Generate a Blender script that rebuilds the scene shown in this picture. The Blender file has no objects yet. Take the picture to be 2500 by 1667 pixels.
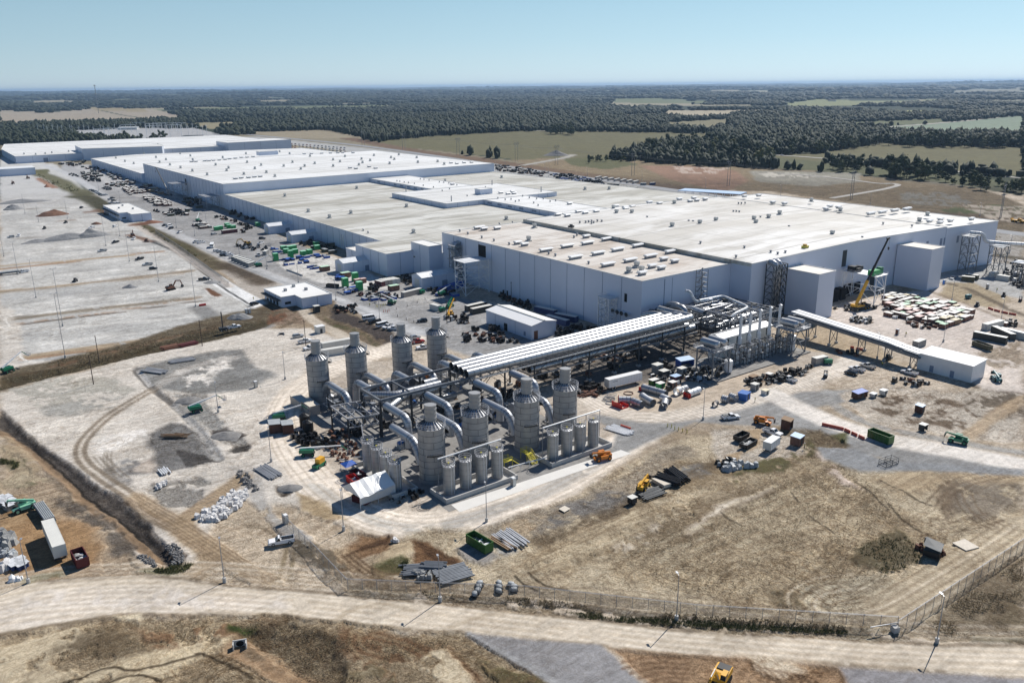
import bpy,math,random
import numpy as np
from math import sin,cos,pi,radians,atan2,sqrt,atan
from mathutils import Vector,Matrix
SC=bpy.context.scene
FPX,CXP,CYP,CAMH=2010.0,1250.0,833.5,100.0
ROLL=atan2(25,2500)
PITCH=atan((CYP-209.5)*cos(ROLL)/FPX)
_cr,_sr=cos(ROLL),sin(ROLL)
_F=Vector((0,cos(PITCH),-sin(PITCH)))
_U=Vector((0,sin(PITCH),cos(PITCH)))
_R=Vector((1,0,0))
cam_d=bpy.data.cameras.new('camera')
cam=bpy.data.objects.new('camera',cam_d)
SC.collection.objects.link(cam)
_x=_R*_cr-_U*_sr
_y=_R*_sr+_U*_cr
cam.matrix_world=Matrix(((_x.x,_y.x,-_F.x,0),(_x.y,_y.y,-_F.y,0),(_x.z,_y.z,-_F.z,CAMH),(0,0,0,1)))
cam_d.sensor_width=36.0
cam_d.lens=36.0*FPX/2500.0
cam_d.clip_start=1.0
cam_d.clip_end=90000.0
SC.camera=cam
SUN_EL,SUN_AZ=radians(43.5),radians(38.0)
world=bpy.data.worlds.new('World')
SC.world=world
world.use_nodes=True
wn=world.node_tree.nodes
wn.clear()
sky=wn.new('ShaderNodeTexSky')
sky.sky_type='NISHITA'
sky.sun_disc=False
sky.sun_elevation=SUN_EL
sky.sun_rotation=SUN_AZ
sky.altitude=100
sky.air_density=1.0
sky.dust_density=0.1
sky.ozone_density=3.0
bg=wn.new('ShaderNodeBackground')
bg.inputs['Strength'].default_value=0.055
wo=wn.new('ShaderNodeOutputWorld')
_tc=wn.new('ShaderNodeTexCoord')
_sx=wn.new('ShaderNodeSeparateXYZ')
world.node_tree.links.new(_tc.outputs['Generated'],_sx.inputs[0])
_rp=wn.new('ShaderNodeValToRGB')
world.node_tree.links.new(_sx.outputs['Z'],_rp.inputs[0])
_el=_rp.color_ramp.elements
_el[0].position=0.0;_el[0].color=(.61,.75,.83,1)
_el[1].position=1.0;_el[1].color=(.012,.038,.12,1)
for _p,_c in((.018,(.55,.73,.82)),(.05,(.46,.67,.79)),(.11,(.35,.57,.72)),(.18,(.13,.30,.54)),(.30,(.055,.15,.33))):
 _e=_el.new(_p);_e.color=(*_c,1)
_mr=wn.new('ShaderNodeMapRange')
for _k,_v in zip(('From Min','From Max','To Min','To Max'),(-.6,.6,.78,1.16)):
 _mr.inputs[_k].default_value=_v
world.node_tree.links.new(_sx.outputs['X'],_mr.inputs['Value'])
_vs=wn.new('ShaderNodeVectorMath');_vs.operation='SCALE'
world.node_tree.links.new(_rp.outputs[0],_vs.inputs[0])
_ml=wn.new('ShaderNodeMath');_ml.operation='MULTIPLY';_ml.inputs[1].default_value=1.0/0.055
world.node_tree.links.new(_mr.outputs[0],_ml.inputs[0])
world.node_tree.links.new(_ml.outputs[0],_vs.inputs['Scale'])
_bl=wn.new('ShaderNodeMix');_bl.data_type='RGBA';_bl.inputs['Factor'].default_value=.88
world.node_tree.links.new(sky.outputs[0],_bl.inputs[6])
world.node_tree.links.new(_vs.outputs[0],_bl.inputs[7])
world.node_tree.links.new(_bl.outputs[2],bg.inputs[0])
world.node_tree.links.new(bg.outputs[0],wo.inputs[0])
sun_d=bpy.data.lights.new('sun','SUN')
sun_d.energy=5.0
sun_d.angle=radians(0.5)
sun_d.color=(1.0,0.955,0.89)
sun=bpy.data.objects.new('sun',sun_d)
SC.collection.objects.link(sun)
_sd=Vector((sin(SUN_AZ)*cos(SUN_EL),cos(SUN_AZ)*cos(SUN_EL),sin(SUN_EL)))
sun.rotation_euler=_sd.to_track_quat('Z','Y').to_euler()
SC.view_settings.view_transform='Standard'
SC.view_settings.look='None'
SC.view_settings.exposure=0.2
SC.view_settings.gamma=1.0
random.seed(11)
RD=random.Random(5)
CROPS=dict(a=(0,170,2.8),b=(830,170,2.8),c=(1660,170,2.8),d=(0,640,2.8),e=(680,740,3.136),f=(1100,640,2.6133),g=(1660,560,2.8),h=(0,1107,2.8),i=(830,1107,2.8),j=(1660,1107,2.8),k=(1480,640,4.704),l=(1940,540,4.2),m=(1060,560,5.6),n=(80,360,5.6),o=(460,500,5.6),p=(780,600,6.533),q=(640,980,6.533),r=(2200,600,7.84),s=(2000,840,4.704),t=(0,360,7.84),u=(1420,860,7.35),v=(1740,980,9.8),w=(1200,380,5.6),x=(0,1200,6.533),z=(0,0,1.0),D=(0,0,0.9408),y=(860,940,5.227))
def px(c,x,y):
 o=CROPS[c]
 return o[0]+x/o[2],o[1]+y/o[2]
def G(X,Y,z=0.0):
 """world point at height z seen at survey position (X, Y)"""
 dx,dy=X-CXP,Y-CYP
 u=dx*_cr-dy*_sr
 v=-(dx*_sr+dy*_cr)
 d=_R*u+_U*v+_F*FPX
 t=(z-CAMH)/d.z
 return Vector((d.x*t,d.y*t,z))
def at(c,x,y,z=0.0):
 X,Y=px(c,x,y)
 return G(X,Y,z)
AZA=radians(-36.7)
VA=Vector((sin(AZA),cos(AZA),0))
VB=Vector((cos(AZA),-sin(AZA),0))
ORG=G(1568,687,24.0)
ORG.z=0
YA=atan2(VA.y,VA.x)
YB=atan2(VB.y,VB.x)
def AB(a,b,z=0.0):
 p=ORG+VA*a+VB*b
 p.z=z
 return p
def toAB(p):
 q=Vector((p.x,p.y,0))-ORG
 return q.dot(VA),q.dot(VB)
def yaw(p,q):
 return atan2(q.y-p.y,q.x-p.x)
MATS={}
def mat(name,col,rough=0.7,metal=0.0,vr=0.12,scale=0.6,bump=0.0,bscale=3.0,spec=0.4,dirt=None,dscale=0.08):
 if name in MATS:
  return MATS[name]
 m=bpy.data.materials.new(name)
 m.use_nodes=True
 nt=m.node_tree
 b=nt.nodes['Principled BSDF']
 b.inputs['Roughness'].default_value=rough
 b.inputs['Metallic'].default_value=metal
 b.inputs['Specular IOR Level'].default_value=spec
 tc=nt.nodes.new('ShaderNodeTexCoord')
 n=nt.nodes.new('ShaderNodeTexNoise')
 n.inputs['Scale'].default_value=scale
 n.inputs['Detail'].default_value=5
 nt.links.new(tc.outputs['Object'],n.inputs['Vector'])
 r=nt.nodes.new('ShaderNodeMapRange')
 r.inputs['From Min'].default_value=0.25
 r.inputs['From Max'].default_value=0.75
 r.inputs['To Min'].default_value=1-vr
 r.inputs['To Max'].default_value=1+vr*0.6
 nt.links.new(n.outputs['Fac'],r.inputs['Value'])
 mx=nt.nodes.new('ShaderNodeVectorMath')
 mx.operation='SCALE'
 mx.inputs[0].default_value=col[:3]
 nt.links.new(r.outputs[0],mx.inputs['Scale'])
 out=mx.outputs[0]
 if dirt:
  n2=nt.nodes.new('ShaderNodeTexNoise')
  n2.inputs['Scale'].default_value=dscale
  n2.inputs['Detail'].default_value=7
  n2.inputs['Roughness'].default_value=0.62
  nt.links.new(tc.outputs['Object'],n2.inputs['Vector'])
  r2=nt.nodes.new('ShaderNodeMapRange')
  r2.inputs['From Min'].default_value=0.47
  r2.inputs['From Max'].default_value=0.68
  r2.inputs['To Max'].default_value=dirt[3]
  nt.links.new(n2.outputs['Fac'],r2.inputs['Value'])
  mm=nt.nodes.new('ShaderNodeMix')
  mm.data_type='RGBA'
  nt.links.new(r2.outputs[0],mm.inputs['Factor'])
  nt.links.new(out,mm.inputs[6])
  mm.inputs[7].default_value=(*dirt[:3],1)
  out=mm.outputs[2]
 nt.links.new(out,b.inputs['Base Color'])
 if bump:
  n3=nt.nodes.new('ShaderNodeTexNoise')
  n3.inputs['Scale'].default_value=bscale
  n3.inputs['Detail'].default_value=4
  nt.links.new(tc.outputs['Object'],n3.inputs['Vector'])
  bp=nt.nodes.new('ShaderNodeBump')
  bp.inputs['Strength'].default_value=bump
  bp.inputs['Distance'].default_value=0.3
  nt.links.new(n3.outputs['Fac'],bp.inputs['Height'])
  nt.links.new(bp.outputs[0],b.inputs['Normal'])
 MATS[name]=m
 return m
mat('wall_panel',(.66,.70,.79),.55,vr=.05,scale=.05,dirt=(.55,.59,.67,.35),dscale=.03)
mat('seam',(.22,.27,.36),.6)
mat('roof_white',(.80,.79,.76),.6,vr=.05,scale=.03,dirt=(.62,.60,.55,.6),dscale=.018)
mat('roof_cream',(.74,.70,.64),.7,vr=.06,scale=.05,dirt=(.52,.45,.37,.65),dscale=.035)
mat('roof_grey',(.66,.65,.59),.7,vr=.08,scale=.04,dirt=(.46,.44,.38,.75),dscale=.022)
mat('coping',(.62,.62,.60),.5)
mat('white_paint',(.80,.80,.79),.4,vr=.05)
mat('off_white',(.66,.65,.60),.5,vr=.08)
mat('car_white',(.82,.82,.82),.25,vr=.02)
mat('car_silver',(.42,.44,.46),.3,.4,vr=.03)
mat('car_black',(.02,.02,.022),.25,vr=.05)
mat('car_red',(.35,.03,.02),.3,vr=.05)
mat('car_blue',(.05,.10,.25),.3,vr=.05)
mat('glass_dark',(.015,.02,.025),.08,vr=.0,spec=.6)
mat('rubber',(.018,.018,.018),.85,vr=.2)
mat('dark_steel',(.055,.06,.065),.6,.3,vr=.25)
mat('grey_steel',(.20,.215,.235),.55,.4,vr=.2)
mat('mid_steel',(.33,.34,.36),.55,.3,vr=.2)
mat('galv',(.52,.53,.55),.45,.6,vr=.2,scale=1.5)
mat('pale_steel',(.74,.75,.76),.5,.2,vr=.15)
mat('chrome',(.47,.475,.48),.40,.85,vr=.08,scale=.8)
mat('duct_metal',(.44,.46,.49),.42,.55,vr=.12,scale=.5)
mat('tank_metal',(.40,.40,.395),.5,.4,vr=.12,scale=.35,dirt=(.28,.28,.275,.4),dscale=.3)
mat('band',(.10,.10,.105),.6,.3)
mat('concrete',(.47,.46,.44),.85,vr=.12,scale=.5,dirt=(.33,.32,.30,.6),dscale=.25)
mat('slab_dark',(.26,.25,.235),.9,vr=.2,scale=.6,dirt=(.15,.14,.13,.7),dscale=.2)
mat('concrete_pale',(.66,.64,.60),.8,vr=.06,scale=.4)
mat('green_paint',(.03,.34,.10),.45,vr=.1)
mat('green_top',(.30,.62,.42),.6,vr=.1)
mat('lift_green',(.01,.17,.085),.4,vr=.1)
mat('dump_green',(.035,.13,.02),.5,vr=.2,dirt=(.10,.08,.05,.5),dscale=.8)
mat('pale_green',(.25,.55,.38),.4,vr=.1)
mat('yellow_paint',(.72,.38,.03),.4,vr=.12)
mat('safety_yellow',(.60,.52,.06),.5,vr=.12)
mat('orange_paint',(.62,.20,.02),.4,vr=.12)
mat('red_paint',(.55,.02,.015),.4,vr=.12)
mat('red_plastic',(.55,.09,.05),.5,vr=.15)
mat('dark_red',(.10,.012,.015),.55,vr=.15)
mat('maroon',(.12,.03,.035),.6,vr=.2)
mat('blue_paint',(.03,.14,.45),.45,vr=.12)
mat('blue_tarp',(.025,.10,.42),.5,vr=.25,scale=1.5)
mat('blue_dark',(.02,.045,.14),.5,vr=.15)
mat('light_blue_roof',(.42,.56,.74),.5,vr=.06)
mat('teal_paint',(.05,.18,.20),.5,vr=.12)
mat('wood_dark',(.10,.045,.03),.8,vr=.3,scale=2)
mat('wood_mid',(.26,.17,.10),.8,vr=.25,scale=2)
mat('wood_pale',(.62,.56,.47),.8,vr=.12,scale=1.2)
mat('crate_brown',(.20,.105,.075),.8,vr=.3,scale=1.5)
mat('crate_top',(.72,.70,.66),.7,vr=.08,scale=.8)
mat('crate_pink',(.70,.52,.48),.7,vr=.08)
mat('crate_cream',(.70,.62,.45),.7,vr=.08)
mat('crate_green',(.48,.66,.50),.7,vr=.08)
mat('container_tan',(.42,.37,.32),.6,vr=.12)
mat('container_dark',(.05,.055,.05),.6,vr=.2)
mat('container_olive',(.09,.085,.05),.6,vr=.2)
mat('void',(.008,.008,.009),.9,vr=.0)
mat('brown_wood_pole',(.07,.05,.04),.9,vr=.2)
mat('rust',(.17,.075,.045),.8,vr=.3,scale=2)
mat('junk_grey',(.30,.30,.29),.7,vr=.35,scale=1.5)
mat('black_plastic',(.014,.014,.015),.4,vr=.2)
mat('tarp_grey',(.36,.38,.39),.5,vr=.2)
mat('stone_white',(.62,.61,.60),.85,vr=.2,scale=1.5)
mat('stone_grey',(.20,.195,.19),.9,vr=.25,scale=1.5)
mat('dirt_brown',(.16,.085,.055),.95,vr=.25,scale=.5,bump=.6,bscale=1.2)
mat('dirt_red',(.22,.10,.06),.95,vr=.25,scale=.5,bump=.6,bscale=1.2)
mat('gravel_heap',(.25,.25,.25),.95,vr=.2,scale=.8,bump=.6,bscale=1.5)
mat('skin',(.45,.28,.2),.6)
mat('cloth_dark',(.03,.035,.05),.8)
mat('vest',(.62,.55,.05),.7)
mat('hat_white',(.8,.8,.8),.4)
class MB:
 def __init__(s):
  s.v=[]
  s.f=[]
  s.m=[]
 def add(s,vs,fs,m=0):
  o=len(s.v)
  s.v.extend([tuple(v)for v in vs])
  for f in fs:
   s.f.append([i+o for i in f])
   s.m.append(m)
  return s
 def box(s,x0,x1,y0,y1,z0,z1,m=0):
  return s.add([(x0,y0,z0),(x1,y0,z0),(x1,y1,z0),(x0,y1,z0),(x0,y0,z1),(x1,y0,z1),(x1,y1,z1),(x0,y1,z1)],[(3,2,1,0),(4,5,6,7),(0,1,5,4),(1,2,6,5),(2,3,7,6),(3,0,4,7)],m)
 def obox(s,c,L,W,H,rz=0.0,m=0):
  """box by base centre, rotated about z"""
  ca,sa=cos(rz),sin(rz)
  vs=[]
  for z in(c[2],c[2]+H):
   for x,y in((-L/2,-W/2),(L/2,-W/2),(L/2,W/2),(-L/2,W/2)):
    vs.append((c[0]+x*ca-y*sa,c[1]+x*sa+y*ca,z))
  return s.add(vs,[(3,2,1,0),(4,5,6,7),(0,1,5,4),(1,2,6,5),(2,3,7,6),(3,0,4,7)],m)
 def bar(s,p,q,w,h=None,m=0):
  h=h or w
  p=Vector(p);q=Vector(q)
  d=(q-p)
  if d.length<1e-6:
   return s
  d.normalize()
  up=Vector((0,0,1))if abs(d.z)<.95 else Vector((1,0,0))
  sx=d.cross(up).normalized()*(w/2)
  sy=sx.cross(d).normalized()*(h/2)
  vs=[p-sx-sy,p+sx-sy,p+sx+sy,p-sx+sy,q-sx-sy,q+sx-sy,q+sx+sy,q-sx+sy]
  return s.add(vs,[(0,1,2,3),(7,6,5,4),(4,5,1,0),(5,6,2,1),(6,7,3,2),(7,4,0,3)],m)
 def tube(s,p,q,r,n=10,r2=None,caps=True,m=0):
  p=Vector(p);q=Vector(q)
  d=(q-p).normalized()
  up=Vector((0,0,1))if abs(d.z)<.95 else Vector((1,0,0))
  e1=d.cross(up).normalized()
  e2=d.cross(e1).normalized()
  r2=r if r2 is None else r2
  vs=[]
  for c,rr in((p,r),(q,r2)):
   for i in range(n):
    t=2*pi*i/n
    vs.append(c+e1*(rr*cos(t))+e2*(rr*sin(t)))
  fs=[(i,(i+1)%n,n+(i+1)%n,n+i)for i in range(n)]
  if caps:
   fs.append(tuple(range(n))[::-1])
   fs.append(tuple(range(n,2*n)))
  return s.add(vs,fs,m)
 def path(s,pts,r,n=10,m=0,caps=True):
  """swept tube through points with mitred rings"""
  pts=[Vector(p)for p in pts]
  vs=[]
  e1=None
  for i,p in enumerate(pts):
   a=(p-pts[i-1]).normalized()if i else(pts[1]-p).normalized()
   b=(pts[i+1]-p).normalized()if i<len(pts)-1 else a
   d=(a+b).normalized()
   if e1 is None:
    up=Vector((0,0,1))if abs(d.z)<.9 else Vector((1,0,0))
    e1=d.cross(up).normalized()
   e1=(e1-d*e1.dot(d)).normalized()
   e2=d.cross(e1).normalized()
   for k in range(n):
    t=2*pi*k/n
    vs.append(p+e1*(r*cos(t))+e2*(r*sin(t)))
  fs=[]
  for i in range(len(pts)-1):
   for k in range(n):
    fs.append((i*n+k,i*n+(k+1)%n,(i+1)*n+(k+1)%n,(i+1)*n+k))
  if caps:
   fs.append(tuple(range(n))[::-1])
   fs.append(tuple(range((len(pts)-1)*n,len(pts)*n)))
  return s.add(vs,fs,m)
 def prism(s,poly,z0,z1,m=0,mtop=None,bottom=True):
  n=len(poly)
  ar=sum(poly[i][0]*poly[(i+1)%n][1]-poly[(i+1)%n][0]*poly[i][1]for i in range(n))
  if ar<0:
   poly=poly[::-1]
  vs=[(p[0],p[1],z0)for p in poly]+[(p[0],p[1],z1)for p in poly]
  s.add(vs,[(i,(i+1)%n,n+(i+1)%n,n+i)for i in range(n)],m)
  s.add(vs,[tuple(range(n,2*n))],m if mtop is None else mtop)
  if bottom:
   s.add(vs,[tuple(range(n))[::-1]],m)
  return s
 def xprofile(s,prof,y0,y1,m=0):
  """extrude an (x, z) outline (counter-clockwise seen from -y) along y"""
  n=len(prof)
  ar=sum(prof[i][0]*prof[(i+1)%n][1]-prof[(i+1)%n][0]*prof[i][1]for i in range(n))
  if ar<0:
   prof=prof[::-1]
  vs=[(p[0],y0,p[1])for p in prof]+[(p[0],y1,p[1])for p in prof]
  fs=[((i+1)%n,i,n+i,n+(i+1)%n)for i in range(n)]
  fs.append(tuple(range(n)))
  fs.append(tuple(range(n,2*n))[::-1])
  return s.add(vs,fs,m)
 def disc(s,c,r,z,n=16,m=0):
  return s.add([(c[0]+r*cos(2*pi*i/n),c[1]+r*sin(2*pi*i/n),z)for i in range(n)],[tuple(range(n))],m)
 def ring(s,c,r,z,w=.08,h=.08,n=20,m=0,a0=0,a1=2*pi):
  full=abs(a1-a0-2*pi)<1e-6
  k=n if full else n+1
  vs=[]
  for i in range(k):
   t=a0+(a1-a0)*i/n
   for rr,zz in((r-w/2,z),(r+w/2,z),(r+w/2,z+h),(r-w/2,z+h)):
    vs.append((c[0]+rr*cos(t),c[1]+rr*sin(t),zz))
  fs=[]
  for i in range(n):
   j=(i+1)%k
   for q in range(4):
    fs.append((i*4+q,i*4+(q+1)%4,j*4+(q+1)%4,j*4+q))
  return s.add(vs,fs,m)
 def mesh(s,name,mats,sm=False):
  me=bpy.data.meshes.new(name)
  me.from_pydata(s.v,[],s.f)
  for mm in(mats if isinstance(mats,(list,tuple))else[mats]):
   me.materials.append(MATS[mm]if isinstance(mm,str)else mm)
  if any(s.m):
   me.polygons.foreach_set('material_index',s.m)
  if sm:
   me.polygons.foreach_set('use_smooth',[True]*len(me.polygons))
   if sm!='all':
    try:
     me.set_sharp_from_angle(angle=radians(35))
    except Exception:
     pass
  me.update()
  return me
 def bd(s,name,mats,parent=None,sm=False,lab=None,stuff=False):
  o=bpy.data.objects.new(name,s.mesh(name,mats,sm))
  SC.collection.objects.link(o)
  if parent is not None:
   o.parent=parent
  if lab:
   o['label']=lab
  if stuff:
   o['kind']='stuff'
  return o
def tag(o,lab=None,cat=None,group=None,kind=None):
 if lab:o['label']=lab
 if cat:o['category']=cat
 if group:o['group']=group
 if kind:o['kind']=kind
 return o
def th_(name,lab,cat,loc=(0,0,0),rz=0.0,group=None):
 o=bpy.data.objects.new(name,None)
 SC.collection.objects.link(o)
 o.empty_display_size=.1
 o.location=loc
 o.rotation_euler=(0,0,rz)
 return tag(o,lab,cat,group)
def dup(root,loc,rz=None,lab=None,group=None,scale=None):
 r=root.copy()
 SC.collection.objects.link(r)
 r.location=loc
 if rz is not None:r.rotation_euler=(0,0,rz)
 if scale:r.scale=scale
 if lab:r['label']=lab
 if group:r['group']=group
 for ch in KIDS.get(root.name,None)or _kids(root):
  c=ch.copy();SC.collection.objects.link(c);c.parent=r
  for g in KIDS.get(ch.name,None)or _kids(ch):
   d=g.copy();SC.collection.objects.link(d);d.parent=c
 return r
KIDS={}
def _kids(o):
 k=list(o.children)
 KIDS[o.name]=k
 return k
class Kit:
 """first placement moves the original, later ones are copies"""
 def __init__(s,fn):
  s.fn=fn;s.o=None;s.used=False
 def put(s,loc,rz,lab,group=None,scale=None):
  if s.o is None:
   s.o=s.fn()
   s.o['label']=lab
   if group:s.o['group']=group
   elif 'group' in s.o:del s.o['group']
   s.o.location=loc;s.o.rotation_euler=(0,0,rz)
   if scale:s.o.scale=scale
   return s.o
  r=dup(s.o,loc,rz,lab,group,scale)
  if not group and 'group' in r:del r['group']
  if not scale:r.scale=(1,1,1)
  return r
  # ground
def _hash(ix,iy,seed):
 h=(ix.astype(np.int64)*374761393+iy.astype(np.int64)*668265263+seed*982451653)&0xffffffff
 h=((h^(h>>13))*1274126177)&0xffffffff
 h=h^(h>>16)
 return(h&0xffff)/65535.0
def vnoise(x,y,seed=0):
 ix=np.floor(x);iy=np.floor(y)
 fx=x-ix;fy=y-iy
 fx=fx*fx*(3-2*fx);fy=fy*fy*(3-2*fy)
 ix=ix.astype(np.int64);iy=iy.astype(np.int64)
 a=_hash(ix,iy,seed);b=_hash(ix+1,iy,seed)
 c=_hash(ix,iy+1,seed);d=_hash(ix+1,iy+1,seed)
 return(a*(1-fx)+b*fx)*(1-fy)+(c*(1-fx)+d*fx)*fy
def fbm(x,y,s,oct=4,seed=0):
 t=0;w=0;a=1.0
 for i in range(oct):
  t=t+a*vnoise(x/s+13.7*i,y/s-7.1*i,seed+i)
  w+=a;a*=.55;s*=.5
 return t/w
def sstep(x,a,b):
 t=np.clip((x-a)/(b-a),0,1)
 return t*t*(3-2*t)
def build_ground():
 Yp=np.concatenate([np.arange(1760,330,-3.0),np.arange(330,222,-2.0)])
 r_in=CAMH/np.tan(PITCH+np.arctan((Yp-CYP)/FPX))
 r_in=r_in[r_in>0]
 rings=np.concatenate([[2,20,45,70,90,105],r_in[r_in>112],])
 rings=np.concatenate([rings,np.geomspace(rings[-1]*1.06,46000,40)])
 fine=radians(36.5)
 th=np.concatenate([np.linspace(-pi,-fine,60,endpoint=False),np.linspace(-fine,fine,800,endpoint=False),np.linspace(fine,pi,60,endpoint=False)])
 R,T=np.meshgrid(rings,th,indexing='ij')
 X=(R*np.sin(T)).ravel();Y=(R*np.cos(T)).ravel()
 nr,nt=len(rings),len(th)
 n=nr*nt
 dist=np.sqrt(X*X+Y*Y)
 N1=fbm(X,Y,60,5,3);N2=fbm(X,Y,9,4,9);N3=fbm(X,Y,2.2,3,21)
 WX=X+(fbm(X,Y,14,5,31)-.5)*10+(fbm(X,Y,2.6,3,41)-.5)*2.4;WY=Y+(fbm(X,Y,14,5,37)-.5)*10+(fbm(X,Y,2.6,3,43)-.5)*2.4
 N4=fbm(X,Y,260,4,51)
 C=np.empty((n,3));scrub=np.zeros(n);rough=np.full(n,.6);Z=np.zeros(n)
 sandA=np.array([.52,.45,.365]);sandB=np.array([.40,.32,.225])
 k=sstep(N1*.6+N2*.4,.42,.62)[:,None]
 C[:]=sandA*(1-k)+sandB*k
 far=sstep(dist,880,1010)
 ff=np.array([.030,.042,.022])*(1-N4[:,None]*.3)
 C=C*(1-far[:,None])+ff*far[:,None]
 def world(pts,c):
  out=[]
  for p in pts:
   q=at(c,*p)
   out.append((q.x,q.y))
  return np.array(out)
 def inside_dist(P,x,y):
  """signed distance, negative inside"""
  m=len(P);d=np.full(x.shape,1e18);ins=np.zeros(x.shape,bool)
  for i in range(m):
   x0,y0=P[i];x1,y1=P[(i+1)%m]
   ex,ey=x1-x0,y1-y0
   L=ex*ex+ey*ey+1e-9
   t=np.clip(((x-x0)*ex+(y-y0)*ey)/L,0,1)
   dd=(x-x0-t*ex)**2+(y-y0-t*ey)**2
   d=np.minimum(d,dd)
   c=(y0>y)!=(y1>y)
   with np.errstate(divide='ignore',invalid='ignore'):
    c&=x<(x1-x0)*(y-y0)/(y1-y0+1e-30)+x0
   ins^=c
  d=np.sqrt(d)
  return np.where(ins,-d,d)
 def bln(idx,a,col,sc=None,ro=None,vr=.0):
  nonlocal C
  col=np.array(col)
  if vr:
   cc=col[None]*(1+vr*(N2[idx]*.6+N3[idx]*.4-.5)[:,None]*2)
  else:
   cc=col[None]
  C[idx]=C[idx]*(1-a[:,None])+cc*a[:,None]
  if sc is not None:scrub[idx]=scrub[idx]*(1-a)+sc*a
  if ro is not None:rough[idx]=rough[idx]*(1-a)+ro*a
 def P(c,pts,col,soft=2.0,al=1.0,sc=0,ro=.5,vr=.12,wp=1.0,bk2=0,dz=0):
  W=world(pts,c)
  mg=soft*2+12*wp
  idx=np.nonzero((X>W[:,0].min()-mg)&(X<W[:,0].max()+mg)&(Y>W[:,1].min()-mg)&(Y<W[:,1].max()+mg))[0]
  if not len(idx):return
  x=X[idx]*(1-wp)+WX[idx]*wp;y=Y[idx]*(1-wp)+WY[idx]*wp
  d=inside_dist(W,x,y)
  sf=soft*.45
  a=(1-sstep(d,-sf,sf))*al
  if bk2:a=a*sstep(N2[idx]*.6+N3[idx]*.4,bk2-.045,bk2+.045)
  bln(idx,a,col,sc,ro,vr)
  if dz:Z[idx]+=dz*(1-sstep(d,-abs(dz)*2.2,0))
 def L(c,pts,col,w,soft=.5,al=1.0,sc=None,ro=None,vr=.1,wp=.15,bk2=0,dz=0,off=0.0):
  W=world(pts,c)
  for _ in range(2):
   Q=[W[0]]
   for i in range(len(W)-1):
    Q+=[W[i]*.75+W[i+1]*.25,W[i]*.25+W[i+1]*.75]
   Q.append(W[-1]);W=np.array(Q)
  if off:
   Tn=np.gradient(W,axis=0);Tn/=np.linalg.norm(Tn,axis=1)[:,None]+1e-9
   W=W+np.stack([-Tn[:,1],Tn[:,0]],1)*off
  mg=w+soft*2+10*wp
  idx=np.nonzero((X>W[:,0].min()-mg)&(X<W[:,0].max()+mg)&(Y>W[:,1].min()-mg)&(Y<W[:,1].max()+mg))[0]
  if not len(idx):return
  x=X[idx]*(1-wp)+WX[idx]*wp;y=Y[idx]*(1-wp)+WY[idx]*wp
  d=np.full(x.shape,1e18)
  for i in range(len(W)-1):
   x0,y0=W[i];x1,y1=W[i+1]
   ex,ey=x1-x0,y1-y0
   q=ex*ex+ey*ey+1e-9
   t=np.clip(((x-x0)*ex+(y-y0)*ey)/q,0,1)
   d=np.minimum(d,(x-x0-t*ex)**2+(y-y0-t*ey)**2)
  d=np.sqrt(d)
  a=(1-sstep(d,w/2-soft,w/2+soft))*al
  if bk2:a=a*sstep(N2[idx]*.5+N3[idx]*.5,bk2-.07,bk2+.07)
  bln(idx,a,col,sc,ro,vr)
  if dz:Z[idx]+=dz*(1-sstep(d,w*.15,w/2+soft))
 def tracks(c,pts,n=2,spread=3.0,col=(.27,.20,.13),w=.55,al=.55,seed=0):
  rr=random.Random(seed+len(pts)*7+int(pts[0][0]))
  for i in range(n):
   o=(rr.random()-.5)*spread
   for s in(-.95,.95):
    L(c,pts,col,w,.28,al*(.6+rr.random()*.5),off=o+s,wp=.04,bk2=.36)
    L(c,pts,(.60,.52,.42),w*.7,.25,al*.5,off=o+s+.6,wp=.04,bk2=.4)
 SP=(.56,.49,.42);PK=(.58,.54,.485);TAN=(.44,.34,.22);CRM=(.56,.48,.375);ORA=(.40,.235,.115);RED=(.27,.135,.075)
 GRV=(.285,.285,.28);LGV=(.47,.465,.455);DGV=(.17,.165,.165);OLV=(.105,.105,.05);GRN=(.085,.115,.03)
 SCR=(.26,.20,.125);BRN=(.17,.125,.085);FLD=(.125,.115,.058);STR=(.40,.33,.24);MUD=(.12,.085,.06)
 fn=fbm(X*1.0,Y*.8,900,3,61);fm=sstep(fn,.595,.602)*sstep(dist,2700,2900)*(1-sstep(dist,11000,15000))*np.where(X>.12*Y,1,1.0*(fn>.66))
 fc=np.where((vnoise(X/500,Y/500,5)>.5)[:,None],np.array([.27,.24,.165]),np.array([.135,.15,.075]))
 C[:]=C*(1-fm[:,None])+fc*fm[:,None]
 P('z',[(0,272),(130,275),(210,266),(360,266),(452,281),(420,293),(320,297),(150,300),(0,305)],(.31,.265,.205),6,wp=0,ro=0,vr=.15)
 P('z',[(210,262),(350,264),(360,272),(240,272)],(.27,.22,.13),6,wp=0,ro=0)
 L('z',[(245,270),(330,285),(420,300)],(.05,.06,.03),14,4,wp=0)
 P('z',[(0,270),(40,269),(40,275),(0,277)],(.30,.26,.20),6,wp=0)
 P('z',[(180,318),(470,312),(545,330),(520,342),(300,345),(190,334)],(.36,.36,.36),6,wp=0,ro=0,vr=.2)
 P('z',[(420,305),(490,300),(575,298),(575,308),(520,316)],(.24,.21,.13),6,wp=0,ro=0)
 P('z',[(0,354),(250,352),(430,345),(560,330),(760,322),(960,352),(1100,372),(1250,392),(1700,470),(1700,520),(0,430)],(.22,.19,.13),8,wp=.3,ro=.3,vr=.25)
 P('z',[(590,322),(800,318),(900,338),(700,338)],(.27,.23,.16),6,wp=.3,ro=0)
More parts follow.
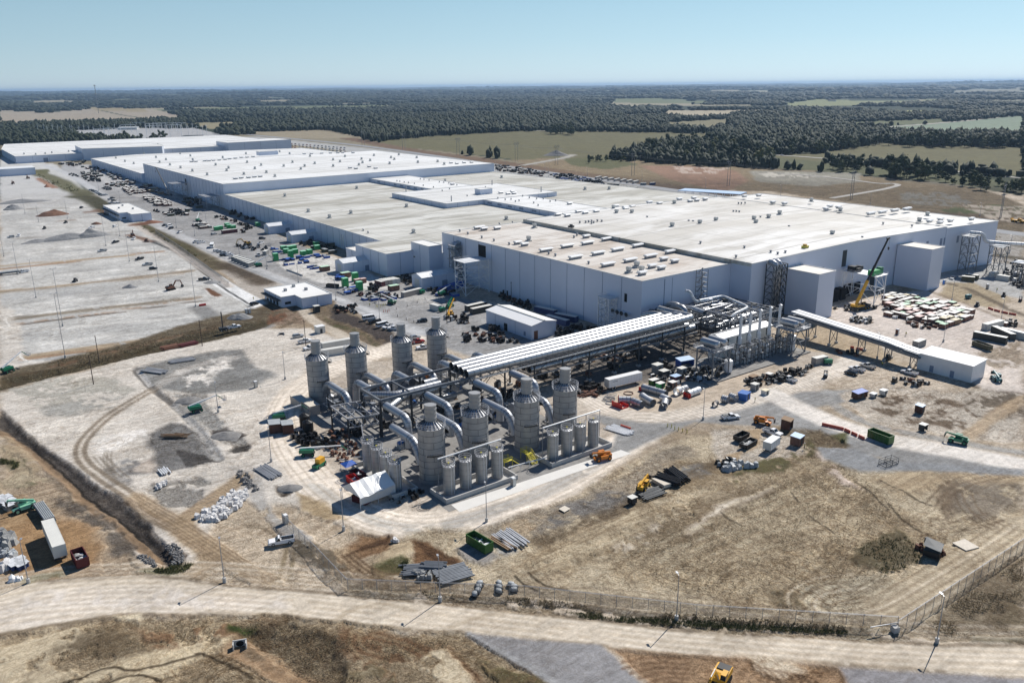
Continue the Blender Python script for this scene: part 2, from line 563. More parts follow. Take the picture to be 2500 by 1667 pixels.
 P('z',[(905,352),(950,341),(1050,333),(1200,324),(1270,321),(1500,322),(1740,326),(1745,335),(1640,345),(1570,362),(1540,375),(1480,385),(1400,400),(1300,396),(1180,380),(1000,362)],FLD,6,wp=0,ro=0,vr=.22)
 P('z',[(1920,252),(1990,242),(2110,246),(2290,244),(2290,250),(2180,255),(2050,259),(1935,264)],(.20,.21,.10),8,wp=0,ro=0,vr=.25)
 P('z',[(1620,271),(1760,269),(1930,269),(1928,275),(1800,279),(1710,290),(1640,286)],(.36,.31,.22),8,wp=0,ro=0)
 P('z',[(1625,300),(1775,291),(1775,312),(1730,318),(1640,310)],(.19,.17,.10),6,wp=0,ro=0,vr=.2)
 P('z',[(1620,322),(1735,332),(1720,350),(1620,350)],FLD,6,wp=0,ro=0,vr=.2)
 P('z',[(2120,270),(2262,269),(2250,275),(2140,276)],(.30,.30,.12),6,wp=0,ro=0)
 P('z',[(2330,222),(2500,220),(2500,230),(2330,230)],(.20,.19,.14),20,wp=0,ro=0)
 P('z',[(2095,315),(2180,308),(2330,298),(2500,282),(2500,330),(2300,328),(2150,322)],(.19,.235,.17),6,wp=0,ro=0,vr=.15)
 P('z',[(2060,300),(2300,290),(2310,299),(2090,312)],(.11,.12,.06),5,wp=0,ro=0,vr=.2)
 P('z',[(1880,378),(2010,372),(2150,350),(2250,353),(2500,360),(2500,430),(2300,416),(2100,398),(1900,392)],FLD,5,wp=0,ro=0,vr=.22)
 P('z',[(1860,380),(2000,395),(2250,418),(2500,448),(2500,480),(2300,445),(2100,425),(1900,410)],(.095,.10,.05),5,wp=.4,ro=.3,vr=.25)
 P('z',[(1250,392),(1370,385),(1500,388),(1660,402),(1800,408),(1920,414),(2050,422),(2200,440),(2380,458),(2450,480),(2500,500),(2500,700),(2420,620),(2400,540),(1900,470),(1600,455),(1400,425)],(.215,.165,.10),6,wp=.6,ro=.9,vr=.25,sc=.6)
 P('z',[(1560,405),(1700,405),(1800,418),(1830,440),(1770,470),(1640,440)],(.28,.175,.12),8,wp=.8,ro=.9,vr=.3)
 P('z',[(1640,405),(1780,410),(1740,425),(1660,422)],(.44,.35,.29),5,wp=1,bk2=.5)
 P('z',[(1830,418),(1960,418),(2100,424),(2100,445),(1990,455),(1850,445)],(.27,.255,.21),6,wp=.8,ro=.9,vr=.3)
 P('z',[(1840,420),(1950,424),(2030,432),(1960,436),(1870,432)],(.46,.43,.37),4,wp=.9,bk2=.47)
 P('z',[(1370,388),(1480,382),(1560,402),(1480,415),(1400,405)],(.105,.105,.05),6,wp=.8,ro=.6)
 P('z',[(2200,470),(2330,470),(2380,500),(2300,505),(2200,495)],(.24,.23,.20),5,wp=.8,bk2=.44,ro=.9)
 P('z',[(2290,512),(2420,500),(2500,505),(2500,530),(2400,530),(2320,524)],(.12,.15,.05),5,wp=.8,bk2=.42,ro=.6)
 L('z',[(1275,405),(1330,395),(1380,386),(1400,378)],(.36,.33,.29),12,3,wp=.2)
 L('z',[(850,338),(1000,368),(1150,386),(1250,402),(1400,424),(1560,446),(1700,464),(1850,486),(2010,505),(2200,520),(2380,530),(2500,540)],(.15,.10,.065),34,3,wp=.2,vr=.2)
 L('z',[(600,336),(900,368),(1210,412),(1420,450),(1600,474),(1800,500)],(.37,.37,.36),60,8,wp=.2,ro=.3)
 P('z',[(2340,500),(2500,505),(2500,545),(2430,540)],(.40,.35,.29),5,wp=.8,bk2=.45)
 P('z',[(2430,560),(2500,570),(2500,700),(2420,640)],(.38,.36,.33),6,wp=.7,bk2=.35,ro=.7)
 L('z',[(2430,590),(2500,600)],(.17,.14,.09),12,3)
 L('z',[(2430,622),(2500,634)],(.17,.14,.09),10,3)
 P('D',[(0,360),(130,378),(200,440),(330,520),(420,580),(600,700),(640,740),(560,775),(420,800),(230,820),(0,850)],(.50,.495,.475),5,wp=.4,ro=.4,vr=.2)
 P('D',[(0,395),(120,390),(180,430),(180,470),(0,480)],LGV,4,wp=.6,bk2=.45)
 for cy_ in((0,500,290,492),(0,560,330,540),(0,690,420,640),(0,780,560,730),(100,830,500,790)):
  P('D',[(cy_[0],cy_[1]-14),(cy_[2],cy_[3]-10),(cy_[2],cy_[3]+6),(cy_[0],cy_[1]+8)],(.43,.43,.42),5,al=.8,wp=1,bk2=.44)
 for s,(x0,y0,x1,y1,col,w)in enumerate(((0,618,370,577,ORA,5),(0,611,300,586,TAN,5),(0,672,440,622,(.34,.27,.19),6),(0,668,420,630,TAN,3),(0,735,450,683,(.30,.25,.18),7),(30,748,470,690,BRN,2),(50,820,560,748,TAN,6),(48,826,470,768,ORA,3),(0,550,300,530,(.36,.33,.29),3),(0,520,170,505,(.36,.30,.25),4),(0,480,170,478,(.36,.34,.31),5),(0,845,470,800,PK,9))):
  L('D',[(x0,y0),((x0+x1)/2,(y0+y1)/2+1),(x1,y1)],col,w,1.0,.85,wp=.12,bk2=.3)
 for(x0,y0,x1,y1)in((0,640,440,597),(0,660,430,612),(0,722,470,672),(0,700,460,655),(0,760,520,716),(40,790,560,732),(0,590,360,560),(0,575,330,548)):
  L('D',[(x0,y0),(x1,y1)],(.35,.35,.34),1.4,.5,.6,wp=.1,bk2=.4)
  L('D',[(x0,y0+6),(x1,y1+6)],(.60,.59,.56),3.5,1.5,.6,wp=.3,bk2=.42)
 P('D',[(0,700),(30,710),(60,800),(30,850),(0,852)],PK,4,wp=.7,al=.8)
 L('D',[(0,752),(28,751),(8,735),(24,724),(60,722)],(.66,.64,.60),.9,.3,wp=0)
 L('D',[(44,808),(50,826),(80,830)],(.66,.64,.60),.9,.3,wp=0)
 L('D',[(24,744),(200,724),(460,684)],ORA,2.2,.6,.6,bk2=.45)
 L('D',[(455,705),(510,745),(560,762),(610,748),(625,725),(590,700)],GRV,9,2,.9,wp=.1)
 P('D',[(560,740),(600,728),(600,745),(575,760),(540,768),(560,752)],TAN,1.5,wp=.2)
 P('d',[(1400,182),(1430,176),(1520,226),(1490,240),(1450,228)],RED,1.2,wp=.1)
 L('d',[(1400,185),(1440,232),(1495,243),(1525,230)],(.62,.6,.57),.8,.3,wp=0)
 P('z',[(440,583),(500,627),(515,640),(640,748),(690,738),(800,690),(600,600),(520,560)],(.47,.43,.38),3,wp=.3)
 L('z',[(375,588),(440,612),(520,672),(585,716),(622,744)],(.20,.205,.20),7.5,.8,.95,wp=.03,ro=.1)
 L('z',[(525,680),(560,705),(640,748)],(.62,.62,.61),9.5,.5,1,wp=0,ro=0)
 L('z',[(375,592),(440,618),(520,688),(618,748)],(.08,.08,.08),1.2,.4,wp=.02)
 L('z',[(95,424),(140,440),(180,465),(215,475)],OLV,20,4,.95,wp=.5,sc=.3,ro=.6,vr=.25)
 L('z',[(190,478),(235,488),(262,508),(290,522)],OLV,22,4,.95,wp=.4,sc=.2,ro=.6,vr=.3)
 P('t',[(580,445),(760,415),(900,420),(980,470),(820,505),(640,500)],OLV,3,wp=.6,sc=.2)
 L('z',[(350,545),(400,572),(450,602),(500,632),(540,655)],(.15,.125,.06),11,3,.9,wp=.4,sc=.4,ro=.7,vr=.35)
 L('z',[(365,555),(430,590),(480,622)],(.13,.14,.045),5,2,.6,wp=.5,bk2=.4)
 L('z',[(560,645),(600,668),(650,690)],(.16,.12,.08),14,4,.9,wp=.6,ro=.9,vr=.35)
 L('z',[(320,545),(400,590),(470,640),(560,700)],(.50,.45,.40),5,1.5,.9,wp=.2)
 L('n',[(80,430),(180,490),(300,550)],RED,7,2,.9,wp=.3,bk2=.3)
 L('n',[(1380,1060),(1500,1050),(1760,1030)],RED,10,2,.9,wp=.6,bk2=.35)
 L('n',[(770,880),(900,860),(960,880)],RED,10,2,.8,wp=.6,bk2=.4)
 L('n',[(1330,1200),(1500,1240),(1620,1290)],RED,6,2,.8,wp=.4,bk2=.35)
 P('z',[(150,395),(215,402),(350,445),(470,480),(560,520),(760,610),(870,660),(1100,720),(1300,770),(1450,830),(1250,860),(1150,870),(1060,838),(960,812),(830,740),(770,705),(640,655),(500,600),(350,535),(240,470),(150,420)],(.36,.36,.36),4,wp=.35,ro=.45,vr=.2,sc=0)
 P('z',[(170,400),(300,430),(420,470),(480,500),(330,480),(200,420)],LGV,4,al=.7,wp=.8,bk2=.45)
 L('z',[(110,405),(170,425),(260,485),(370,545),(470,590),(600,650),(700,688),(800,725),(950,780),(1030,812)],(.46,.465,.47),9,1.5,.9,wp=.08,ro=.1)
 L('z',[(400,570),(500,610),(640,672),(760,712),(900,765)],(.30,.31,.32),2,.8,.6,wp=.1,bk2=.35)
 P('z',[(680,640),(790,620),(880,650),(960,700),(900,712),(780,690),(700,665)],(.60,.59,.56),3,wp=.5,al=.8,bk2=.35)
 P('z',[(860,700),(1010,715),(1100,735),(1050,745),(900,720)],(.46,.455,.44),4,wp=.6,bk2=.4)
 L('z',[(850,720),(880,735),(950,762),(1050,805),(1120,832)],(.36,.365,.37),6,2,.7,wp=.2)
 P('z',[(640,745),(760,705),(830,745),(880,780),(1000,835),(960,850),(870,840),(800,800),(740,780),(680,800)],(.27,.21,.145),3,wp=.7,ro=.9,vr=.3,sc=.5)
 P('e',[(370,110),(520,190),(700,280),(860,360),(780,350),(640,250),(420,180)],(.17,.165,.075),4,wp=.9,bk2=.42,ro=.8)
 P('z',[(655,748),(760,748),(740,790),(660,790),(630,770)],(.36,.27,.20),4,wp=.8,bk2=.4,ro=.9)
 L('e',[(190,50),(230,110),(330,170),(470,230),(560,290),(700,350),(860,400)],(.54,.48,.40),5.5,1,.95,wp=.1,ro=.2)
 P('z',[(0,905),(120,880),(330,832),(440,795),(560,765),(660,745),(700,770),(640,800),(540,830),(330,870),(150,905),(0,955)],(.20,.165,.11),2.5,wp=.35,ro=1,vr=.3,sc=.7)
 P('z',[(0,925),(150,895),(330,850),(520,805),(640,780),(690,775),(620,805),(340,868),(0,952)],(.115,.10,.055),2.0,wp=.3,ro=1,vr=.35,sc=.5,dz=-1.2)
 L('z',[(120,895),(300,850),(470,812),(520,800)],RED,3,1,.8,wp=.5,bk2=.45)
 P('z',[(800,745),(870,775),(960,815),(1000,838),(950,845),(880,810),(820,780)],(.15,.125,.115),2,wp=.9,bk2=.4,ro=1.2)
 P('z',[(650,760),(700,755),(690,785),(650,785)],(.30,.16,.095),2,wp=.9,bk2=.42,ro=1.2)
 P('z',[(0,960),(330,872),(520,830),(640,802),(760,800),(870,850),(930,900),(900,930),(740,920),(690,990),(720,1100),(830,1200),(880,1250),(820,1290),(700,1240),(540,1230),(480,1400),(360,1380),(170,1170),(0,1000)],PK,4,wp=.4,ro=.5,vr=.10)
 P('d',[(920,730),(1200,650),(1500,600),(1640,600),(1780,720),(1880,760),(1700,860),(1380,900),(1050,850)],(.31,.31,.30),4,wp=.8,ro=.7,vr=.2)
 P('d',[(1250,740),(1480,640),(1560,660),(1600,720),(1450,760),(1500,830),(1300,830)],(.62,.59,.55),3,wp=1.2,bk2=.5)
 L('d',[(1060,850),(1280,730),(1500,660),(1600,655)],(.48,.46,.43),5,1.5,.8,wp=.2)
 L('d',[(920,730),(1010,830),(1090,900),(1200,990),(1330,1120),(1500,1350)],(.20,.19,.18),2.4,.8,.9,wp=.12,dz=-.5)
 L('d',[(950,740),(1030,840)],(.55,.54,.52),2.0,.4,.9,wp=0)
 L('d',[(1200,960),(1350,1130),(1500,1340)],(.50,.49,.47),3.5,1.2,.8,wp=.3)
 P('d',[(1180,900),(1400,900),(1440,1000),(1560,1150),(1680,1260),(1640,1300),(1500,1240),(1330,1060),(1220,990)],(.36,.355,.34),3,wp=.9,bk2=.35,ro=.8)
 P('d',[(1440,1150),(1560,1130),(1640,1180),(1560,1230),(1470,1200)],(.15,.135,.13),2,wp=.8,ro=1)
 P('d',[(1560,1270),(1680,1240),(1700,1290),(1560,1310)],(.14,.13,.12),1.5,wp=.8,bk2=.42,ro=1)
 P('d',[(1000,1200),(1140,1100),(1260,1110),(1400,1220),(1500,1360),(1200,1420),(800,1470),(900,1390),(1050,1330)],(.26,.255,.25),3,wp=.6,ro=.8,vr=.2)
 P('d',[(920,1370),(1010,1340),(1110,1370),(1080,1430),(900,1440)],SP,3,wp=.8)
 for i in range(9):
  L('d',[(1210+i*22,1280+i*4),(1250+i*24,1330+i*3),(1290+i*26,1385-i*3)],(.12,.11,.105),.9,.3,.8,wp=.1)
 P('d',[(0,870),(400,780),(700,760),(1000,860),(700,1000),(300,1000)],(.44,.42,.37),4,wp=1,bk2=.48,ro=.6)
 P('d',[(310,980),(600,940),(900,900),(800,1000),(560,1050),(330,1060)],(.38,.37,.34),4,wp=1.1,bk2=.5)
 P('d',[(600,1260),(800,1190),(1050,1120),(1000,1220),(700,1330)],(.63,.60,.56),4,wp=.9,bk2=.42)
 P('d',[(640,1430),(860,1340),(960,1360),(820,1470),(860,1560),(760,1520)],(.32,.31,.30),3,wp=.9,bk2=.45)
 tp=[(1060,860),(900,950),(740,1050),(630,1150),(540,1260),(560,1370),(740,1500),(900,1600),(970,1720),(1180,1810)]
 L('d',tp,(.52,.45,.36),4.5,1.5,.4,wp=.1)
 for o in(-1.5,-.9,.9,1.5):
  L('d',tp,(.28,.225,.165),.8,.35,.8,off=o,wp=.03,bk2=.30)
 for dx_ in(0,40,90):
  L('d',[(640+dx_,1330),(700+dx_,1400),(790+dx_,1470)],(.27,.23,.18),.7,.3,.6,wp=.06)
  L('d',[(720+dx_*.5,1290),(700+dx_*.6,1360),(760+dx_*.3,1440)],(.27,.23,.18),.6,.3,.6,wp=.06)
 P('z',[(0,1000),(31,1026),(86,1082),(148,1119),(204,1162),(278,1211),(346,1273),(407,1328),(457,1353),(440,1385),(390,1385),(364,1335),(296,1291),(198,1217),(130,1165),(74,1119),(0,1050)],(.225,.195,.175),2.0,wp=.3,ro=1.3,vr=.4,sc=.2,dz=-.8)
 P('z',[(0,1005),(86,1090),(204,1172),(346,1283),(420,1345),(400,1370),(296,1285),(130,1158),(0,1046)],(.13,.115,.105),1.5,al=.8,wp=.5,ro=1.3,bk2=.45)
 sl=[(0,1052),(60,1092),(123,1143),(185,1199),(247,1254),(296,1291),(352,1335),(395,1372),(400,1390)]
 L('z',sl,(.34,.235,.145),2.6,.6,.95,wp=.25,ro=.3,dz=-.4)
 L('z',sl[1:7],(.05,.042,.035),.8,.3,.9,wp=.3,off=1.6)
 P('z',[(0,1060),(123,1160),(247,1270),(352,1350),(330,1385),(240,1320),(120,1215),(60,1150),(0,1120)],(.25,.215,.175),2.5,al=.85,wp=1,ro=1.1,bk2=.46,sc=.3)
 P('z',[(0,1080),(60,1125),(150,1195),(240,1290),(340,1370),(380,1400),(340,1420),(200,1400),(100,1410),(0,1420)],(.47,.375,.27),4,wp=.5,ro=.8,vr=.15)
 P('z',[(0,1220),(60,1215),(110,1250),(200,1270),(240,1330),(250,1400),(80,1410),(0,1400)],(.42,.27,.145),5,wp=.8,ro=.6,vr=.2)
 P('z',[(0,1240),(90,1235),(60,1280),(0,1290)],(.48,.33,.19),4,wp=.8,bk2=.4)
 P('z',[(10,1060),(60,1105),(110,1150),(60,1160),(0,1110)],(.42,.33,.22),2.5,wp=.8,bk2=.42)
 P('z',[(130,1215),(230,1230),(270,1290),(350,1340),(300,1360),(200,1270)],(.25,.215,.18),3,wp=.9,bk2=.45,ro=1.1)
 P('z',[(0,1120),(45,1128),(45,1142),(0,1145)],GRN,2.0,wp=.8,sc=.3)
 P('z',[(22,1185),(60,1172),(90,1190),(50,1196)],GRN,2.0,wp=.8,bk2=.38)
 P('z',[(0,1085),(60,1140),(120,1180),(80,1200),(0,1190)],(.44,.37,.26),3,wp=.9,bk2=.44,ro=.8)
 P('z',[(350,1395),(420,1375),(470,1375),(450,1400),(390,1405)],(.15,.17,.06),2.0,wp=.7,bk2=.38)
 P('z',[(30,1405),(90,1400),(160,1385),(165,1400),(60,1420)],GRN,2,wp=.8,bk2=.42)
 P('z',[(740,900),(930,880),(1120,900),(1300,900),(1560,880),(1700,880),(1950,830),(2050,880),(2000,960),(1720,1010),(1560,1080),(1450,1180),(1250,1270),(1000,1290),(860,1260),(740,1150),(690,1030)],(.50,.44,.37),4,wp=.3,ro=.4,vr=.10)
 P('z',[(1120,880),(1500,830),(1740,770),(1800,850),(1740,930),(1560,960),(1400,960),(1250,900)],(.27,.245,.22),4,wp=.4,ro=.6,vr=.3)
 P('z',[(1480,940),(1700,930),(1860,870),(1960,900),(1930,960),(1800,985),(1650,1020),(1480,1015)],(.52,.44,.35),3,wp=.3,ro=.3)
 L('z',[(1010,828),(930,860),(830,892),(730,940),(690,1000),(700,1080),(760,1160),(840,1232),(950,1280),(1080,1282),(1250,1240),(1400,1165),(1500,1100),(1600,1040)],(.68,.61,.525),11.5,1.5,1,wp=.1,ro=.2)
 L('z',[(760,1175),(850,1250),(960,1290),(1080,1292)],(.46,.45,.42),4,1.5,.7,wp=.3,bk2=.4)
 L('z',[(1100,1280),(1300,1215),(1450,1130),(1560,1070)],(.38,.375,.36),5,1.5,.7,wp=.3,bk2=.38)
 for o in(-5,-3.4,-1,1,3.2,5):L('z',[(1010,828),(930,860),(830,892),(730,940),(690,1000),(700,1080),(760,1160),(840,1232),(950,1280),(1080,1282),(1250,1240),(1400,1165),(1500,1100)],(.45,.375,.285),.6,.3,.5,off=o,wp=.04,bk2=.38)
 P('z',[(1450,1010),(1600,1030),(1720,1000),(1900,960),(2100,950),(2100,975),(1960,1000),(2080,1060),(2500,1120),(2500,1150),(2200,1125),(2080,1110),(2060,1080),(1900,1040),(1700,1030),(1560,1090),(1480,1130),(1500,1060)],(.33,.33,.325),2.5,wp=.25,ro=.3,vr=.12)
 L('z',[(1420,960),(1500,1008),(1600,1022),(1720,1005),(1850,972),(1960,935),(2040,905),(2080,880),(2160,830),(2250,780),(2340,730)],(.64,.585,.515),9,1.5,.95,wp=.12,ro=.2)
 for o in(-4,-2.5,-1,.8,2.4,4):L('z',[(1420,960),(1500,1008),(1600,1022),(1720,1005),(1850,972),(1960,935),(2040,905)],(.40,.33,.25),.7,.3,.55,off=o,wp=.05,bk2=.36)
 L('z',[(1880,960),(1960,1000),(2060,1045),(2200,1080),(2350,1105),(2500,1135)],(.64,.60,.55),10,1.5,.95,wp=.1,ro=.2)
 L('z',[(2020,955),(2030,985),(2100,1030),(2300,1075),(2500,1105)],(.38,.38,.37),4,1,.8,wp=.2,bk2=.35)
 P('z',[(2050,960),(2090,950),(2200,940),(2330,960),(2420,950),(2500,960),(2500,1080),(2300,1060),(2120,1030)],(.60,.54,.46),3,wp=.6,ro=1.2,vr=.22)
 P('z',[(2080,960),(2300,965),(2420,1000),(2380,1050),(2200,1030)],(.29,.22,.155),3,wp=1.2,bk2=.50,ro=1.2)
 P('z',[(2380,920),(2500,900),(2500,1010),(2420,1040),(2360,980)],(.27,.22,.165),3,wp=1.2,bk2=.47,ro=1.2)
 P('z',[(2350,1060),(2430,990),(2500,960),(2500,990),(2420,1040),(2380,1075)],(.50,.38,.25),2,wp=.3,al=.8)
 P('z',[(2020,770),(2060,740),(2300,700),(2420,760),(2500,790),(2500,960),(2400,950),(2250,860),(2120,830)],(.57,.51,.46),4,wp=.3,ro=.3)
 P('z',[(1900,800),(2000,790),(2160,830),(2180,900),(2080,870),(1930,850)],(.47,.38,.27),3,wp=.6,ro=.6,vr=.2)
 P('z',[(2290,720),(2320,690),(2400,690),(2470,730),(2420,750),(2330,740)],(.46,.38,.26),3,wp=.5,ro=.6,vr=.2)
 L('z',[(2300,688),(2360,702),(2420,735),(2500,770)],(.17,.13,.09),4,1.5,.8,wp=.3,bk2=.35)
 P('z',[(2200,700),(2280,675),(2400,640),(2500,650),(2500,730),(2440,720),(2380,690),(2290,690)],(.42,.42,.41),3,wp=.4,ro=.3)
 L('z',[(2240,700),(2310,725),(2420,765),(2500,800)],(.33,.26,.19),3,1,.7,wp=.3,bk2=.35)
 P('z',[(2380,860),(2500,830),(2500,900),(2420,900)],(.44,.37,.29),3,wp=1,bk2=.4,ro=1)
 P('z',[(900,1330),(1050,1290),(1200,1290),(1400,1210),(1560,1120),(1700,1060),(1960,1060),(2080,1110),(2200,1130),(2500,1160),(2500,1340),(2190,1550),(1900,1520),(1500,1480),(1200,1450),(900,1430)],(.60,.51,.37),4,wp=.5,ro=1.1,vr=.18,sc=.4)
 P('z',[(1500,1330),(1640,1240),(1760,1170),(1950,1110),(2080,1150),(2200,1230),(2300,1330),(2180,1400),(1980,1420),(1960,1480),(1800,1480),(1640,1440),(1500,1400)],(.47,.375,.25),5,al=.7,wp=1.1,ro=1.2,sc=1.0,vr=.2)
 P('z',[(1240,1380),(1400,1300),(1560,1220),(1720,1130),(1640,1260),(1500,1350),(1400,1420)],(.44,.35,.23),4,al=.6,wp=1.1,sc=.8,bk2=.4)
 P('z',[(1600,1130),(1800,1090),(1980,1140),(1860,1160),(1740,1180),(1640,1200)],(.30,.225,.14),4,al=.85,wp=1.1,sc=.9,bk2=.42)
 P('z',[(1580,1260),(1700,1200),(1860,1160),(2000,1150),(1800,1250),(1640,1330)],(.29,.225,.15),3,al=.8,wp=1.1,sc=.8,bk2=.45)
 P('z',[(1660,1290),(1740,1240),(1880,1190),(1850,1215),(1720,1270),(1665,1305)],(.62,.56,.47),3,al=.8,wp=.8,bk2=.4)
 P('z',[(1500,1330),(1620,1270),(1660,1250),(1640,1280),(1540,1340)],(.62,.56,.47),3,al=.7,wp=.8,bk2=.42)
 P('z',[(2090,1340),(2200,1290),(2250,1350),(2260,1370),(2160,1400),(2090,1385)],(.10,.085,.04),3,al=.85,wp=.9,sc=.6,bk2=.38)
 P('z',[(1870,1430),(1930,1425),(1950,1480),(1880,1470)],(.13,.10,.055),2.5,al=.85,wp=.8,sc=.8,bk2=.4)
 P('z',[(1940,1420),(2170,1400),(2230,1450),(2190,1500),(1980,1500),(1955,1460)],(.50,.44,.33),2,wp=.2,sc=.25,ro=1)
 P('z',[(1990,1070),(2080,1060),(2060,1100),(1990,1090)],(.15,.16,.055),2.5,wp=.7,sc=.4,bk2=.38)
 P('z',[(1900,1050),(2000,1050),(2080,1100),(2060,1140),(1960,1120),(1880,1080)],(.25,.195,.125),3,wp=.9,sc=.6,bk2=.42,ro=1.2)
 P('z',[(2290,1150),(2340,1140),(2360,1230),(2320,1270),(2290,1220)],(.20,.14,.09),3,wp=.8,bk2=.4,al=.8)
 P('z',[(2340,1180),(2450,1160),(2500,1180),(2500,1240),(2400,1270),(2340,1240)],(.245,.21,.175),4,wp=.9,bk2=.42,al=.8,sc=.4)
 P('z',[(2120,1160),(2300,1140),(2500,1150),(2500,1180),(2330,1180),(2200,1210)],(.47,.365,.235),4,wp=.8,al=.7,bk2=.4)
 P('z',[(2330,1135),(2400,1150),(2400,1160),(2340,1150)],(.34,.35,.35),2,wp=.3)
 P('z',[(1960,1090),(1990,1100),(2080,1170),(2110,1190),(2060,1180)],(.56,.47,.40),3,wp=.7,bk2=.4)
 for(p0,w_)in(([(1830,1260),(1900,1220),(2000,1190)],.7),([(1700,1340),(1850,1260),(2060,1200)],.8),([(1640,1400),(1800,1320),(2000,1260)],.8),([(1560,1390),(1700,1330),(1900,1260),(2040,1230)],.7),([(1740,1400),(1900,1340),(2060,1300)],.8),([(1340,1370),(1480,1330),(1600,1270)],.8)):
  for o in(0,2.4,6):L('z',p0,(.60,.52,.38),w_,.4,.6,off=o,wp=.1,bk2=.35)
 for p0 in([(2090,1170),(2130,1200),(2170,1240)],[(2170,1225),(2200,1260),(2250,1300)],[(1930,1200),(1950,1225)],[(1980,1260),(2030,1295)],[(1760,1250),(1810,1280)],[(1290,1390),(1340,1430),(1390,1440)],[(1260,1400),(1330,1450)],[(2150,1170),(2270,1230)]):
  L('z',p0,(.10,.08,.055),.6,.25,.85,wp=.35)
 ct=[(2100,1420),(2030,1425),(1980,1440),(1960,1470),(1985,1500),(2060,1512),(2150,1505),(2220,1470),(2300,1420),(2400,1360),(2500,1290)]
 L('z',[(2180,1500),(2300,1420),(2400,1355),(2500,1285)],(.54,.46,.34),11,3,.9,wp=.2,ro=.4)
 for o in(-4,-2.4,-.6,1.2,3,5):L('z',ct,(.34,.26,.17),.6,.3,.65,off=o,wp=.04,bk2=.33)
 for o in(-3.4,1.8):L('z',ct,(.66,.58,.46),.7,.3,.6,off=o,wp=.04,bk2=.33)
 for c0 in([(2300,1240),(2345,1190),(2420,1170),(2500,1160)],[(2330,1200),(2350,1250),(2420,1290)],[(2300,1300),(2370,1290),(2450,1270)]):
  for o in(0,1.8,4):L('z',c0,(.24,.17,.11),.6,.3,.7,off=o,wp=.1,bk2=.36)
 P('z',[(2200,1545),(2350,1430),(2500,1350),(2500,1580),(2350,1570)],(.33,.27,.19),3,wp=.5,sc=.6,ro=1.1,vr=.2)
 P('z',[(2420,1470),(2500,1430),(2500,1540),(2430,1540)],(.20,.155,.095),4,wp=1,bk2=.42,sc=.6)
 P('z',[(2350,1550),(2500,1555),(2500,1580),(2360,1575)],(.13,.12,.06),2,wp=.5,bk2=.4)
 P('z',[(1180,1290),(1380,1220),(1560,1130),(1660,1080),(1700,1090),(1560,1180),(1400,1260),(1270,1320)],(.42,.36,.28),3,wp=.9,ro=1.2,vr=.25)
 P('z',[(1330,1240),(1480,1190),(1560,1210),(1460,1250),(1330,1300)],(.27,.255,.24),3,wp=1,bk2=.42,ro=1)
 P('z',[(1600,1160),(1700,1120),(1730,1150),(1640,1180)],(.28,.28,.275),2.5,wp=.8,bk2=.35)
 P('z',[(1250,1270),(1330,1255),(1320,1290),(1250,1300)],(.50,.40,.28),2,wp=.9,bk2=.4,ro=1.2)
 L('z',[(1330,1315),(1500,1245),(1640,1180),(1720,1130)],(.235,.18,.12),5,2,.8,wp=.5,bk2=.4,sc=.6)
 P('z',[(1740,1045),(1860,1040),(1960,1070),(1960,1110),(1860,1130),(1740,1120)],(.60,.54,.46),3,wp=.5,ro=1.2)
 P('v',[(1200,600),(1000,1100),(600,1350),(200,1400),(300,1250),(700,1180),(900,900),(700,640)],(.50,.38,.25),2,wp=.4)
 P('z',[(1800,1130),(1900,1120),(1990,1070),(1980,1110),(1900,1150),(1790,1170)],(.16,.155,.06),2.5,wp=.8,bk2=.43,sc=.5)
 P('z',[(1990,1090),(2080,1095),(2150,1120),(2500,1145),(2500,1160),(2260,1150),(2100,1150),(2010,1120)],(.31,.32,.33),2.5,wp=.2,ro=.3)
 P('z',[(430,1420),(500,1330),(520,1250),(600,1220),(720,1230),(840,1290),(900,1350),(880,1430),(700,1440),(520,1425)],(.55,.46,.35),4,wp=.5,ro=.9,vr=.16)
 P('h',[(1600,90),(1780,180),(1900,420),(2100,560),(2050,700),(1860,480),(1700,300)],(.46,.44,.41),2.5,wp=.5,bk2=.35)
 P('h',[(950,230),(1350,180),(1480,200),(1250,400),(1000,350)],(.36,.34,.31),3,wp=1,bk2=.42,ro=1)
 P('h',[(2040,250),(2200,330),(2350,460),(2200,460),(2060,380)],(.46,.36,.23),2,wp=.4)
 P('h',[(1900,220),(2020,200),(2060,240),(1960,270)],(.16,.13,.105),1.8,wp=.7,bk2=.38,ro=1)
 tr=[(1660,170),(1450,310),(1250,440),(1255,550),(1420,650),(1450,740),(1310,850)]
 L('h',tr,(.52,.40,.26),5,1.5,.9,wp=.25,ro=.5)
 for o in(-2,-1.3,-.4,.5,1.4,2.1):L('h',tr,(.33,.24,.155),.6,.3,.7,off=o,wp=.04,bk2=.33)
 tr=[(900,300),(1080,410),(1250,510),(1450,640),(1650,780),(1850,880)]
 L('h',tr,(.50,.385,.25),5,1.5,.8,wp=.35,ro=.5,bk2=.3)
 for o in(-2.3,-1.5,-.7,.3,1.2,2.2):L('h',tr,(.30,.215,.14),.6,.3,.7,off=o,wp=.04,bk2=.33)
 for x0 in(0,62):
  L('h',[(1960+x0,640),(1930+x0,760),(1905+x0,860)],(.34,.27,.17),1.0,.3,.85,wp=.02)
 for i in range(7):
  L('h',[(1330+i*12,280+i*20),(1430+i*14,210+i*26)],(.24,.215,.19),.6,.25,.5,wp=.15,bk2=.4)
  L('h',[(1650+i*30,440+i*8),(1700+i*22,500-i*8),(1760+i*20,480+i*14)],(.36,.29,.20),.5,.25,.6,wp=.25,bk2=.4)
 P('i',[(0,640),(100,560),(350,540),(340,640),(120,720),(0,760)],(.38,.235,.13),2.5,wp=.7,ro=1.2,vr=.2)
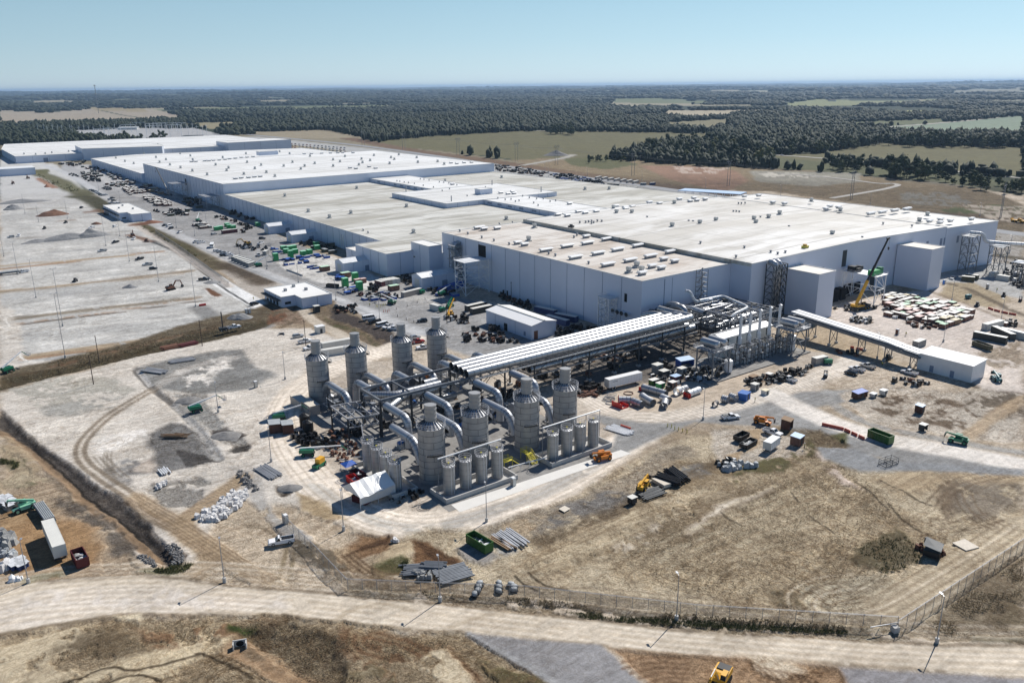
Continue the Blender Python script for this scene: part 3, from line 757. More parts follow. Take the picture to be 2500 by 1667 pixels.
 P('i',[(510,570),(640,580),(800,690),(830,740),(640,760),(500,730)],(.33,.19,.10),2,wp=.7,ro=1.3,vr=.25)
 P('i',[(360,600),(500,600),(480,660),(260,780),(230,740)],(.54,.44,.30),2.5,wp=.4)
 P('i',[(245,770),(300,720),(420,660),(480,680),(430,850),(330,850),(260,820)],(.115,.125,.04),2.0,wp=.6,bk2=.30,sc=.6)
 P('i',[(850,620),(1000,560),(1090,680),(1010,740),(850,730)],(.33,.31,.29),2.5,wp=.5)
 P('i',[(1050,560),(1250,560),(1250,640),(1100,690)],(.36,.345,.32),2,wp=.6,bk2=.4)
 tr=[(0,690),(120,800),(250,870),(450,880),(700,890)]
 L('i',tr,(.47,.35,.22),6,1.5,.8,wp=.1)
 for o in(-2.4,-1.2,0.4,1.6,2.8):L('i',tr,(.25,.155,.09),.6,.3,.75,off=o,wp=.04,bk2=.3)
 for i in range(9):
  L('i',[(20+i*24,700-i*14),(150+i*22,640-i*8),(330,600-i*6)],(.20,.11,.06),.5,.25,.65,wp=.15,bk2=.35)
  L('i',[(540+i*28,590+i*12),(600+i*24,680+i*8),(700+i*14,750)],(.17,.09,.05),.5,.25,.7,wp=.15,bk2=.33)
 P('z',[(690,1300),(760,1330),(860,1410),(800,1420),(700,1350)],(.22,.185,.14),2.5,wp=.8,bk2=.42,sc=.6)
 L('z',[(880,1440),(1000,1452),(1200,1470),(1400,1490),(1600,1512),(1800,1530),(2000,1543),(2180,1550)],(.20,.165,.10),6,2,.8,wp=.6,bk2=.38,sc=.9,ro=1.2)
 L('z',[(1380,1500),(1500,1505),(1700,1520),(1900,1525),(2150,1552)],(.10,.10,.05),3.5,1.2,.85,wp=.6,bk2=.42)
 for o in(-.5,1.4,3.2):L('z',[(1100,1445),(1300,1452),(1500,1455),(1700,1480),(2000,1510)],(.36,.28,.20),.5,.25,.6,off=o,wp=.04)
 rd=[(-60,1480),(60,1452),(200,1438),(350,1432),(520,1436),(700,1450),(860,1466),(1060,1484),(1300,1512),(1560,1542),(1800,1568),(2050,1590),(2300,1602),(2600,1612)]
 edgeN=[(-60,1460),(0,1442),(100,1420),(250,1405),(420,1405),(560,1428),(750,1446),(900,1460),(1200,1488),(1500,1520),(1800,1548),(2120,1565),(2300,1578),(2600,1575)]
 edgeS=[(2600,1655),(2300,1640),(2000,1625),(1750,1610),(1500,1585),(1300,1560),(1050,1540),(850,1520),(700,1508),(500,1497),(300,1495),(150,1520),(0,1545),(-60,1555)]
 P('z',edgeN+edgeS,(.585,.515,.42),1.4,wp=.12,ro=.15,vr=.06)
 P('z',[(-60,1480),(100,1440),(400,1430),(700,1460),(700,1490),(300,1485),(-60,1540)],(.62,.575,.53),5,wp=.5,ro=.15,al=.7)
 L('z',edgeN[2:],(.17,.125,.08),1.3,.5,.8,wp=.25,bk2=.32)
 L('z',edgeS[1:-1],(.25,.195,.13),1.2,.5,.75,wp=.25,bk2=.34)
 for o in(-9,-7,-5.2,-3.4,-1.6,0,1.8,3.6,5.4,7,9):
  L('z',rd,(.48,.40,.30),.7+abs(sin(o*3))*.9,.45,.55,off=o,wp=.06,bk2=.40)
  L('z',rd,(.66,.60,.51),.8,.4,.5,off=o+.8,wp=.06,bk2=.42)
 for c0 in([(800,1530),(850,1490),(930,1470),(1010,1490)],[(1100,1530),(1180,1500),(1300,1490)],[(1750,1560),(1770,1530),(1800,1525)]):
  L('z',c0,(.42,.345,.25),1.2,.5,.6,wp=.05)
 P('z',[(-60,1560),(150,1528),(300,1500),(520,1502),(850,1525),(1050,1548),(1180,1560),(1400,1640),(1500,1700),(-60,1760)],(.47,.375,.25),3,wp=.6,ro=1.2,vr=.25,sc=.5)
 P('z',[(-40,1580),(60,1540),(200,1520),(210,1560),(130,1600),(180,1630),(120,1700),(-60,1740)],(.55,.465,.33),4,wp=1,bk2=.40)
 P('z',[(380,1560),(500,1530),(560,1560),(520,1600),(420,1640),(300,1700),(200,1700),(160,1640)],(.53,.445,.31),4,wp=1,bk2=.41)
 P('z',[(280,1500),(350,1496),(350,1512),(290,1510)],(.62,.54,.40),2,wp=.5)
 P('z',[(120,1570),(220,1530),(330,1530),(420,1560),(300,1590),(160,1600)],(.22,.17,.11),3,wp=1,bk2=.46,sc=.5,al=.85)
 P('z',[(330,1520),(500,1515),(700,1530),(640,1560),(420,1560)],(.30,.175,.095),3,wp=1,bk2=.46,al=.9)
 P('z',[(560,1520),(780,1530),(840,1560),(840,1700),(760,1700),(700,1610),(600,1570)],(.27,.21,.14),3,wp=.7,sc=.8,ro=1.3,vr=.3,dz=-1.2)
 P('z',[(540,1520),(620,1530),(600,1550),(550,1545)],GRN,2.0,wp=.7,bk2=.4)
 L('z',[(585,1578),(640,1600),(700,1640),(770,1680),(820,1720)],(.36,.235,.14),6,1.2,.95,wp=.2,ro=.3,dz=-.5)
 P('z',[(580,1575),(620,1575),(650,1600),(610,1605)],(.33,.245,.16),1.5,wp=.2)
 for c0 in([(150,1665),(240,1630),(290,1615),(330,1632),(400,1618),(490,1598)],[(240,1668),(330,1640),(400,1655)],[(480,1595),(530,1600),(580,1625),(620,1650)]):
  L('z',c0,(.12,.085,.05),.7,.3,.9,wp=.35)
 P('z',[(830,1540),(1000,1545),(1080,1590),(1180,1640),(1220,1700),(1000,1700),(900,1620),(840,1600)],(.30,.185,.105),3,wp=.9,bk2=.38,ro=1.1)
 P('z',[(1000,1620),(1070,1590),(1160,1660),(1200,1700),(1080,1700)],(.55,.47,.34),3,wp=.7,bk2=.34)
 P('z',[(830,1600),(930,1590),(1040,1640),(1060,1700),(830,1700)],(.23,.185,.11),3,wp=1,bk2=.42,sc=.8)
 P('z',[(1180,1600),(1320,1640),(1360,1700),(1250,1700)],(.16,.14,.055),3,wp=1,bk2=.40,sc=1)
 for c0 in([(860,1530),(850,1570),(880,1600),(940,1610)],[(1020,1560),(1100,1590),(1180,1620)],[(900,1560),(980,1580),(1060,1630)]):
  for o in(0,1.8):L('z',c0,(.42,.32,.20),.8,.35,.7,off=o,wp=.05)
 P('z',[(1140,1546),(1250,1552),(1350,1565),(1460,1578),(1500,1610),(1600,1700),(1380,1700),(1300,1640),(1230,1600)],(.325,.32,.325),1.5,wp=.2,ro=.3,vr=.08)
 L('z',[(1145,1548),(1230,1595),(1300,1625),(1350,1665)],(.40,.405,.41),1.4,.5,.7,wp=.1)
 P('z',[(1480,1585),(1700,1600),(1900,1615),(2080,1640),(2100,1700),(1640,1700),(1560,1650)],(.42,.285,.175),2.5,wp=.3,ro=.8,vr=.18)
 P('z',[(1820,1612),(1920,1618),(1960,1640),(1900,1660)],(.56,.48,.37),2.5,wp=.8,bk2=.4)
 P('z',[(2050,1632),(2300,1645),(2600,1665),(2600,1720),(2080,1720)],(.33,.32,.33),1.5,wp=.2,ro=.3,vr=.07)
 for i in range(7):
  L('z',[(1500+i*20,1620+i*12),(1580+i*10,1600+i*12),(1680,1606+i*12)],(.26,.15,.085),.7,.3,.6,wp=.06,bk2=.35)
  L('z',[(1850+i*18,1625+i*4),(1880+i*18,1650),(1870+i*24,1690)],(.27,.17,.10),.6,.3,.6,wp=.06,bk2=.35)
 rel=sstep(dist,500,250)
 Z+=-1.0*(rough>.75)*np.clip(rough,0,1.3)*(N2*.35+N3*.25)*rel
 h=fbm(X,Y,2600,3,71)
 Z+=sstep(dist,3500,26000)*(h-.25)*170
 Z+=sstep(dist,1700,3500)*(fbm(X,Y,900,3,77)-.5)*10
 lum=C.mean(1,keepdims=True)
 nearw=(1-far)[:,None]
 C=C*(1-nearw)+C*(np.clip(lum,.02,1)/.44)**.5*nearw
 global GRID,GZ
 GRID=(rings,th,(C.max(1)<.06).reshape(nr,nt)&(dist.reshape(nr,nt)>1000))
 GZ=Z.reshape(nr,nt)
 co=np.stack([X,Y,Z],1).astype(np.float32)
 i0=np.arange(nr-1)[:,None]*nt;j=np.arange(nt)[None,:];j1=(j+1)%nt
 q=np.stack([i0+j,i0+nt+j,i0+nt+j1,i0+j1],-1).reshape(-1,4)[:,::-1]
 me=bpy.data.meshes.new('ground')
 nf=len(q)
 me.vertices.add(n);me.vertices.foreach_set('co',co.ravel())
 me.loops.add(nf*4);me.loops.foreach_set('vertex_index',q.ravel().astype(np.int32))
 me.polygons.add(nf)
 me.polygons.foreach_set('loop_start',np.arange(nf,dtype=np.int32)*4)
 me.polygons.foreach_set('loop_total',np.full(nf,4,np.int32))
 me.update(calc_edges=True)
 me.polygons.foreach_set('use_smooth',np.ones(nf,bool))
 ca=me.color_attributes.new('soil','FLOAT_COLOR','POINT')
 ca.data.foreach_set('color',np.concatenate([np.clip(C,.005,.9),np.ones((n,1))],1).astype(np.float32).ravel())
 cb=me.color_attributes.new('kind','FLOAT_COLOR','POINT')
 cb.data.foreach_set('color',np.stack([scrub,rough,far,np.ones(n)],1).astype(np.float32).ravel())
 o=bpy.data.objects.new('ground',me)
 SC.collection.objects.link(o)
 tag(o,'pale sandy construction ground, gravel yards, haul roads and country running to the horizon',kind='structure')
 me.materials.append(ground_mat())
 return o
def ground_mat():
 m=bpy.data.materials.new('soil')
 m.use_nodes=True
 nt=m.node_tree;N=nt.nodes;K=nt.links
 b=N['Principled BSDF']
 b.inputs['Roughness'].default_value=.95
 b.inputs['Specular IOR Level'].default_value=.15
 ac=N.new('ShaderNodeAttribute');ac.attribute_name='soil'
 ak=N.new('ShaderNodeAttribute');ak.attribute_name='kind'
 sp=N.new('ShaderNodeSeparateColor');K.new(ak.outputs['Color'],sp.inputs[0])
 g=N.new('ShaderNodeNewGeometry')
 def noise(scale,detail=4,rough=.6,dist=0,vec=None):
  n=N.new('ShaderNodeTexNoise')
  n.inputs['Scale'].default_value=scale;n.inputs['Detail'].default_value=detail
  n.inputs['Roughness'].default_value=rough;n.inputs['Distortion'].default_value=dist
  K.new(vec or g.outputs['Position'],n.inputs['Vector'])
  return n.outputs['Fac']
 def mr(v,a,b_,c,d):
  r=N.new('ShaderNodeMapRange')
  for k,x in zip(('From Min','From Max','To Min','To Max'),(a,b_,c,d)):r.inputs[k].default_value=x
  K.new(v,r.inputs['Value']);return r.outputs[0]
 def mth(op,a,b_):
  r=N.new('ShaderNodeMath');r.operation=op
  for i,x in enumerate((a,b_)):
   if isinstance(x,(int,float)):r.inputs[i].default_value=x
   else:K.new(x,r.inputs[i])
  return r.outputs[0]
 n1=noise(.045,6,.65,.6);n2=noise(.5,5,.65);n3=noise(2.4,6,.8)
 mp=N.new('ShaderNodeMapping');mp.inputs['Rotation'].default_value=(0,0,-YB)
 mp.inputs['Scale'].default_value=(.06,.75,1)
 mp.vector_type='TEXTURE';mp.inputs['Scale'].default_value=(9,1.1,1);mp.inputs['Rotation'].default_value=(0,0,YB)
 K.new(g.outputs['Position'],mp.inputs['Vector'])
 ns=noise(.8,5,.6,.4,mp.outputs[0])
 v=mth('ADD',mr(n1,.25,.75,-.22,.16),mr(n2,.25,.75,-.22,.17))
 v=mth('ADD',v,mr(n3,.25,.75,-.20,.16))
 v=mth('ADD',v,mr(ns,.25,.75,-.18,.14))
 far_inv=mth('SUBTRACT',1.0,mth('MULTIPLY',sp.outputs[2],.5))
 v=mth('MULTIPLY',v,far_inv)
 v=mth('ADD',v,1.0)
 sc=N.new('ShaderNodeVectorMath');sc.operation='SCALE'
 K.new(ac.outputs['Color'],sc.inputs[0]);K.new(v,sc.inputs['Scale'])
 t1=noise(1.1,6,.8,.8);t2=noise(.13,4,.6,.5)
 tf=mth('ADD',mth('MULTIPLY',t1,.62),mth('MULTIPLY',t2,.38))
 tm=mth('MULTIPLY',mr(tf,.47,.58,0,.8),sp.outputs[0])
 mx=N.new('ShaderNodeMix');mx.data_type='RGBA'
 K.new(tm,mx.inputs['Factor']);K.new(sc.outputs[0],mx.inputs[6]);mx.inputs[7].default_value=(.16,.115,.066,1)
 tl=mth('MULTIPLY',mr(tf,.50,.40,0,.35),sp.outputs[0])
 mx2=N.new('ShaderNodeMix');mx2.data_type='RGBA'
 K.new(tl,mx2.inputs['Factor']);K.new(mx.outputs[2],mx2.inputs[6]);mx2.inputs[7].default_value=(.60,.51,.36,1)
 cl=noise(.9,6,.75,1.2)
 cm=mth('MULTIPLY',mr(cl,.58,.66,0,.6),mth('MINIMUM',sp.outputs[1],1.0))
 mx3=N.new('ShaderNodeMix');mx3.data_type='RGBA';mx3.blend_type='MULTIPLY'
 K.new(cm,mx3.inputs['Factor']);K.new(mx2.outputs[2],mx3.inputs[6]);mx3.inputs[7].default_value=(.36,.31,.26,1)
 col=mx3.outputs[2]
 def rdg(fac,lo,hi):
  a_=mth('ABSOLUTE',mth('SUBTRACT',fac,.5),0)
  return mr(a_,lo,hi,1,0)
 def scr2(fac,lo,hi,amt,c_,msk):
  nonlocal col
  f_=mth('MULTIPLY',mth('MULTIPLY',rdg(fac,lo,hi),amt),msk)
  x_=N.new('ShaderNodeMix');x_.data_type='RGBA';x_.blend_type='MULTIPLY'
  K.new(f_,x_.inputs['Factor']);K.new(col,x_.inputs[6]);x_.inputs[7].default_value=(*c_,1);col=x_.outputs[2]
 rm=mth('MINIMUM',mth('ADD',sp.outputs[1],.15),1.0)
 rm=mth('MULTIPLY',rm,mth('SUBTRACT',1.0,sp.outputs[2]))
 patch=mr(noise(.028,3,.5),.44,.58,.15,1)
 scr2(noise(.085,3,.55,2.2),.006,.03,.7,(.50,.43,.36),mth('MULTIPLY',rm,patch))
 scr2(noise(.19,4,.6,1.4,mp.outputs[0]),.015,.07,.5,(.52,.46,.40),mth('MULTIPLY',rm,mr(noise(.05,3,.5),.42,.55,0,1)))
 scr2(noise(.22,5,.65,2.6),.012,.055,.55,(.42,.36,.30),rm)
 scr2(noise(.13,4,.6,3.2),.008,.04,.7,(1.5,1.48,1.42),mth('MULTIPLY',rm,patch))
 K.new(col,b.inputs['Base Color'])
 hb=mth('ADD',mth('MULTIPLY',n2,.6),mth('ADD',mth('MULTIPLY',n3,.3),mth('MULTIPLY',cl,.8)))
 bp=N.new('ShaderNodeBump');bp.inputs['Distance'].default_value=.9
 K.new(mth('MULTIPLY',sp.outputs[1],.75),bp.inputs['Strength']);K.new(hb,bp.inputs['Height'])
 K.new(bp.outputs[0],b.inputs['Normal'])
 return m
build_ground()
def ribbon(name,pts,w,col,lab):
 W=[at('z',*p)for p in pts]
 for _ in range(2):
  Q=[W[0]]
  for i in range(len(W)-1):Q+=[W[i]*.75+W[i+1]*.25,W[i]*.25+W[i+1]*.75]
  W=Q+[W[-1]]
 m=MB();vs=[]
 for i,p in enumerate(W):
  d=(W[min(i+1,len(W)-1)]-W[max(i-1,0)]).normalized();n=Vector((-d.y,d.x,0))*w/2
  vs+=[(*(p-n).xy,.05 if p.length<900 else.3),(*(p+n).xy,.05 if p.length<900 else.3)]
 m.add(vs,[(i*2,i*2+1,i*2+3,i*2+2)for i in range(len(W)-1)])
 mat(name+'_surface',col,.9,vr=.12,scale=.15,dirt=tuple(x*.85 for x in col)+(.5,),dscale=.05)
 tag(m.bd(name,name+'_surface'),lab,kind='structure')
ribbon('perimeter_road',[(560,325),(700,338),(850,352),(1000,372),(1200,402),(1400,431),(1600,458),(1780,484),(2000,512),(2200,535),(2400,560),(2500,572),(2560,580)],15,(.26,.265,.275),'wide grey road along the far side of the plant')
ribbon('country_road',[(1870,378),(1960,383),(2060,392),(2180,403),(2320,418),(2500,436),(2600,446)],7.5,(.42,.40,.36),'pale country road crossing the right-hand fields')
ribbon('access_track',[(2030,484),(2090,474),(2160,462),(2198,453),(2180,448),(2150,450),(2080,440),(1990,430),(1900,424)],6,(.33,.31,.28),'grey track looping over the spoil ground')
ribbon('field_track',[(1275,405),(1330,395),(1380,386),(1400,379)],9,(.33,.31,.27),'track up to the grey stone mound')
ribbon('field_road',[(1287,320),(1400,320.5),(1720,321)],14,(.38,.35,.28),'pale road along the far edge of the olive field')
ribbon('highway',[(2105,315),(2260,304),(2400,292),(2520,276)],16,(.36,.34,.29),'pale highway beyond the green field at right')
# buildings
def roof_mat(name,col,dirt,amt,dscale,gx=17.5,gy=19.5):
 m=bpy.data.materials.new(name);m.use_nodes=True
 nt=m.node_tree;N=nt.nodes;K=nt.links
 b=N['Principled BSDF'];b.inputs['Roughness'].default_value=.65;b.inputs['Specular IOR Level'].default_value=.25
 tc=N.new('ShaderNodeTexCoord')
 def noise(s,d,stretch=None,dist=.4):
  n=N.new('ShaderNodeTexNoise');n.inputs['Scale'].default_value=s;n.inputs['Detail'].default_value=d
  n.inputs['Roughness'].default_value=.62;n.inputs['Distortion'].default_value=dist
  v=tc.outputs['Object']
  if stretch:
   mp=N.new('ShaderNodeMapping');mp.inputs['Scale'].default_value=stretch;K.new(v,mp.inputs[0]);v=mp.outputs[0]
  K.new(v,n.inputs['Vector']);return n.outputs['Fac']
 def mr(v,a,b_,c,d):
  r=N.new('ShaderNodeMapRange')
  for k,x in zip(('From Min','From Max','To Min','To Max'),(a,b_,c,d)):r.inputs[k].default_value=x
  K.new(v,r.inputs['Value']);return r.outputs[0]
 def mix(f,c1,c2):
  x=N.new('ShaderNodeMix');x.data_type='RGBA';K.new(f,x.inputs['Factor'])
  for i,c in((6,c1),(7,c2)):
   if isinstance(c,tuple):x.inputs[i].default_value=(*c,1)
   else:K.new(c,x.inputs[i])
  return x.outputs[2]
 c=mix(mr(noise(dscale,8,(1.6,.4,1),.8),.44,.62,0,amt),col,dirt)
 c=mix(mr(noise(dscale*4.1,6,(1.3,.3,1),1),.50,.64,0,amt*.8),c,tuple(x*.82 for x in dirt))
 c=mix(mr(noise(.9,3),.4,.8,0,.18),c,tuple(x*.8 for x in col))
 sx=N.new('ShaderNodeSeparateXYZ');K.new(tc.outputs['Object'],sx.inputs[0])
 for ax,sp_,wd in(('X',gx,.22),('Y',gy,.28),('X',gx*4,.5)):
  pp=N.new('ShaderNodeMath');pp.operation='PINGPONG';pp.inputs[1].default_value=sp_/2
  K.new(sx.outputs[ax],pp.inputs[0])
  c=mix(mr(pp.outputs[0],wd,wd*1.4,.42,0),c,tuple(x*.45 for x in dirt))
 K.new(c,b.inputs['Base Color'])
 MATS[name]=m
roof_mat('roof_a',(.64,.605,.555),(.43,.36,.295),.8,.030)
roof_mat('roof_b',(.74,.73,.705),(.50,.47,.415),.85,.016)
roof_mat('roof_c',(.61,.60,.555),(.38,.36,.305),1.0,.018)
roof_mat('roof_d',(.76,.76,.745),(.58,.57,.54),.7,.012)
def L2(a,b,z=0.0):
 return(a,-b,z)
def bt_(name,lab,cat,group=None):
 return th_(name,lab,cat,ORG,YA,group)
def wlm(poly,hs,seam=11.65,skip=(),z0=-.3):
 """poly in (a, b), wall outline with top heights hs; returns MB with slot 0 panel, 1 seam, 2 coping"""
 m=MB();n=len(poly)
 ar=sum(poly[i][0]*-poly[(i+1)%n][1]-poly[(i+1)%n][0]*-poly[i][1]for i in range(n))
 for i in range(n):
  p,q=poly[i],poly[(i+1)%n];hp,hq=hs[i],hs[(i+1)%n]
  P0,Q0,Q1,P1=L2(*p,z0),L2(*q,z0),L2(*q,hq),L2(*p,hp)
  f=(0,1,2,3)if ar>0 else(3,2,1,0)
  m.add([P0,Q0,Q1,P1],[f],0)
  d=Vector((q[0]-p[0],-(q[1]-p[1]),0));ln=d.length;d.normalize()
  nn=Vector((d.y,-d.x,0))*(1 if ar>0 else-1)
  if i not in skip and seam:
   k=max(1,round(ln/seam))
   for j in range(1,k):
    s=ln*j/k
    c=Vector(P0)+d*s+nn*.03
    h=hp+(hq-hp)*j/k
    m.bar((c.x,c.y,z0),(c.x,c.y,h-.2),.22,.08,1)
  a_=Vector((P1[0],P1[1],hp))+nn*.06;b_=Vector((Q1[0],Q1[1],hq))+nn*.06
  m.bar(a_+Vector((0,0,.10))-d*.05,b_+Vector((0,0,.10))+d*.05,.45,.28,2)
 return m
def wr(par,name,p,q,s0,s1,z0,z1,mt,prd=.06,lab=None):
 """a rectangle on the wall running from p to q (a, b), outward = right-hand side of travel seen from above in (a,-b)"""
 d=Vector((q[0]-p[0],-(q[1]-p[1]),0));d.normalize()
 n=Vector((d.y,-d.x,0))
 c=Vector((p[0],-p[1],0))+d*((s0+s1)/2)
 m=MB()
 m.bar(c-d*((s1-s0)/2)+Vector((0,0,(z0+z1)/2)),c+d*((s1-s0)/2)+Vector((0,0,(z0+z1)/2)),prd*2,z1-z0)
 return m.bd(name,mt,par,lab=lab)
def _hood_mesh():
 m=MB()
 m.box(-1.4,1.4,-1.1,1.1,0,.5,0)
 m.box(-.75,.75,-.7,.7,.5,1.2,1)
 m.box(-.95,.95,-.85,.85,1.2,2.4,0)
 m.box(-.75,.75,-.65,.65,2.4,2.5,1)
 return m.mesh('roof_vent',['off_white','mid_steel'])
def _ridge_mesh(Ln):
 m=MB()
 h=Ln/2
 m.box(-h*.9,h*.9,-.6,.6,0,.8,1)
 m.xprofile([(-1.0,.8),(1.0,.8),(1.25,1.2),(.8,1.6),(-.8,1.6),(-1.25,1.2)],-h*.98,h*.98,0)
 v=[(y,x,z)if i>=8 else(x,y,z)for i,(x,y,z)in enumerate(m.v)]
 m.v=v
 return m.mesh('ridge_vent',['white_paint','mid_steel'])
def _small_mesh():
 m=MB()
 m.tube((0,0,0),(0,0,.9),.45,8,m=0)
 m.tube((0,0,.9),(0,0,1.2),.8,8,r2=.5,m=0)
 return m.mesh('roof_stub',['mid_steel'])
HOOD,RIDGE,RIDGES,STUB=_hood_mesh(),_ridge_mesh(7.6),_ridge_mesh(4.3),_small_mesh()
RN={HOOD.name:'roof_vent',RIDGE.name:'ridge_vent',RIDGES.name:'ridge_vent',STUB.name:'vent_stub'}
def vts(par,crop,pts,H,me,name,rz=0.0):
 for p in pts:
  w=at(crop,p[0],p[1],H)
  a,b=toAB(w)
  o=bpy.data.objects.new(name,me)
  SC.collection.objects.link(o)
  o.parent=par
  o.location=L2(a,b,H+.1)
  o.rotation_euler=(0,0,rz)
HN=24.0
N=bt_('factory_hall','near factory hall whose pinkish roof carries rows of long white ridge vents','factory hall')
polyN=[(0,0),(0,55.3),(151.5,55.3),(151.5,0)]
wlm(polyN,[HN]*4,11.65,skip=(0,1)).bd('wall',['wall_panel','seam','coping'],N)
MB().add([L2(0,0,HN),L2(151.5,0,HN),L2(151.5,55.3,HN),L2(0,55.3,HN)],[(3,2,1,0)]).bd('roof','roof_a',N)
vts(N,'b',[(1408,1243),(1553,1216),(1610,1293),(1692,1195),(1826,1168),(1765,1265),(1898,1240),(2038,1213),(1832,1343),(1984,1313),(2123,1285),(2262,1255)],HN,RIDGE,'ridge_vent',pi/2)
vts(N,'b',[(1215,1193),(1262,1205),(1683,1150),(2213,1306),(2288,1320),(2133,1355),(2197,1366),(2065,1403),(1075,1093),(940,1091),(985,1098),(965,1086)],HN,RIDGES,'ridge_vent',pi/2)
vts(N,'b',[(1330,1082),(1290,1172),(2027,1348)],HN,HOOD,'roof_vent')
vts(N,'k',[(350,60),(258,120),(405,112)],HN,HOOD,'roof_vent')
vts(N,'b',[(820,1108),(875,1126),(970,1152),(1053,1173),(1157,1198),(1600,1150),(1620,1135),(1473,1275),(1970,1385),(1700,1328),(1427,1262)],HN,STUB,'vent_stub')
wr(N,'wall_opening',(151.5,0),(0,0),35.0,41.5,15.5,22.5,'void',.05)
wr(N,'wall_opening',(151.5,0),(0,0),141.6,143.2,13.6,17.2,'void',.05)
wr(N,'downpipe',(0,0),(0,55.3),13.0,13.35,2,23,'seam',.12)
wr(N,'downpipe',(0,0),(0,55.3),17.8,18.0,2,23,'seam',.05)
for i,b_ in enumerate((5.4,9.3,12.6,16.1)):
 m=MB();m.tube((0.0,-b_,10.2),(-1.4,-b_,10.2),1.45,18,m=0)
 m.disc((0,0),1.2,0,18,1)
 k=len(m.v)-18
 for q in range(k,len(m.v)):
  x,y,z=m.v[q];m.v[q]=(-1.45,-b_+x,10.2+y)
 m.bd('duct_mouth',['grey_steel','void'],N)
for i,a_ in enumerate((15.1,12.3,9.8,7.0)):
 m=MB();m.tube((a_,0,8.8),(a_,1.5,8.8),.75,14,m=0)
 m.tube((a_,1.5,8.8),(a_,1.6,8.8),.95,14,m=1)
 m.bd('duct_mouth',['pale_steel','dark_steel'],N)
Sb=bt_('stair_block','narrow white-roofed wall block between the near hall and the lower long hall','building')
polyS=[(151.5,-8.7),(151.5,-.3),(170.5,-.3),(170.5,-8.7)]
wlm(polyS,[17.2]*4,9.5,skip=(2,)).bd('wall',['wall_panel','seam','coping'],Sb)
MB().add([L2(*p,17.2)for p in polyS],[(0,1,2,3)]).bd('roof','roof_white',Sb)
wr(Sb,'wall_lamp',(170.5,-8.7),(151.5,-8.7),2.5,4,9,9.6,'dark_steel',.2)
Rh=bt_('factory_hall','largest factory hall at right with white membrane roof and tower blocks on its near wall','factory hall')
fr=[(-11,55.4,25.5),(-12.5,133,26.6),(-15.5,215.5,25.1)]
fr2=[(-15.7,215.6,24.5),(-21.5,262,24.3)]
bk=[(150,55.4,25.5),(147,140,26.6),(144,222,25.1)]
bk2=[(144,222.2,24.5),(141,264,24.3)]
pol=fr+bk[::-1]
wlm([(p[0],p[1])for p in pol],[p[2]for p in pol],0).bd('wall',['wall_panel','seam','coping'],Rh)
pol=fr2+bk2[::-1]
wlm([(p[0],p[1])for p in pol],[p[2]for p in pol],0).bd('wall',['wall_panel','seam','coping'],Rh)
m=MB()
for A_,B_ in((fr,bk),(fr2,bk2)):
 for i in range(len(A_)-1):
  m.add([L2(*A_[i]),L2(*A_[i+1]),L2(*B_[i+1]),L2(*B_[i])],[(3,2,1,0)])
m.bd('roof','roof_b',Rh)
MB().bar(L2(-11,55.0,25.2),L2(150,55.0,25.2),.5,1.6).bd('parapet','roof_c',Rh)
vts(Rh,'c',[(135,1058),(245,1040),(505,1030),(518,1056),(605,1018),(680,992),(897,905),(1040,1133),(1095,972),(1690,1002),(1635,1042)],25.7,HOOD,'roof_vent')
vts(Rh,'b',[(1995,985),(2270,1077),(2285,920),(1870,955),(1890,985)],25.7,HOOD,'roof_vent')
vts(Rh,'b',[(1555,1006),(1490,1000),(1630,980),(1677,988),(1753,978),(1885,941),(1950,950),(2000,945),(1955,960),(2115,915),(2185,923),(2320,893)],25.7,RIDGES,'ridge_vent',pi/2)
vts(Rh,'c',[(70,906),(115,901),(172,893),(440,873),(538,868),(635,915),(715,923),(997,960),(1025,943),(1083,950),(1705,1046),(1780,1033),(1777,1056),(1848,1043),(1992,1031),(95,885)],25.7,RIDGES,'ridge_vent',pi/2)
vts(Rh,'c',[(1305,993),(1383,983),(1468,971),(1552,961)],25.7,RIDGE,'ridge_vent',pi/2)
vts(Rh,'c',[(140,1190),(440,1222),(620,1253),(383,1285),(1388,1058),(1585,1075),(1245,1155),(745,1080),(720,1255),(668,1264),(60,1042),(90,1045),(365,975),(385,975),(405,978),(420,920),(445,918),(400,920),(550,1015)],25.7,STUB,'vent_stub')
vts(Rh,'b',[(1640,1050),(1680,1048),(1700,1045),(1720,1042),(1760,1040),(1790,1042),(2100,1015),(1720,1055),(1735,1050)],25.7,STUB,'vent_stub')
f0,f1=(-12.5,133),(-15.5,215.5)
wr(Rh,'wall_opening',(-11,55.4),(-12.5,133),67.5,71.0,15.2,23.2,'dark_steel',.05)
wr(Rh,'shutter_door',(-12.5,133),(-15.5,215.5),15.5,19.8,0,10.5,'dark_steel',.05)
for x,y in((382,872),(446,855),(522,835)):
 s=toAB(at('l',x,y))[1]-55.4+4
 wr(Rh,'loading_door',(-11,55.4),(-12.5,133),s-1.9,s+1.9,0,5.6,'void',4.0)
for s in(72.0,76.0):
 wr(Rh,'loading_door',(-11,55.4),(-12.5,133),s-1,s+2,0,6.0,'void',.9)
wr(Rh,'loading_door',(-12.5,133),(-15.5,215.5),2.5,6.5,0,5.8,'void',.9)
for s in(47.5,52.0):
 wr(Rh,'louvre',(-11,55.4),(-12.5,133),s,s+1.2,15.5,17.2,'seam')
for s in(64.0,77.5,81.2):
 wr(Rh,'louvre',(-12.5,133),(-15.5,215.5),s,s+2.2,15.5,19.3,'seam')
wr(Rh,'louvre',(-15.7,215.6),(-21.5,262),10,12,15.5,19.3,'seam')
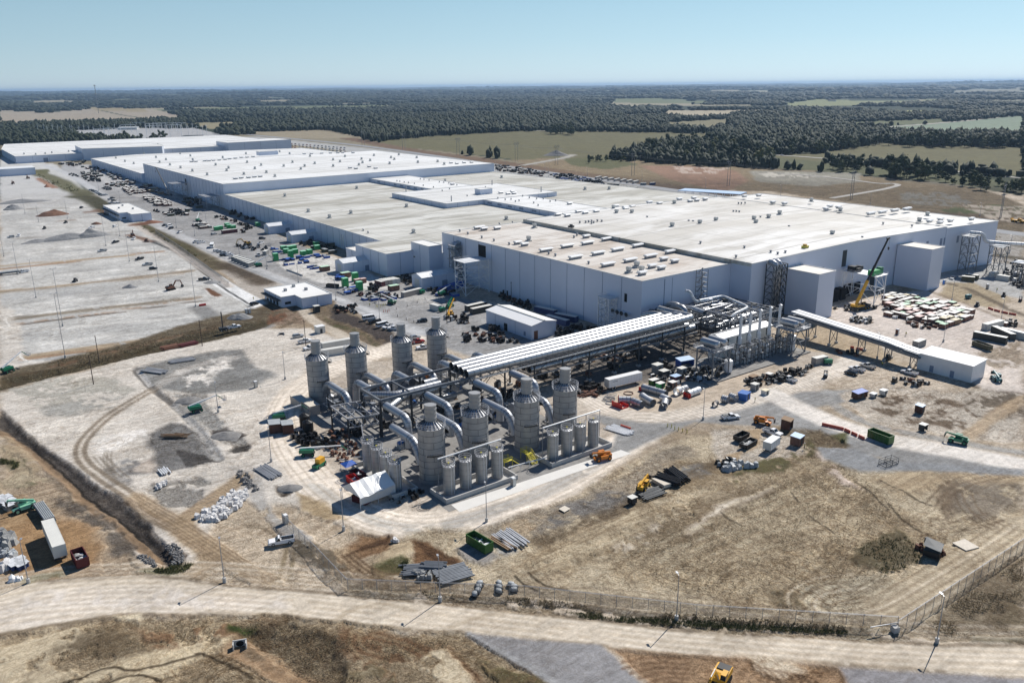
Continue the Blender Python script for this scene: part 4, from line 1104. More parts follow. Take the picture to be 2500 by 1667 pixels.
def twb(a0,a1,b0,b1,H,lab):
 t=bt_('tower_block',lab,'tower block')
 po=[(a0,b0),(a0,b1),(a1,b1),(a1,b0)]
 wlm(po,[H]*4,0).bd('wall',['wall_panel','seam','coping'],t)
 MB().add([L2(*p,H)for p in po],[(3,2,1,0)]).bd('roof','roof_cream',t)
 return t
twb(-29.5,-12.0,78,90.5,20.8,'windowless tower block left of the yellow crane with cream flat top')
twb(-32.0,-14.3,169.0,181.5,20.8,'windowless tower block right of the crate yard with cream flat top')
HM=12.6
M_=bt_('factory_hall','long low factory hall with stained grey roof behind the near hall','factory hall')
polyM=[(150.2,-.2),(168.6,-.2),(168.6,-25.5),(206,-25.5),(206,-8.6),(498,-5.5),(498,282),(141,300),(141,268),(150.2,266)]
wlm(polyM,[HM]*10,9.6,skip=(0,5,6,7,8,9)).bd('wall',['wall_panel','seam','coping'],M_)
m=MB()
m.add([L2(206,-25.5,HM),L2(206,-.2,HM),L2(168.6,-.2,HM),L2(168.6,-25.5,HM)],[(0,1,2,3)])
m.add([L2(150.2,-.2,HM),L2(206,-.2,HM),L2(206,-8.6,HM),L2(498,-5.5,HM),L2(498,282,HM),L2(141,300,HM),L2(141,266,HM),L2(150.2,266,HM)],[(0,1,2,3,4,5,6,7)])
m.bd('roof','roof_c',M_)
vts(M_,'b',[(115,815),(455,940),(75,985),(503,1118),(1137,1027),(718,765),(1105,741),(1675,822),(1840,820)],HM,HOOD,'roof_vent')
vts(M_,'a',[(1948,868),(2253,1015),(2108,975)],HM,HOOD,'roof_vent')
vts(M_,'b',[(193,1118),(160,1102),(1090,1060),(1180,1050)],HM,STUB,'vent_stub')
for s in(236,239):
 wr(M_,'duct',(498,-5.5),(206,-8.6),s,s+1.1,0,9.5,'pale_steel',.5)
HP=15.8
Pp=bt_('raised_roof_block','stepped white raised roof block with wall louvres in the middle of the grey roof','roof block')
def blk(par,a0,a1,b0,b1,H,z0,rm,seam=10):
 po=[(a0,b0),(a0,b1),(a1,b1),(a1,b0)]
 wlm(po,[H]*4,seam,z0=z0).bd('wall',['wall_panel','seam','coping'],par)
 MB().add([L2(*p,H)for p in po],[(3,2,1,0)]).bd('roof',rm,par)
blk(Pp,381,497,136,178,HP,HM-.1,'roof_d')
blk(Pp,297,380.9,95.5,203,HP+.15,HM-.1,'roof_d')
blk(Pp,150.6,296.9,130,170.5,HP,HM-.1,'roof_d')
for s in(235,250,264,277,290):
 wr(Pp,'louvre',(296.9,130),(150.6,130),296.9-s-2.5,296.9-s+2.5,HP-2.2,HP-.9,'seam')
for s in(400,412,424,436,448,480):
 wr(Pp,'louvre',(497,136),(381,136),497-s-2.5,497-s+2.5,HP-2.2,HP-.9,'seam')
po=at('b',982,850,HP)
pa,pb=toAB(po)
blk(Pp,pa-4,pa+4,pb-6,pb+6,HP+4.2,HP,'roof_white',0)
vts(Pp,'b',[(390,765),(410,768),(440,773),(470,777),(510,783),(550,752),(575,755),(610,760),(640,808),(680,772),(710,775),(745,780),(800,793),(570,796),(700,832),(750,820),(870,867),(1080,883),(1130,893),(1170,890),(1200,905),(1225,900),(1295,880),(1345,887),(1390,887),(1250,868),(1325,915),(1355,932),(1437,905),(1475,900),(995,808)],HP,STUB,'vent_stub')
vts(Pp,'b',[(1100,848),(1150,855),(1190,852),(1180,840),(1570,922),(770,788),(200,722)],HP,RIDGES,'ridge_vent',pi/2)
for(x,y)in((452,838),(762,903),(1375,838),(1040,790)):
 w=at('b',x,y,HP);a,b=toAB(w)
 MB().tube(L2(a,b,HP),L2(a,b,HP+4.5),.4,8).bd('vent_pipe','mid_steel',Pp)
HK=21.0
Kh=bt_('factory_hall','tall middle factory hall with dazzling white roof and dark framed scaffold on its long wall','factory hall')
polyK=[(498.2,-5),(498.2,284),(758,279),(765,-5.6)]
wlm(polyK,[HK]*4,9.6,skip=(0,1,2)).bd('wall',['wall_panel','seam','coping'],Kh)
MB().add([L2(*p,HK)for p in polyK],[(3,2,1,0)]).bd('roof','roof_d',Kh)
vts(Kh,'a',[(1067,605),(1302,595),(1232,580),(1135,620),(1092,638),(1163,656),(1235,675),(1316,697),(1318,622),(1475,656),(1523,606),(1417,723),(1550,694),(1563,677),(1690,638),(1682,580),(1668,719),(1743,681),(1786,658),(1822,707),(1880,734),(1912,566),(1940,664),(2000,638),(2057,684),(2083,664),(2120,596),(2152,646),(2278,664),(2278,621),(2325,634),(1980,580)],HK,HOOD,'roof_vent')
vts(Kh,'b',[(35,598),(148,616),(155,640),(130,656),(207,626),(233,591),(350,606),(372,618),(340,646),(403,586),(525,606),(533,638),(668,633),(713,651)],HK,HOOD,'roof_vent')
vts(Kh,'a',[(1310,633),(1340,632),(1400,628),(1430,627),(1460,625),(1500,622),(1540,618),(1570,614),(1610,610),(1650,605),(1690,603),(1730,600),(1610,750),(1650,745),(1700,742),(1740,738),(1780,735),(2080,580),(2130,578),(2200,576),(2260,574),(2310,573)],HK,RIDGES,'ridge_vent',pi/2)
vts(Kh,'b',[(760,642),(800,646),(850,640),(900,638),(200,668),(245,678),(110,680),(70,676),(20,572),(90,572)],HK,RIDGES,'ridge_vent',pi/2)
w=at('a',1828,584,HK);pa,pb=toAB(w)
blk(Kh,pa-5,pa+5,pb-12,pb+12,HK+4.5,HK,'roof_white',0)
wr(Kh,'wall_opening',(765,-5.6),(498.2,-5),155,159,11,17,'void',.05)
Lh=bt_('factory_hall','far low factory hall with white roof left of the tall middle hall','factory hall')
polyL=[(765.2,-8.6),(765.2,300),(1020,290),(1068,60),(1036,-8.6)]
wlm(polyL,[10.4]*5,10,skip=(0,1)).bd('wall',['wall_panel','seam','coping'],Lh)
MB().add([L2(*p,10.4)for p in polyL],[(4,3,2,1,0)]).bd('roof','roof_d',Lh)
vts(Lh,'a',[(793,609),(855,631),(915,646),(985,578)],10.4,HOOD,'roof_vent')
Pf=bt_('warehouse','low white warehouse farthest left with curved white roof edge','warehouse')
polyP=[(1160,-84),(1161,2),(1162,330),(1500,330),(1500,-60),(1354,-80)]
wlm(polyP,[10]*6,22,skip=(2,3)).bd('wall',['wall_panel','seam','coping'],Pf)
MB().add([L2(*p,10)for p in polyP],[(5,4,3,2,1,0)]).bd('roof','roof_d',Pf)
vts(Pf,'a',[(165,580),(245,583),(310,578),(355,572),(470,563),(855,520),(900,522),(1015,514),(800,560),(1080,515)],10,HOOD,'roof_vent')
wr(Pf,'door',(1160,-84),(1161,2),35,41,0,6,'seam')
Qh=bt_('warehouse','long pale warehouse block standing tallest at far left behind the low hall','warehouse')
polyQ=[(1149,2.5),(1118,107),(1128,112),(1162,118),(1230,112),(1238,8)]
wlm(polyQ,[17]*6,30,skip=(2,3,4)).bd('wall',['wall_panel','seam','coping'],Qh)
MB().add([L2(*p,17)for p in polyQ],[(5,4,3,2,1,0)]).bd('roof','roof_d',Qh)
Th=bt_('warehouse','pale warehouse block at the back near the substation trees','warehouse')
polyT=[(1140,215),(1150,326),(1210,322),(1196,214)]
wlm(polyT,[16]*4,30,skip=(2,)).bd('wall',['wall_panel','seam','coping'],Th)
MB().add([L2(*p,16)for p in polyT],[(3,2,1,0)]).bd('roof','roof_d',Th)
def gable_shed(c,x0,y0,x1,y1,wdt,h,rise,lab,cat='shed',door=True,roof='pale_steel',name='metal_shed',wall='wall_panel'):
 """gabled shed, long axis from pixel p to pixel q (centre line of its footprint)"""
 p=at(c,x0,y0);q=at(c,x1,y1)
 return gxy(p,q,wdt,h,rise,lab,cat,door,roof,name,wall)
def gxy(p,q,wdt,h,rise,lab,cat='shed',door=True,roof='pale_steel',name='metal_shed',wall='wall_panel'):
 ln=(q-p).length;rz=yaw(p,q)
 t=th_(name,lab,cat,(p+q)/2,rz)
 w2,l2=wdt/2,ln/2
 m=MB()
 v=[(-l2,-w2,-.1),(-l2,w2,-.1),(-l2,w2,h),(-l2,0,h+rise),(-l2,-w2,h),(l2,-w2,-.1),(l2,w2,-.1),(l2,w2,h),(l2,0,h+rise),(l2,-w2,h)]
 m.add(v,[(0,4,3,2,1),(5,6,7,8,9),(0,5,9,4),(1,2,7,6)],0)
 for k in range(1,int(ln/6)):
  x=-l2+ln*k/int(ln/6)
  m.bar((x,-w2-.02,0),(x,-w2-.02,h),.1,.05,1);m.bar((x,w2+.02,0),(x,w2+.02,h),.1,.05,1)
 m.bd('wall',[wall,'seam'],t)
 r=MB();e=.35
 dz=rise*e/w2
 for s in(-1,1):
  A0=(-l2-e,s*(w2+e),h-dz+.05);A1=(l2+e,s*(w2+e),h-dz+.05)
  B0=(-l2-e,0,h+rise+.05);B1=(l2+e,0,h+rise+.05)
  up=.14
  vs=[A0,A1,B1,B0]+[(x,y,z+up)for x,y,z in(A0,A1,B1,B0)]
  f=[(0,1,2,3),(7,6,5,4),(0,4,5,1),(1,5,6,2),(2,6,7,3),(3,7,4,0)]
  if s<0:f=[x[::-1]for x in f]
  r.add(vs,f)
 r.bar((-l2-e,0,h+rise+.2),(l2+e,0,h+rise+.2),.5,.1,0)
 r.bd('roof',roof,t)
 if door:
  MB().box(-l2-.08,-l2-.02,-w2*.45,w2*.45,0,h*.8).bd('door','off_white',t)
  MB().box(l2*.1,l2*.1+3.2,-w2-.08,-w2-.02,0,3.2).bd('door','seam',t)
 return t
def shed_wall(c,x0,y0,length,wdt,h,lab):
 p=at(c,x0,y0)
 return gxy(p,p+VB*length,wdt,h,1.6,lab)
shed_wall('o',1075,392,22,10,5.5,'small gabled metal shed against the long low wall, left of two')
shed_wall('o',1385,510,22,10,5.5,'small gabled metal shed against the long low wall, right one of two beside green crates')
shed_wall('p',325,425,24,11,6,'gabled metal shed with open front behind the tall green boxes')
shed_wall('p',1560,670,22,10.5,6,'gabled metal shed between the stack of shipping containers and the braced white tower')
t=bt_('lean_to','flat cream-roofed lean-to in the corner beside the long low wall','building')
blk(t,206.5,222,-24,-9,8.0,-.2,'roof_cream',8)
ws=bt_('white_shed','white gabled shed with white roof standing left of the silver pipe bridge','shed')
gs=MB()
a0,a1,b0,b1,h,rise=25.8,58.2,-36.6,-23.6,6.0,1.1
bm=(b0+b1)/2
gs.add([L2(a0,b0,0),L2(a0,b1,0),L2(a0,b1,h),L2(a0,bm,h+rise),L2(a0,b0,h),L2(a1,b0,0),L2(a1,b1,0),L2(a1,b1,h),L2(a1,bm,h+rise),L2(a1,b0,h)],[(0,4,3,2,1),(5,6,7,8,9),(0,5,9,4),(1,2,7,6)])
gs.bar(L2(51.3,b0-.02,0),L2(51.3,b0-.02,h),.12,.05,1);gs.bar(L2(37,b0-.02,0),L2(37,b0-.02,h),.12,.05,1)
gs.bd('wall',['wall_panel','seam'],ws)
r=MB()
for s,bb in((-1,b0-.3),(1,b1+.3)):
 vs=[L2(a0-.3,bb,h-.02),L2(a1+.3,bb,h-.02),L2(a1+.3,bm,h+rise+.05),L2(a0-.3,bm,h+rise+.05)]
 vs+=[(x,y,z+.15)for x,y,z in vs]
 f=[(0,1,2,3),(7,6,5,4),(0,4,5,1),(1,5,6,2),(2,6,7,3),(3,7,4,0)]
 r.add(vs,f if s>0 else[x[::-1]for x in f])
r.bar(L2(a0-.3,bm,h+rise+.28),L2(a1+.3,bm,h+rise+.28),.9,.3,1)
r.bd('roof',['white_paint','off_white'],ws)
wr(ws,'door',(a0,b0),(a0,b1),1.2,3.2,0,3.6,'rust')
wr(ws,'door',(a1,b0),(a0,b0),13.2,15.6,0,3.2,'void')
wr(ws,'louvre',(a1,b0),(a0,b0),27.0,28.4,.8,2.6,'seam')
rs=bt_('electrical_building','white mono-pitch building with two doors at the end of the covered bridge','building')
a0,a1,b0,b1,h=-108.8,-89.6,51.3,60.8,6.0
m=MB()
m.add([L2(a0,b0,0),L2(a0,b1,0),L2(a0,b1,h+.6),L2(a0,b0,h),L2(a1,b0,0),L2(a1,b1,0),L2(a1,b1,h+.6),L2(a1,b0,h)],[(0,3,2,1),(4,5,6,7),(0,4,7,3),(1,2,6,5)])
m.bd('wall','white_paint',rs)
r=MB();vs=[L2(a0-.3,b0-.3,h+.02),L2(a1+.3,b0-.3,h+.02),L2(a1+.3,b1+.3,h+.66),L2(a0-.3,b1+.3,h+.66)]
r.add(vs+[(x,y,z+.16)for x,y,z in vs],[(0,1,2,3),(7,6,5,4),(0,4,5,1),(1,5,6,2),(2,6,7,3),(3,7,4,0)])
for i in range(1,24):r.bar(L2(a0+i*.8,b0-.3,h+.2),L2(a0+i*.8,b1+.3,h+.84),.06,.06)
r.bd('roof','white_paint',rs)
for s in(4.6,11.9):
 wr(rs,'door',(a1,b0),(a0,b0),s,s+1.4,.2,2.6,'seam')
MB().box(a0+4,a0+7,-b0,-b0+1.2,0,.15).bd('step','concrete',rs)
def ofc(lab,a0,a1,b0,b1,an,bn,h,awning=True):
 """L-shaped: main a0..a1 x b0..b1 with a block stepping toward -a from bn..b1 down to an"""
 t=bt_('office_building',lab,'office building')
 po=[(a0,b0),(a0,bn),(an,bn),(an,b1),(a1,b1),(a1,b0)]
 wlm(po,[h]*6,8).bd('wall',['wall_panel','seam','coping'],t)
 MB().add([L2(a0,b0,h),L2(a0,b1,h),L2(a1,b1,h),L2(a1,b0,h)],[(3,2,1,0)]).add([L2(an,bn,h),L2(an,b1,h),L2(a0,b1,h),L2(a0,bn,h)],[(3,2,1,0)]).bd('roof','roof_white',t)
 m=MB();m.box(a0+1,a1-1,-b0,-b0+2.2,h*.62,h*.62+.35,0)
 m.bd('canopy','dark_steel',t)
 for k in range(4):
  wr(t,'door',(a1,b0),(a0,b0),3+k*4.2,5.2+k*4.2,0,2.6,'glass_dark')
 if bn-b0>5:wr(t,'window',(a0,b0),(a0,bn),1.5,4.5,1.2,2.4,'glass_dark')
 for(fa,fb)in((.5,.3),(.75,.6),(.3,.7)):
  MB().obox((a0+(a1-a0)*fa,-(b0+(b1-b0)*fb),h),1.6,1.2,1.2).bd('roof_unit','mid_steel',t)
 return t
ofc('flat white-roofed office with dark canopy beside the concrete pavement at lower left',141.5,164.0,-97.0,-75.0,133.2,-90.2,5.0)
ofc('flat white-roofed office with dark canopy beside the far haul road behind dirt heaps',485,544,-93.5,-73,470.5,-87.5,6.0)
t=th_('office_building','small low white building cut by the left edge beneath the far warehouses','building',at('t',215,550),YB)
MB().box(-30,27,0,30,0,8.5).bd('wall','wall_panel',t)
MB().box(-30.4,27.4,-.4,30.4,8.5,8.9).bd('roof','white_paint',t)
t=th_('canopy_building','long low canopy with pale blue roof beyond the large right hall','canopy',at('c',190,858),0)
p0,p1=at('c',10,822,6),at('c',435,848,6)
rz=yaw(p0,p1);t.location=(p0+p1)/2;t.location.z=0;t.rotation_euler=(0,0,rz)
Lh_=(p1-p0).length/2
MB().box(-Lh_,Lh_,-9,9,6,6.5).bd('roof','light_blue_roof',t)
for i in range(9):
 for s in(-8,8):MB().box(-Lh_+i*Lh_/4-.2,-Lh_+i*Lh_/4+.2,s-.2,s+.2,0,6).bd('post','white_paint',t)
 # process plant (tank farm, ducts, pipe bridge)
TANK_L=['leftmost','second from left','third from left','rightmost']
def arc(p0,p1,p2,n=5):
 """quarter elbow from p0 via corner p1 to p2 as points"""
 p0,p1,p2=Vector(p0),Vector(p1),Vector(p2)
 out=[]
 for i in range(n+1):
  t=i/n
  out.append((1-t)**2*p0+2*t*(1-t)*p1+t*t*p2)
 return out
def big_tank():
 t=th_('scrubber_tank','','tank')
 r,hs,H=3.57,15.3,21.2
 m=MB()
 m.tube((0,0,0),(0,0,hs),r,40,caps=False)
 m.tube((0,0,.0),(0,0,.25),r+.25,40,m=0)
 m.bd('shell','tank_metal',t,sm=True)
 m=MB()
 for z in(.9,2.7,4.5,6.3,8.1,9.9,11.7,13.5,15.1):
  m.tube((0,0,z),(0,0,z+.10),r+.05,40,caps=False,m=0)
 for k,z in enumerate((.9,2.7,4.5,6.3,8.1,9.9,11.7,13.5)):
  for j in range(4):
   a=j*pi/2+(k%2)*pi/4+.3
   m.bar(((r+.03)*cos(a),(r+.03)*sin(a),z),((r+.03)*cos(a),(r+.03)*sin(a),z+1.7),.07,.05)
 m.bd('hoop','band',t)
 m=MB()
 m.tube((0,0,hs),(0,0,hs+1.5),r,32,r2=1.7,caps=False)
 for k in range(20):
  a=2*pi*k/20
  m.bar((r*cos(a),r*sin(a),hs+.1),(1.72*cos(a),1.72*sin(a),hs+1.6),.12,.25,1)
 m.bd('cone_roof',['galv','band'],t)
 m=MB()
 m.tube((0,0,hs+1.0),(0,0,H),1.55,28,caps=False)
 m.tube((0,0,H),(0,0,H-4),1.42,28,caps=False,m=0)
 m.disc((0,0),1.42,H-1.6,24,1)
 for z in(17.6,18.8,20.0,21.0):m.tube((0,0,z),(0,0,z+.16),1.66,28,m=0)
 m.bd('stack',['tank_metal','void'],t,sm=True)
 m=MB()
 for z in(hs+.45,hs+.9,hs+1.4):m.ring((0,0),r+.3,z,.08,.08,32)
 m.ring((0,0),r+.16,hs-.05,.3,.06,32)
 for k in range(24):
  a=2*pi*k/24
  m.bar(((r+.3)*cos(a),(r+.3)*sin(a),hs),((r+.3)*cos(a),(r+.3)*sin(a),hs+1.45),.07)
 m.bd('guard_rail','galv',t)
 m=MB()
 for(a0,a1,z)in((-2.3,-1.2,13.0),(-1.3,-.2,11.2),(2.2,3.2,8.2)):
  for k in range(8):
   a=a0+(a1-a0)*k/7;b=a0+(a1-a0)*min(k+1,7)/7
   P_=[(q*cos(w),q*sin(w),z)for w in(a,b)for q in(r,r+1.1)]
   m.add([P_[0],P_[1],P_[3],P_[2]],[(0,1,2,3),(3,2,1,0)])
   m.bar(((r+1.1)*cos(a),(r+1.1)*sin(a),z),((r+1.1)*cos(a),(r+1.1)*sin(a),z+1.1),.06)
  m.ring((0,0),r+1.1,z+1.05,.07,.07,8,a0=a0,a1=a1)
  m.ring((0,0),r+1.1,z+.55,.06,.06,8,a0=a0,a1=a1)
 m.bd('side_platform','galv',t)
 m=MB();a=-.25
 for s in(-.25,.25):
  x,y=(r+.35)*cos(a)-s*sin(a),(r+.35)*sin(a)+s*cos(a)
  m.bar((x,y,1),(x,y,12.4),.06)
 for k in range(8):
  m.ring(((r+.7)*cos(a),(r+.7)*sin(a)),.42,2.4+k*1.3,.05,.1,10)
 m.bd('ladder','galv',t)
 return t
KT=Kit(big_tank)
TB=(-134.5,-120.5,-102.7,-88.4)
for i,b in enumerate(TB):
 KT.put(AB(-56,b),YA+.1,f'tall banded scrubber tank with open stack, front row, {TANK_L[i]} of four')
for i,b in enumerate(TB):
 KT.put(AB(15.5,b),YA+.4,f'tall banded scrubber tank with open stack, back row, {TANK_L[i]} of four')
def small_tank():
 t=th_('dosing_tank','','tank')
 r,H=1.58,8.0
 m=MB();m.tube((0,0,0),(0,0,H),r,26)
 m.bd('shell','tank_metal',t,sm=True)
 m=MB();m.tube((0,0,H),(0,0,H+.35),r+.04,26,r2=.35,m=0)
 for k in range(10):
  a=2*pi*k/10
  m.bar((r*cos(a),r*sin(a),H+.06),(.3*cos(a),.3*sin(a),H+.45),.09,.09,1)
 m.tube((0,0,H+.3),(0,0,H+.75),.22,8,m=2)
 m.bd('cone_roof',['galv','dark_steel','safety_yellow'],t)
 m=MB()
 for z in(H+.5,H+1.1):m.ring((0,0),r+.1,z,.09,.09,22)
 for k in range(12):
  a=2*pi*k/12
  m.bar((r*cos(a),r*sin(a),H),(r*cos(a),r*sin(a),H+1.05),.05)
 m.bd('guard_rail','galv',t)
 m=MB()
 for a in(pi+.3,pi-.2):
  m.tube(((r+.1)*cos(a),(r+.1)*sin(a),.3),((r+.1)*cos(a),(r+.1)*sin(a),H),.07,6)
 for k in range(5):m.tube((0,0,1.2+k*1.5),(0,0,1.24+k*1.5),r+.015,26,caps=False,m=1)
 m.bd('side_pipe',['pale_steel','band'],t)
 return t
KS=Kit(small_tank)
grpS='dosing tanks in their concrete basins'
for i,(a,b)in enumerate(((-40.2,-145.3),(-45.2,-145.2),(-50.6,-145.4),(-56.0,-145.7))):
 KS.put(AB(a,b),YA,f'slim dosing tank with railed top behind the white tent, {["farthest from", "third from", "second from", "closest to"][i]} it')
for i,b in enumerate((-135.7,-130.6,-125.6,-120.5)):
 KS.put(AB(-66,b),YA,f'slim dosing tank in the middle concrete basin, {TANK_L[i]} of four')
for i,b in enumerate((-102.2,-97.1,-92.2,-87.1)):
 KS.put(AB(-67.1,b),YA,f'slim dosing tank in the right basin beside the orange telehandler, {TANK_L[i]} of four')
def bsn(lab,a0,a1,b0,b1,h=1.3):
 t=bt_('concrete_basin',lab,'basin')
 m=MB();w=.35
 m.box(a0,a1,-b1,-b1+w,0,h);m.box(a0,a1,-b0-w,-b0,0,h)
 m.box(a0,a0+w,-b1+w+.004,-b0-w-.004,0,h-.004);m.box(a1-w,a1,-b1+w+.004,-b0-w-.004,0,h-.004)
 m.bd('wall','concrete',t)
 MB().box(a0+w,a1-w,-b1+w,-b0-w,0,.06).bd('floor','concrete',t)
 return t
bsn('open concrete basin holding the four slim tanks in the middle',-70.5,-62.5,-139.5,-117.0)
bsn('open concrete basin holding the four slim tanks at right',-70.8,-62.8,-105.5,-83.0)
bsn('concrete basin beside the white tent',-60.0,-37.0,-149.0,-141.5)
t=bt_('plant_slab','pale concrete foundation slab beneath the tank farm','slab')
t['kind']='structure';del t['category']
m=MB();m.box(-74,22,84,141,-.3,.02)
m.bd('slab','slab_dark',t)
c_=[at('i',760,350),at('i',820,400),at('i',1990,0),at('i',1920,-25)]
m=MB();vs=[(p.x,p.y,.035)for p in c_];m.add(vs,[(0,1,2,3)])
ap=m.bd('pavement','concrete_pale');tag(ap,'bright concrete apron strip running along the front of the basins',kind='structure')
def lb2(m,p,q,w=.35,h=None,k=0):
 m.bar(L2(*p),L2(*q),w,h,k)
def duct(lab,pts,r=1.15):
 t=bt_('elbow_duct',lab,'duct')
 P_=[Vector(L2(*p))for p in pts]
 out=[P_[0]]
 for i in range(1,len(P_)-1):
  d1=(P_[i-1]-P_[i]);d2=(P_[i+1]-P_[i])
  k=min(2.4,d1.length*.45,d2.length*.45)
  out+=arc(P_[i]+d1.normalized()*k,P_[i],P_[i]+d2.normalized()*k,4)
 out.append(P_[-1])
 MB().path(out,r,18).bd('duct_run','duct_metal',t,sm=True)
 m=MB()
 for i in range(1,len(out)-1):
  d=(out[i+1]-out[i-1]).normalized()
  m.tube(out[i]-d*.04,out[i]+d*.04,r+.05,18)
 for i in(0,len(out)-1):
  d=(out[1]-out[0]).normalized()if i==0 else(out[-1]-out[-2]).normalized()
  m.tube(out[i]-d*.1,out[i]+d*.1,r+.12,18)
 m.bd('flange','band',t)
 return t
for i,b in enumerate((-132.0,-118.0,-100.2,-86.0)):
 w_=TANK_L[i]
 duct(f'upper elbow duct falling from pipe rack to front row, {w_} of four',[(-26.5,b,11.0),(-39.0,b,11.0),(-39.4,b,2.2)])
 b2=b-3.4
 duct(f'lower elbow duct bending down beside a front tank, {w_} of four',[(-36.2,b2,8.4),(-48.6,b2,8.4),(-51.8,b2,2.6)])
 duct(f'low elbow duct rising from a back tank, {w_} of four',[(13.5,b-2.0,3.2),(9.5,b-2.0,8.0),(-4.5,b-2.0,8.0),(-6.5,b-2.0,2.0)])
 duct(f'high elbow duct climbing into far side of rack, {w_} of four',[(2.6,b+4.2,.6),(1.2,b+4.2,9.6),(-10.5,b+4.2,9.6)])
def skid():
 t=th_('filter_skid','','machine')
 m=MB()
 m.add([(-2,-1.8,3.4),(2,-1.8,3.4),(2,1.8,3.4),(-2,1.8,3.4),(-.6,-.6,1.2),(.6,-.6,1.2),(.6,.6,1.2),(-.6,.6,1.2)],[(0,1,2,3),(0,4,5,1),(1,5,6,2),(2,6,7,3),(3,7,4,0),(4,7,6,5)])
 m.bd('hopper','grey_steel',t)
 m=MB();m.tube((3.4,0,.8),(3.4,0,4.2),.9,14);m.tube((3.4,0,4.2),(3.4,0,4.7),.9,14,r2=.3)
 m.bd('vessel','galv',t,sm=True)
 m=MB()
 for x,y in((-2,-1.8),(2,-1.8),(2,1.8),(-2,1.8)):m.bar((x,y,0),(x,y,5.6),.2)
 for z in(3.5,5.5):
  m.bar((-2,-1.8,z),(2,-1.8,z),.18);m.bar((-2,1.8,z),(2,1.8,z),.18);m.bar((-2,-1.8,z),(-2,1.8,z),.18);m.bar((2,-1.8,z),(2,1.8,z),.18)
 m.bar((-2,-1.8,0),(2,-1.8,3.4),.1);m.bar((2,1.8,0),(-2,1.8,3.4),.1)
 m.bd('frame','dark_steel',t)
 m=MB()
 m.path([(-3.4,-1.2,.4),(-3.4,-1.2,2.6),(-1,-1.2,2.6),(2.6,-1.2,2.6)],.16,8)
 m.path([(-3.0,1.6,.4),(-3.0,1.6,3.8),(3.4,1.6,3.8),(3.4,1.6,.5)],.12,8)
 m.path([(4.8,-1.5,.3),(4.8,-1.5,1.6),(4.8,2.4,1.6),(1,2.4,1.6)],.14,8)
 m.bd('piping','pale_steel',t)
 m=MB();m.tube((-.9,-2.5,4.4),(.9,-2.5,4.4),.45,12);m.box(-.5,.5,-2.8,-2.2,3.6,4.1)
 m.bd('motor','orange_paint',t)
 m=MB();m.box(-3.2,5.2,-2.2,-2.0,.2,.5);m.box(-3.2,5.2,2.0,2.2,.2,.5);m.box(-3.2,-3.0,-2,2,.2,.5)
 m.box(-4.4,-3.4,-.6,.6,0,1.9)
 m.bd('base_frame','mid_steel',t)
 return t
KK=Kit(skid)
for i,b in enumerate(TB):
 KK.put(AB(-47.5,b+3.6),YA+pi,f'filter skid with orange motor, front row, {TANK_L[i]} of four')
for i,b in enumerate(TB):
 KK.put(AB(4.5,b+.6),YA,f'filter skid with orange motor, back row, {TANK_L[i]} of four')
def fan():
 t=th_('fan_unit','','machine')
 m=MB();m.tube((0,-.7,1.7),(0,.7,1.7),1.5,18);m.box(-.2,1.5,-.7,.7,2.0,4.0)
 m.bd('fan_housing','duct_metal',t)
 m=MB();m.box(-1.6,1.6,-1.6,2.6,0,.35);m.box(-1,1,.9,2.3,.35,1.2)
 m.bd('plinth','concrete',t)
 m=MB();m.tube((0,.8,1.7),(0,2.4,1.7),.5,12);m.box(-.5,.5,1.2,2.2,1.1,1.3)
 m.bd('motor','blue_paint',t)
 m=MB();m.path([(-1.8,-1.2,.3),(-1.8,-1.2,2.8),(-1.8,2.4,2.8),(-1.8,2.4,.3)],.12,8);m.bar((-2.1,0,0),(-2.1,0,3.2),.15);m.bar((2.1,0,0),(2.1,0,3.2),.15);m.bar((-2.1,0,3.2),(2.1,0,3.2),.15)
 m.bd('piping','mid_steel',t)
 return t
KF=Kit(fan)
grpF='fan units under the pipe rack'
for i,b in enumerate((-130,-123,-116,-109,-98,-91,-84)):
 KF.put(AB(-33.5,b),YA+(i%3)*1.57,'grey fan unit with blue motor on a concrete plinth under the pipe rack',grpF)
for i,b in enumerate((-126,-112,-95)):
 KF.put(AB(-6.5,b),YA+(i%3)*1.57,'grey fan unit with blue motor on a concrete plinth under the pipe rack',grpF)
t=bt_('pipe_bridge','long dark steel pipe bridge on columns carrying the silver insulated ducts','pipe bridge')
NE,FE,ZB=-24.8,-11.0,11.3
bx=[-99.8+k*12.3 for k in range(9)]
for k,b in enumerate(bx):
 for a in(NE,FE):
  m=MB();m.box(a-.22,a+.22,-b-.22,-b+.22,.6,ZB)
  m.box(a-.7,a+.7,-b-.7,-b+.7,0,.7,1)
  m.bd('column',['dark_steel','concrete'],t)
m=MB()
for a in(NE,FE):
 lb2(m,(a,-101,ZB),(a,6,ZB),.45,.7)
 lb2(m,(a,-78,7.3),(a,6,7.3),.35,.5)
for k in range(27):
 b=-100+k*4.0
 lb2(m,(NE,b,ZB-.1),(FE,b,ZB-.1),.25,.4)
 if b>-78:lb2(m,(NE,b,7.2),(FE,b,7.2),.22,.35)
m.bd('deck_beam','grey_steel',t)
m=MB()
for k in range(8):
 b,b2=bx[k],bx[k]+12.3
 if k%2:
  for a in(NE,FE):
   lb2(m,(a,b,.8),(a,(b+b2)/2,7.0),.18);lb2(m,(a,b2,.8),(a,(b+b2)/2,7.0),.18)
 for a in(NE,):
  lb2(m,(a,b,7.3),(a,(b+b2)/2,ZB),.16);lb2(m,(a,b2,7.3),(a,(b+b2)/2,ZB),.16)
 lb2(m,(NE,b,ZB),(FE,b2,ZB),.14)
m.bd('brace','dark_steel',t)
m=MB()
for k in range(54):
 b=-101+k*2
 lb2(m,(NE-.9,b,ZB+.2),(NE-.9,b,ZB+1.3),.06)
